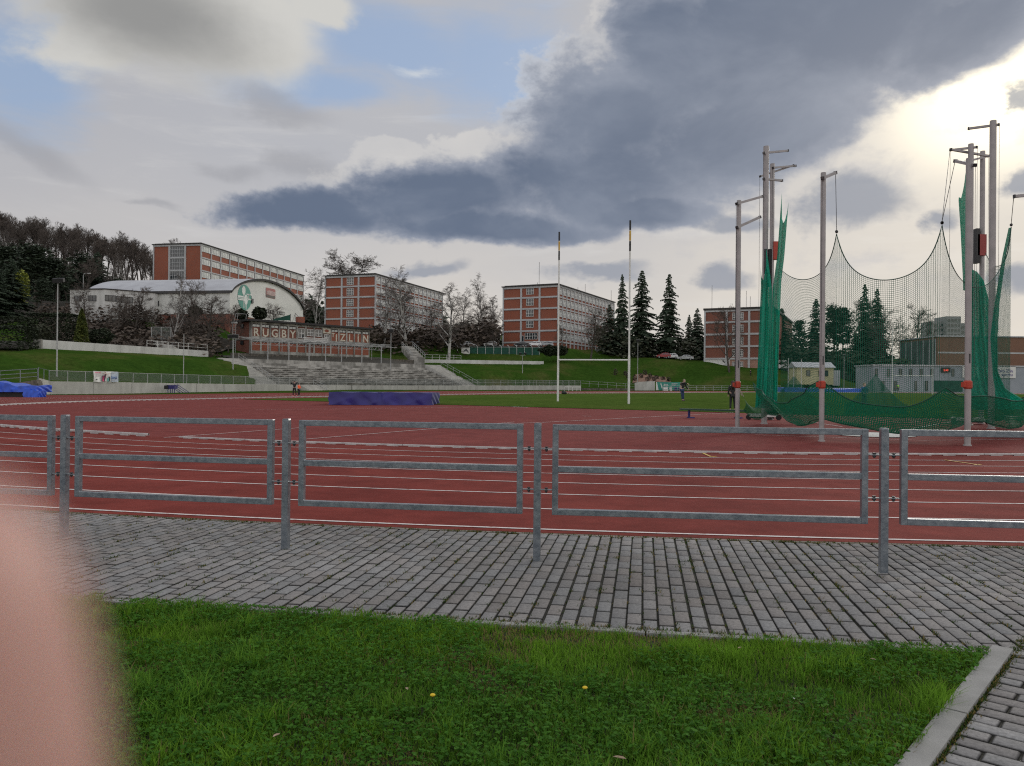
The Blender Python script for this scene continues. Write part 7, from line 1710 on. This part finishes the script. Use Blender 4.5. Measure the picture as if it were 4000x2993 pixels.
for px, Z, rz, st_, pt, l in ((1616, 229, .05, 'hatch', 'silver', 'silver hatchback parked behind the top of the bank stairs'), (1752, 228, .02, 'hatch', 'white', 'white hatchback behind the large birch on the car park'), (1826, 228, .0, 'estate', 'white', 'white estate car above the advert board of the green court'),
                             (1915, 229, .05, 'hatch', 'white', 'white car behind the dark trunk at the left corner of the third block'), (2035, 229, .03, 'sedan', 'dark', 'dark sedan below the entrance of the third block'), (2088, 229.5, -.02, 'hatch', 'white', 'white hatchback between the dark sedan and a silver car'),
                             (2132, 230, -.06, 'estate', 'silver', 'silver estate car at the right end of the parked row'), (2352, 236, .1, 'hatch', 'grey', 'grey car half hidden under the bare trees right of the third block'), (2592, 224, -.1, 'hatch', 'red', 'red hatchback parked under the tall spruces'), (2620, 228, -.1, 'hatch', 'white', 'white car just behind the red hatchback'),
                             (2676, 222, -.08, 'sedan', 'silver', 'silver sedan at the edge of the grass left of the right hand block')):
    make_car(l, px, Z, rz, st_, pt)
t = thing('parked_van', 'pale box van behind the net right of the left bunched net', 'van', (PX(3056, 215), 215, terr(PX(3056, 215), 215))); o_ = Vector(t.location)
mb = MB(); mb.obox(o_+Vector((-1.0, 0, .5)), (2.2, 0, 0), (0, 4.5, 0), (0, 0, 2.2)); mb.build('body', CM['white'], t); mb = MB(); mb.obox(o_+Vector((-.8, -.03, 1.5)), (1.8, 0, 0), (0, .05, 0), (0, 0, .8)); mb.build('windscreen', M['glass'], t)
for dx in (-.8, .9): mb = MB(); mb.tube([o_+Vector((dx-.1, .6, .35)), o_+Vector((dx+.1, .6, .35))], .35, 12); mb.build('wheel', M['black'], t)

# ---------------------------------------------------------------- people
def person(label, pos, h, rz, J, clothes, hair='hair', longhair=False, group=None):
    """J overrides joints of a 1.75 m figure facing -y (towards the camera); x to the figure's left as seen from the camera's right"""
    j = dict(hip=(0, 0, .94), waist=(0, 0, 1.10), chest=(0, .0, 1.33), neck=(0, .0, 1.50), head=(0, -.01, 1.60), crown=(0, -.01, 1.69),
             sl=(-.17, 0, 1.42), sr=(.17, 0, 1.42), el=(-.23, .02, 1.15), er=(.23, .02, 1.15), wl=(-.24, -.04, .92), wr=(.24, -.04, .92), fl=(-.24, -.06, .80), fr=(.24, -.06, .80),
             hl=(-.09, 0, .90), hr=(.09, 0, .90), kl=(-.10, -.02, .50), kr=(.10, -.02, .50), al=(-.11, .02, .09), ar=(.11, .02, .09), tl=(-.12, -.16, .04), tr=(.12, -.16, .04)); j.update(J)
    s_ = h/1.75; t = thing('person', label, 'person', (0, 0, 0), group); WL[t.name] = (0, 0, 0)
    p = lambda k, r: (*j[k], r)
    hd = Vector(j['head']); 
    ch = [[p('hip', .125), p('waist', .115), p('chest', .135), p('neck', .055), p('head', .098), p('crown', .075)]]
    for a in 'lr':
        ch.append([p('chest', .135), p('s'+a, .062), p('e'+a, .043), p('w'+a, .030), p('f'+a, .026)]); ch.append([p('hip', .125), p('h'+a, .088), p('k'+a, .058), p('a'+a, .04), p('t'+a, .032)])
    skin_mesh('body', ch, M['skin'], t, (0, 0, 0), 1)
    g_ = .014; ch = [[p('hip', .138), p('waist', .132), p('chest', .150), (*(Vector(j['chest']).lerp(Vector(j['neck']), .8)), .07)]]
    for a in 'lr': ch.append([p('chest', .15), p('s'+a, .078), p('e'+a, .06), (*(Vector(j['e'+a]).lerp(Vector(j['w'+a]), clothes.get('sleeve', .95))), .046)])
    if clothes.get('long'): ch[0].insert(0, (*(Vector(j['hip'])-Vector((0, 0, .13))), .15))
    skin_mesh('jacket', ch, M[clothes['top']], t, (0, 0, 0), 1)
    ch = []
    for a in 'lr': ch.append([p('hip', .134), p('h'+a, .100), p('k'+a, clothes.get('leg', .072)), (*(Vector(j['a'+a])+Vector((0, 0, .03))), clothes.get('leg', .072)*.8)])
    skin_mesh('trousers', ch, M[clothes['bottom']], t, (0, 0, 0), 1)
    for a in 'lr':
        q, e_ = Vector(j['a'+a]), Vector(j['t'+a]); mb = MB(); d_ = (e_-q); d_.z = 0; d_.normalize(); c_ = q+d_*.07; mb.ball((c_.x, c_.y, q.z-.035), .06, 10, 6, sq=(1, 2.1, .85)) if abs(d_.y) > abs(d_.x) else mb.ball((c_.x, c_.y, q.z-.035), .06, 10, 6, sq=(2.1, 1, .85)); mb.build('shoe', M[clothes['shoe']], t, True)
    mb = MB(); mb.ball(hd+Vector((0, .022, .035)), .112, 12, 8, sq=(.95, 1, 1.05))
    if longhair: mb.tube([hd+Vector((0, .06, .02)), hd+Vector((0, .10, -.15)), hd+Vector((0, .10, -.36))], [.09, .10, .05], 8)
    ho = mb.build('hair', M[hair], t, True)
    mb = MB(); f_ = j.get('face', (0, -1)); fd = Vector((f_[0], f_[1], 0)).normalized(); sd_ = Vector((-fd.y, fd.x, 0))
    c_ = hd+fd*.085; mb.ball(c_+Vector((0, 0, -.015)), .018, 6, 5); mb.ball(hd+fd*.045+Vector((0, 0, -.02)), .078, 10, 8, sq=(.9, .9, 1.15))
    for q in (-1, 1): mb.ball(hd+sd_*q*.09+Vector((0, .0, -.02)), .022, 6, 5, sq=(.5, 1, 1.4))
    mb.build('face', M['skin'], t, True)
    mb = MB()
    for q in (-1, 1): mb.ball(hd+fd*.108+sd_*q*.032+Vector((0, 0, .012)), .010, 6, 5)
    mb.ball(hd+fd*.112+Vector((0, 0, -.058)), .016, 6, 5, sq=(1.2, .6, .35)); mb.build('features', M['maroon'], t, True)
    t.location = pos; t.scale = (s_, s_, s_); t.rotation_euler = (0, 0, rz); WL[t.name] = tuple(pos); return t
def stand_at(px, pyb, pyt): b = gz(px, pyb); return b, PZ(px, pyt, b.y)-b.z
# man in mid throw: leaning back, one arm bent across at shoulder height, the other low and back
b = gz(2666, 1568); h = PZ(2668, 1479, b.y)-b.z
person('man in black jacket and blue jeans swinging his arms on the pitch', tuple(b), h, 0, dict(hip=(-.05, 0, .92), waist=(-.02, 0, 1.08), chest=(.02, .0, 1.30), neck=(.07, 0, 1.46), head=(.11, -.02, 1.56), crown=(.12, -.02, 1.65), sl=(-.13, .02, 1.38), sr=(.19, -.02, 1.36), el=(.12, -.22, 1.40), wl=(.33, -.28, 1.36), fl=(.44, -.28, 1.28),
       er=(.30, .0, 1.10), wr=(.44, -.06, .94), fr=(.50, -.08, .88), hl=(-.12, 0, .88), hr=(.04, 0, .88), kl=(-.06, -.04, .50), kr=(.07, .02, .50), al=(-.02, .02, .09), ar=(.09, .04, .09), tl=(.06, -.12, .04), tr=(.16, -.10, .04), face=(.5, -.9)), dict(top='jacket', bottom='jeans', shoe='black', sleeve=.92), 'hairgrey')
b = gz(2861, 1606); h = PZ(2858, 1487, b.y)-b.z
person('long haired woman in black jacket and leggings seen from behind, left of the cage pole', tuple(b), h, R(180), dict(al=(-.14, .02, .09), ar=(.13, .02, .09), kl=(-.12, -.01, .5), hl=(-.09, 0, .9), fl=(-.26, -.05, .78), face=(0, -1)), dict(top='jacket', bottom='leggings', shoe='black', long=True, leg=.074), 'hair', True)
b = gz(1150, 1549); h = (PZ(1148, 1490, b.y)-b.z)*1.0
person('girl in black tracksuit and pink shoes holding both hands to her head', tuple(b), h*1.02, R(12), dict(el=(-.40, -.05, 1.42), er=(.36, -.10, 1.56), wl=(-.20, -.16, 1.64), wr=(.20, -.18, 1.66), fl=(-.10, -.15, 1.70), fr=(.10, -.15, 1.70), kl=(-.13, -.02, .5), al=(-.15, .02, .09), ar=(.20, .02, .09), tl=(-.18, -.16, .04), tr=(.24, -.15, .04), kr=(.15, -.03, .5)), dict(top='jacket', bottom='leggings', shoe='pink', leg=.076))
b = gz(1167, 1549.5); h = (PZ(1165, 1498, b.y)-b.z)
person('girl in bright orange top and black trousers beside the one with raised arms', tuple(b), h*1.02, R(65), dict(er=(.22, -.10, 1.14), wr=(.10, -.28, 1.10), fr=(.04, -.33, 1.12), el=(-.22, -.06, 1.14), wl=(-.10, -.28, 1.08), fl=(-.04, -.33, 1.10)), dict(top='orangecloth', bottom='leggings', shoe='black', leg=.074), 'hair', True)
b = gz(3376, 1592); h = PZ(3376, 1495, b.y)-b.z
person('person in a blue top and dark trousers standing behind the cage net', tuple(b), min(h, 1.9), R(10), dict(el=(-.27, .0, 1.17), er=(.27, 0, 1.17), wl=(-.16, -.14, .98), wr=(.16, -.14, .98), fl=(-.08, -.18, .96), fr=(.08, -.18, .96)), dict(top='bluecloth', bottom='leggings', shoe='black'), 'hairgrey')
Z = 165; x = PX(3508, Z); z = zg(x, Z)
person('distant person in a yellow green hi vis vest by the grey changing rooms', (x, Z, z), 1.75, 0, {}, dict(top='hivis', bottom='leggings', shoe='black', sleeve=.1))
Z = 206; x = PX(2932, Z); z = terr(x, Z)
person('distant person in dark clothes standing below the salmon wall of the right hand block', (x, Z, z), 1.6, .4, {}, dict(top='jacket', bottom='leggings', shoe='black'))
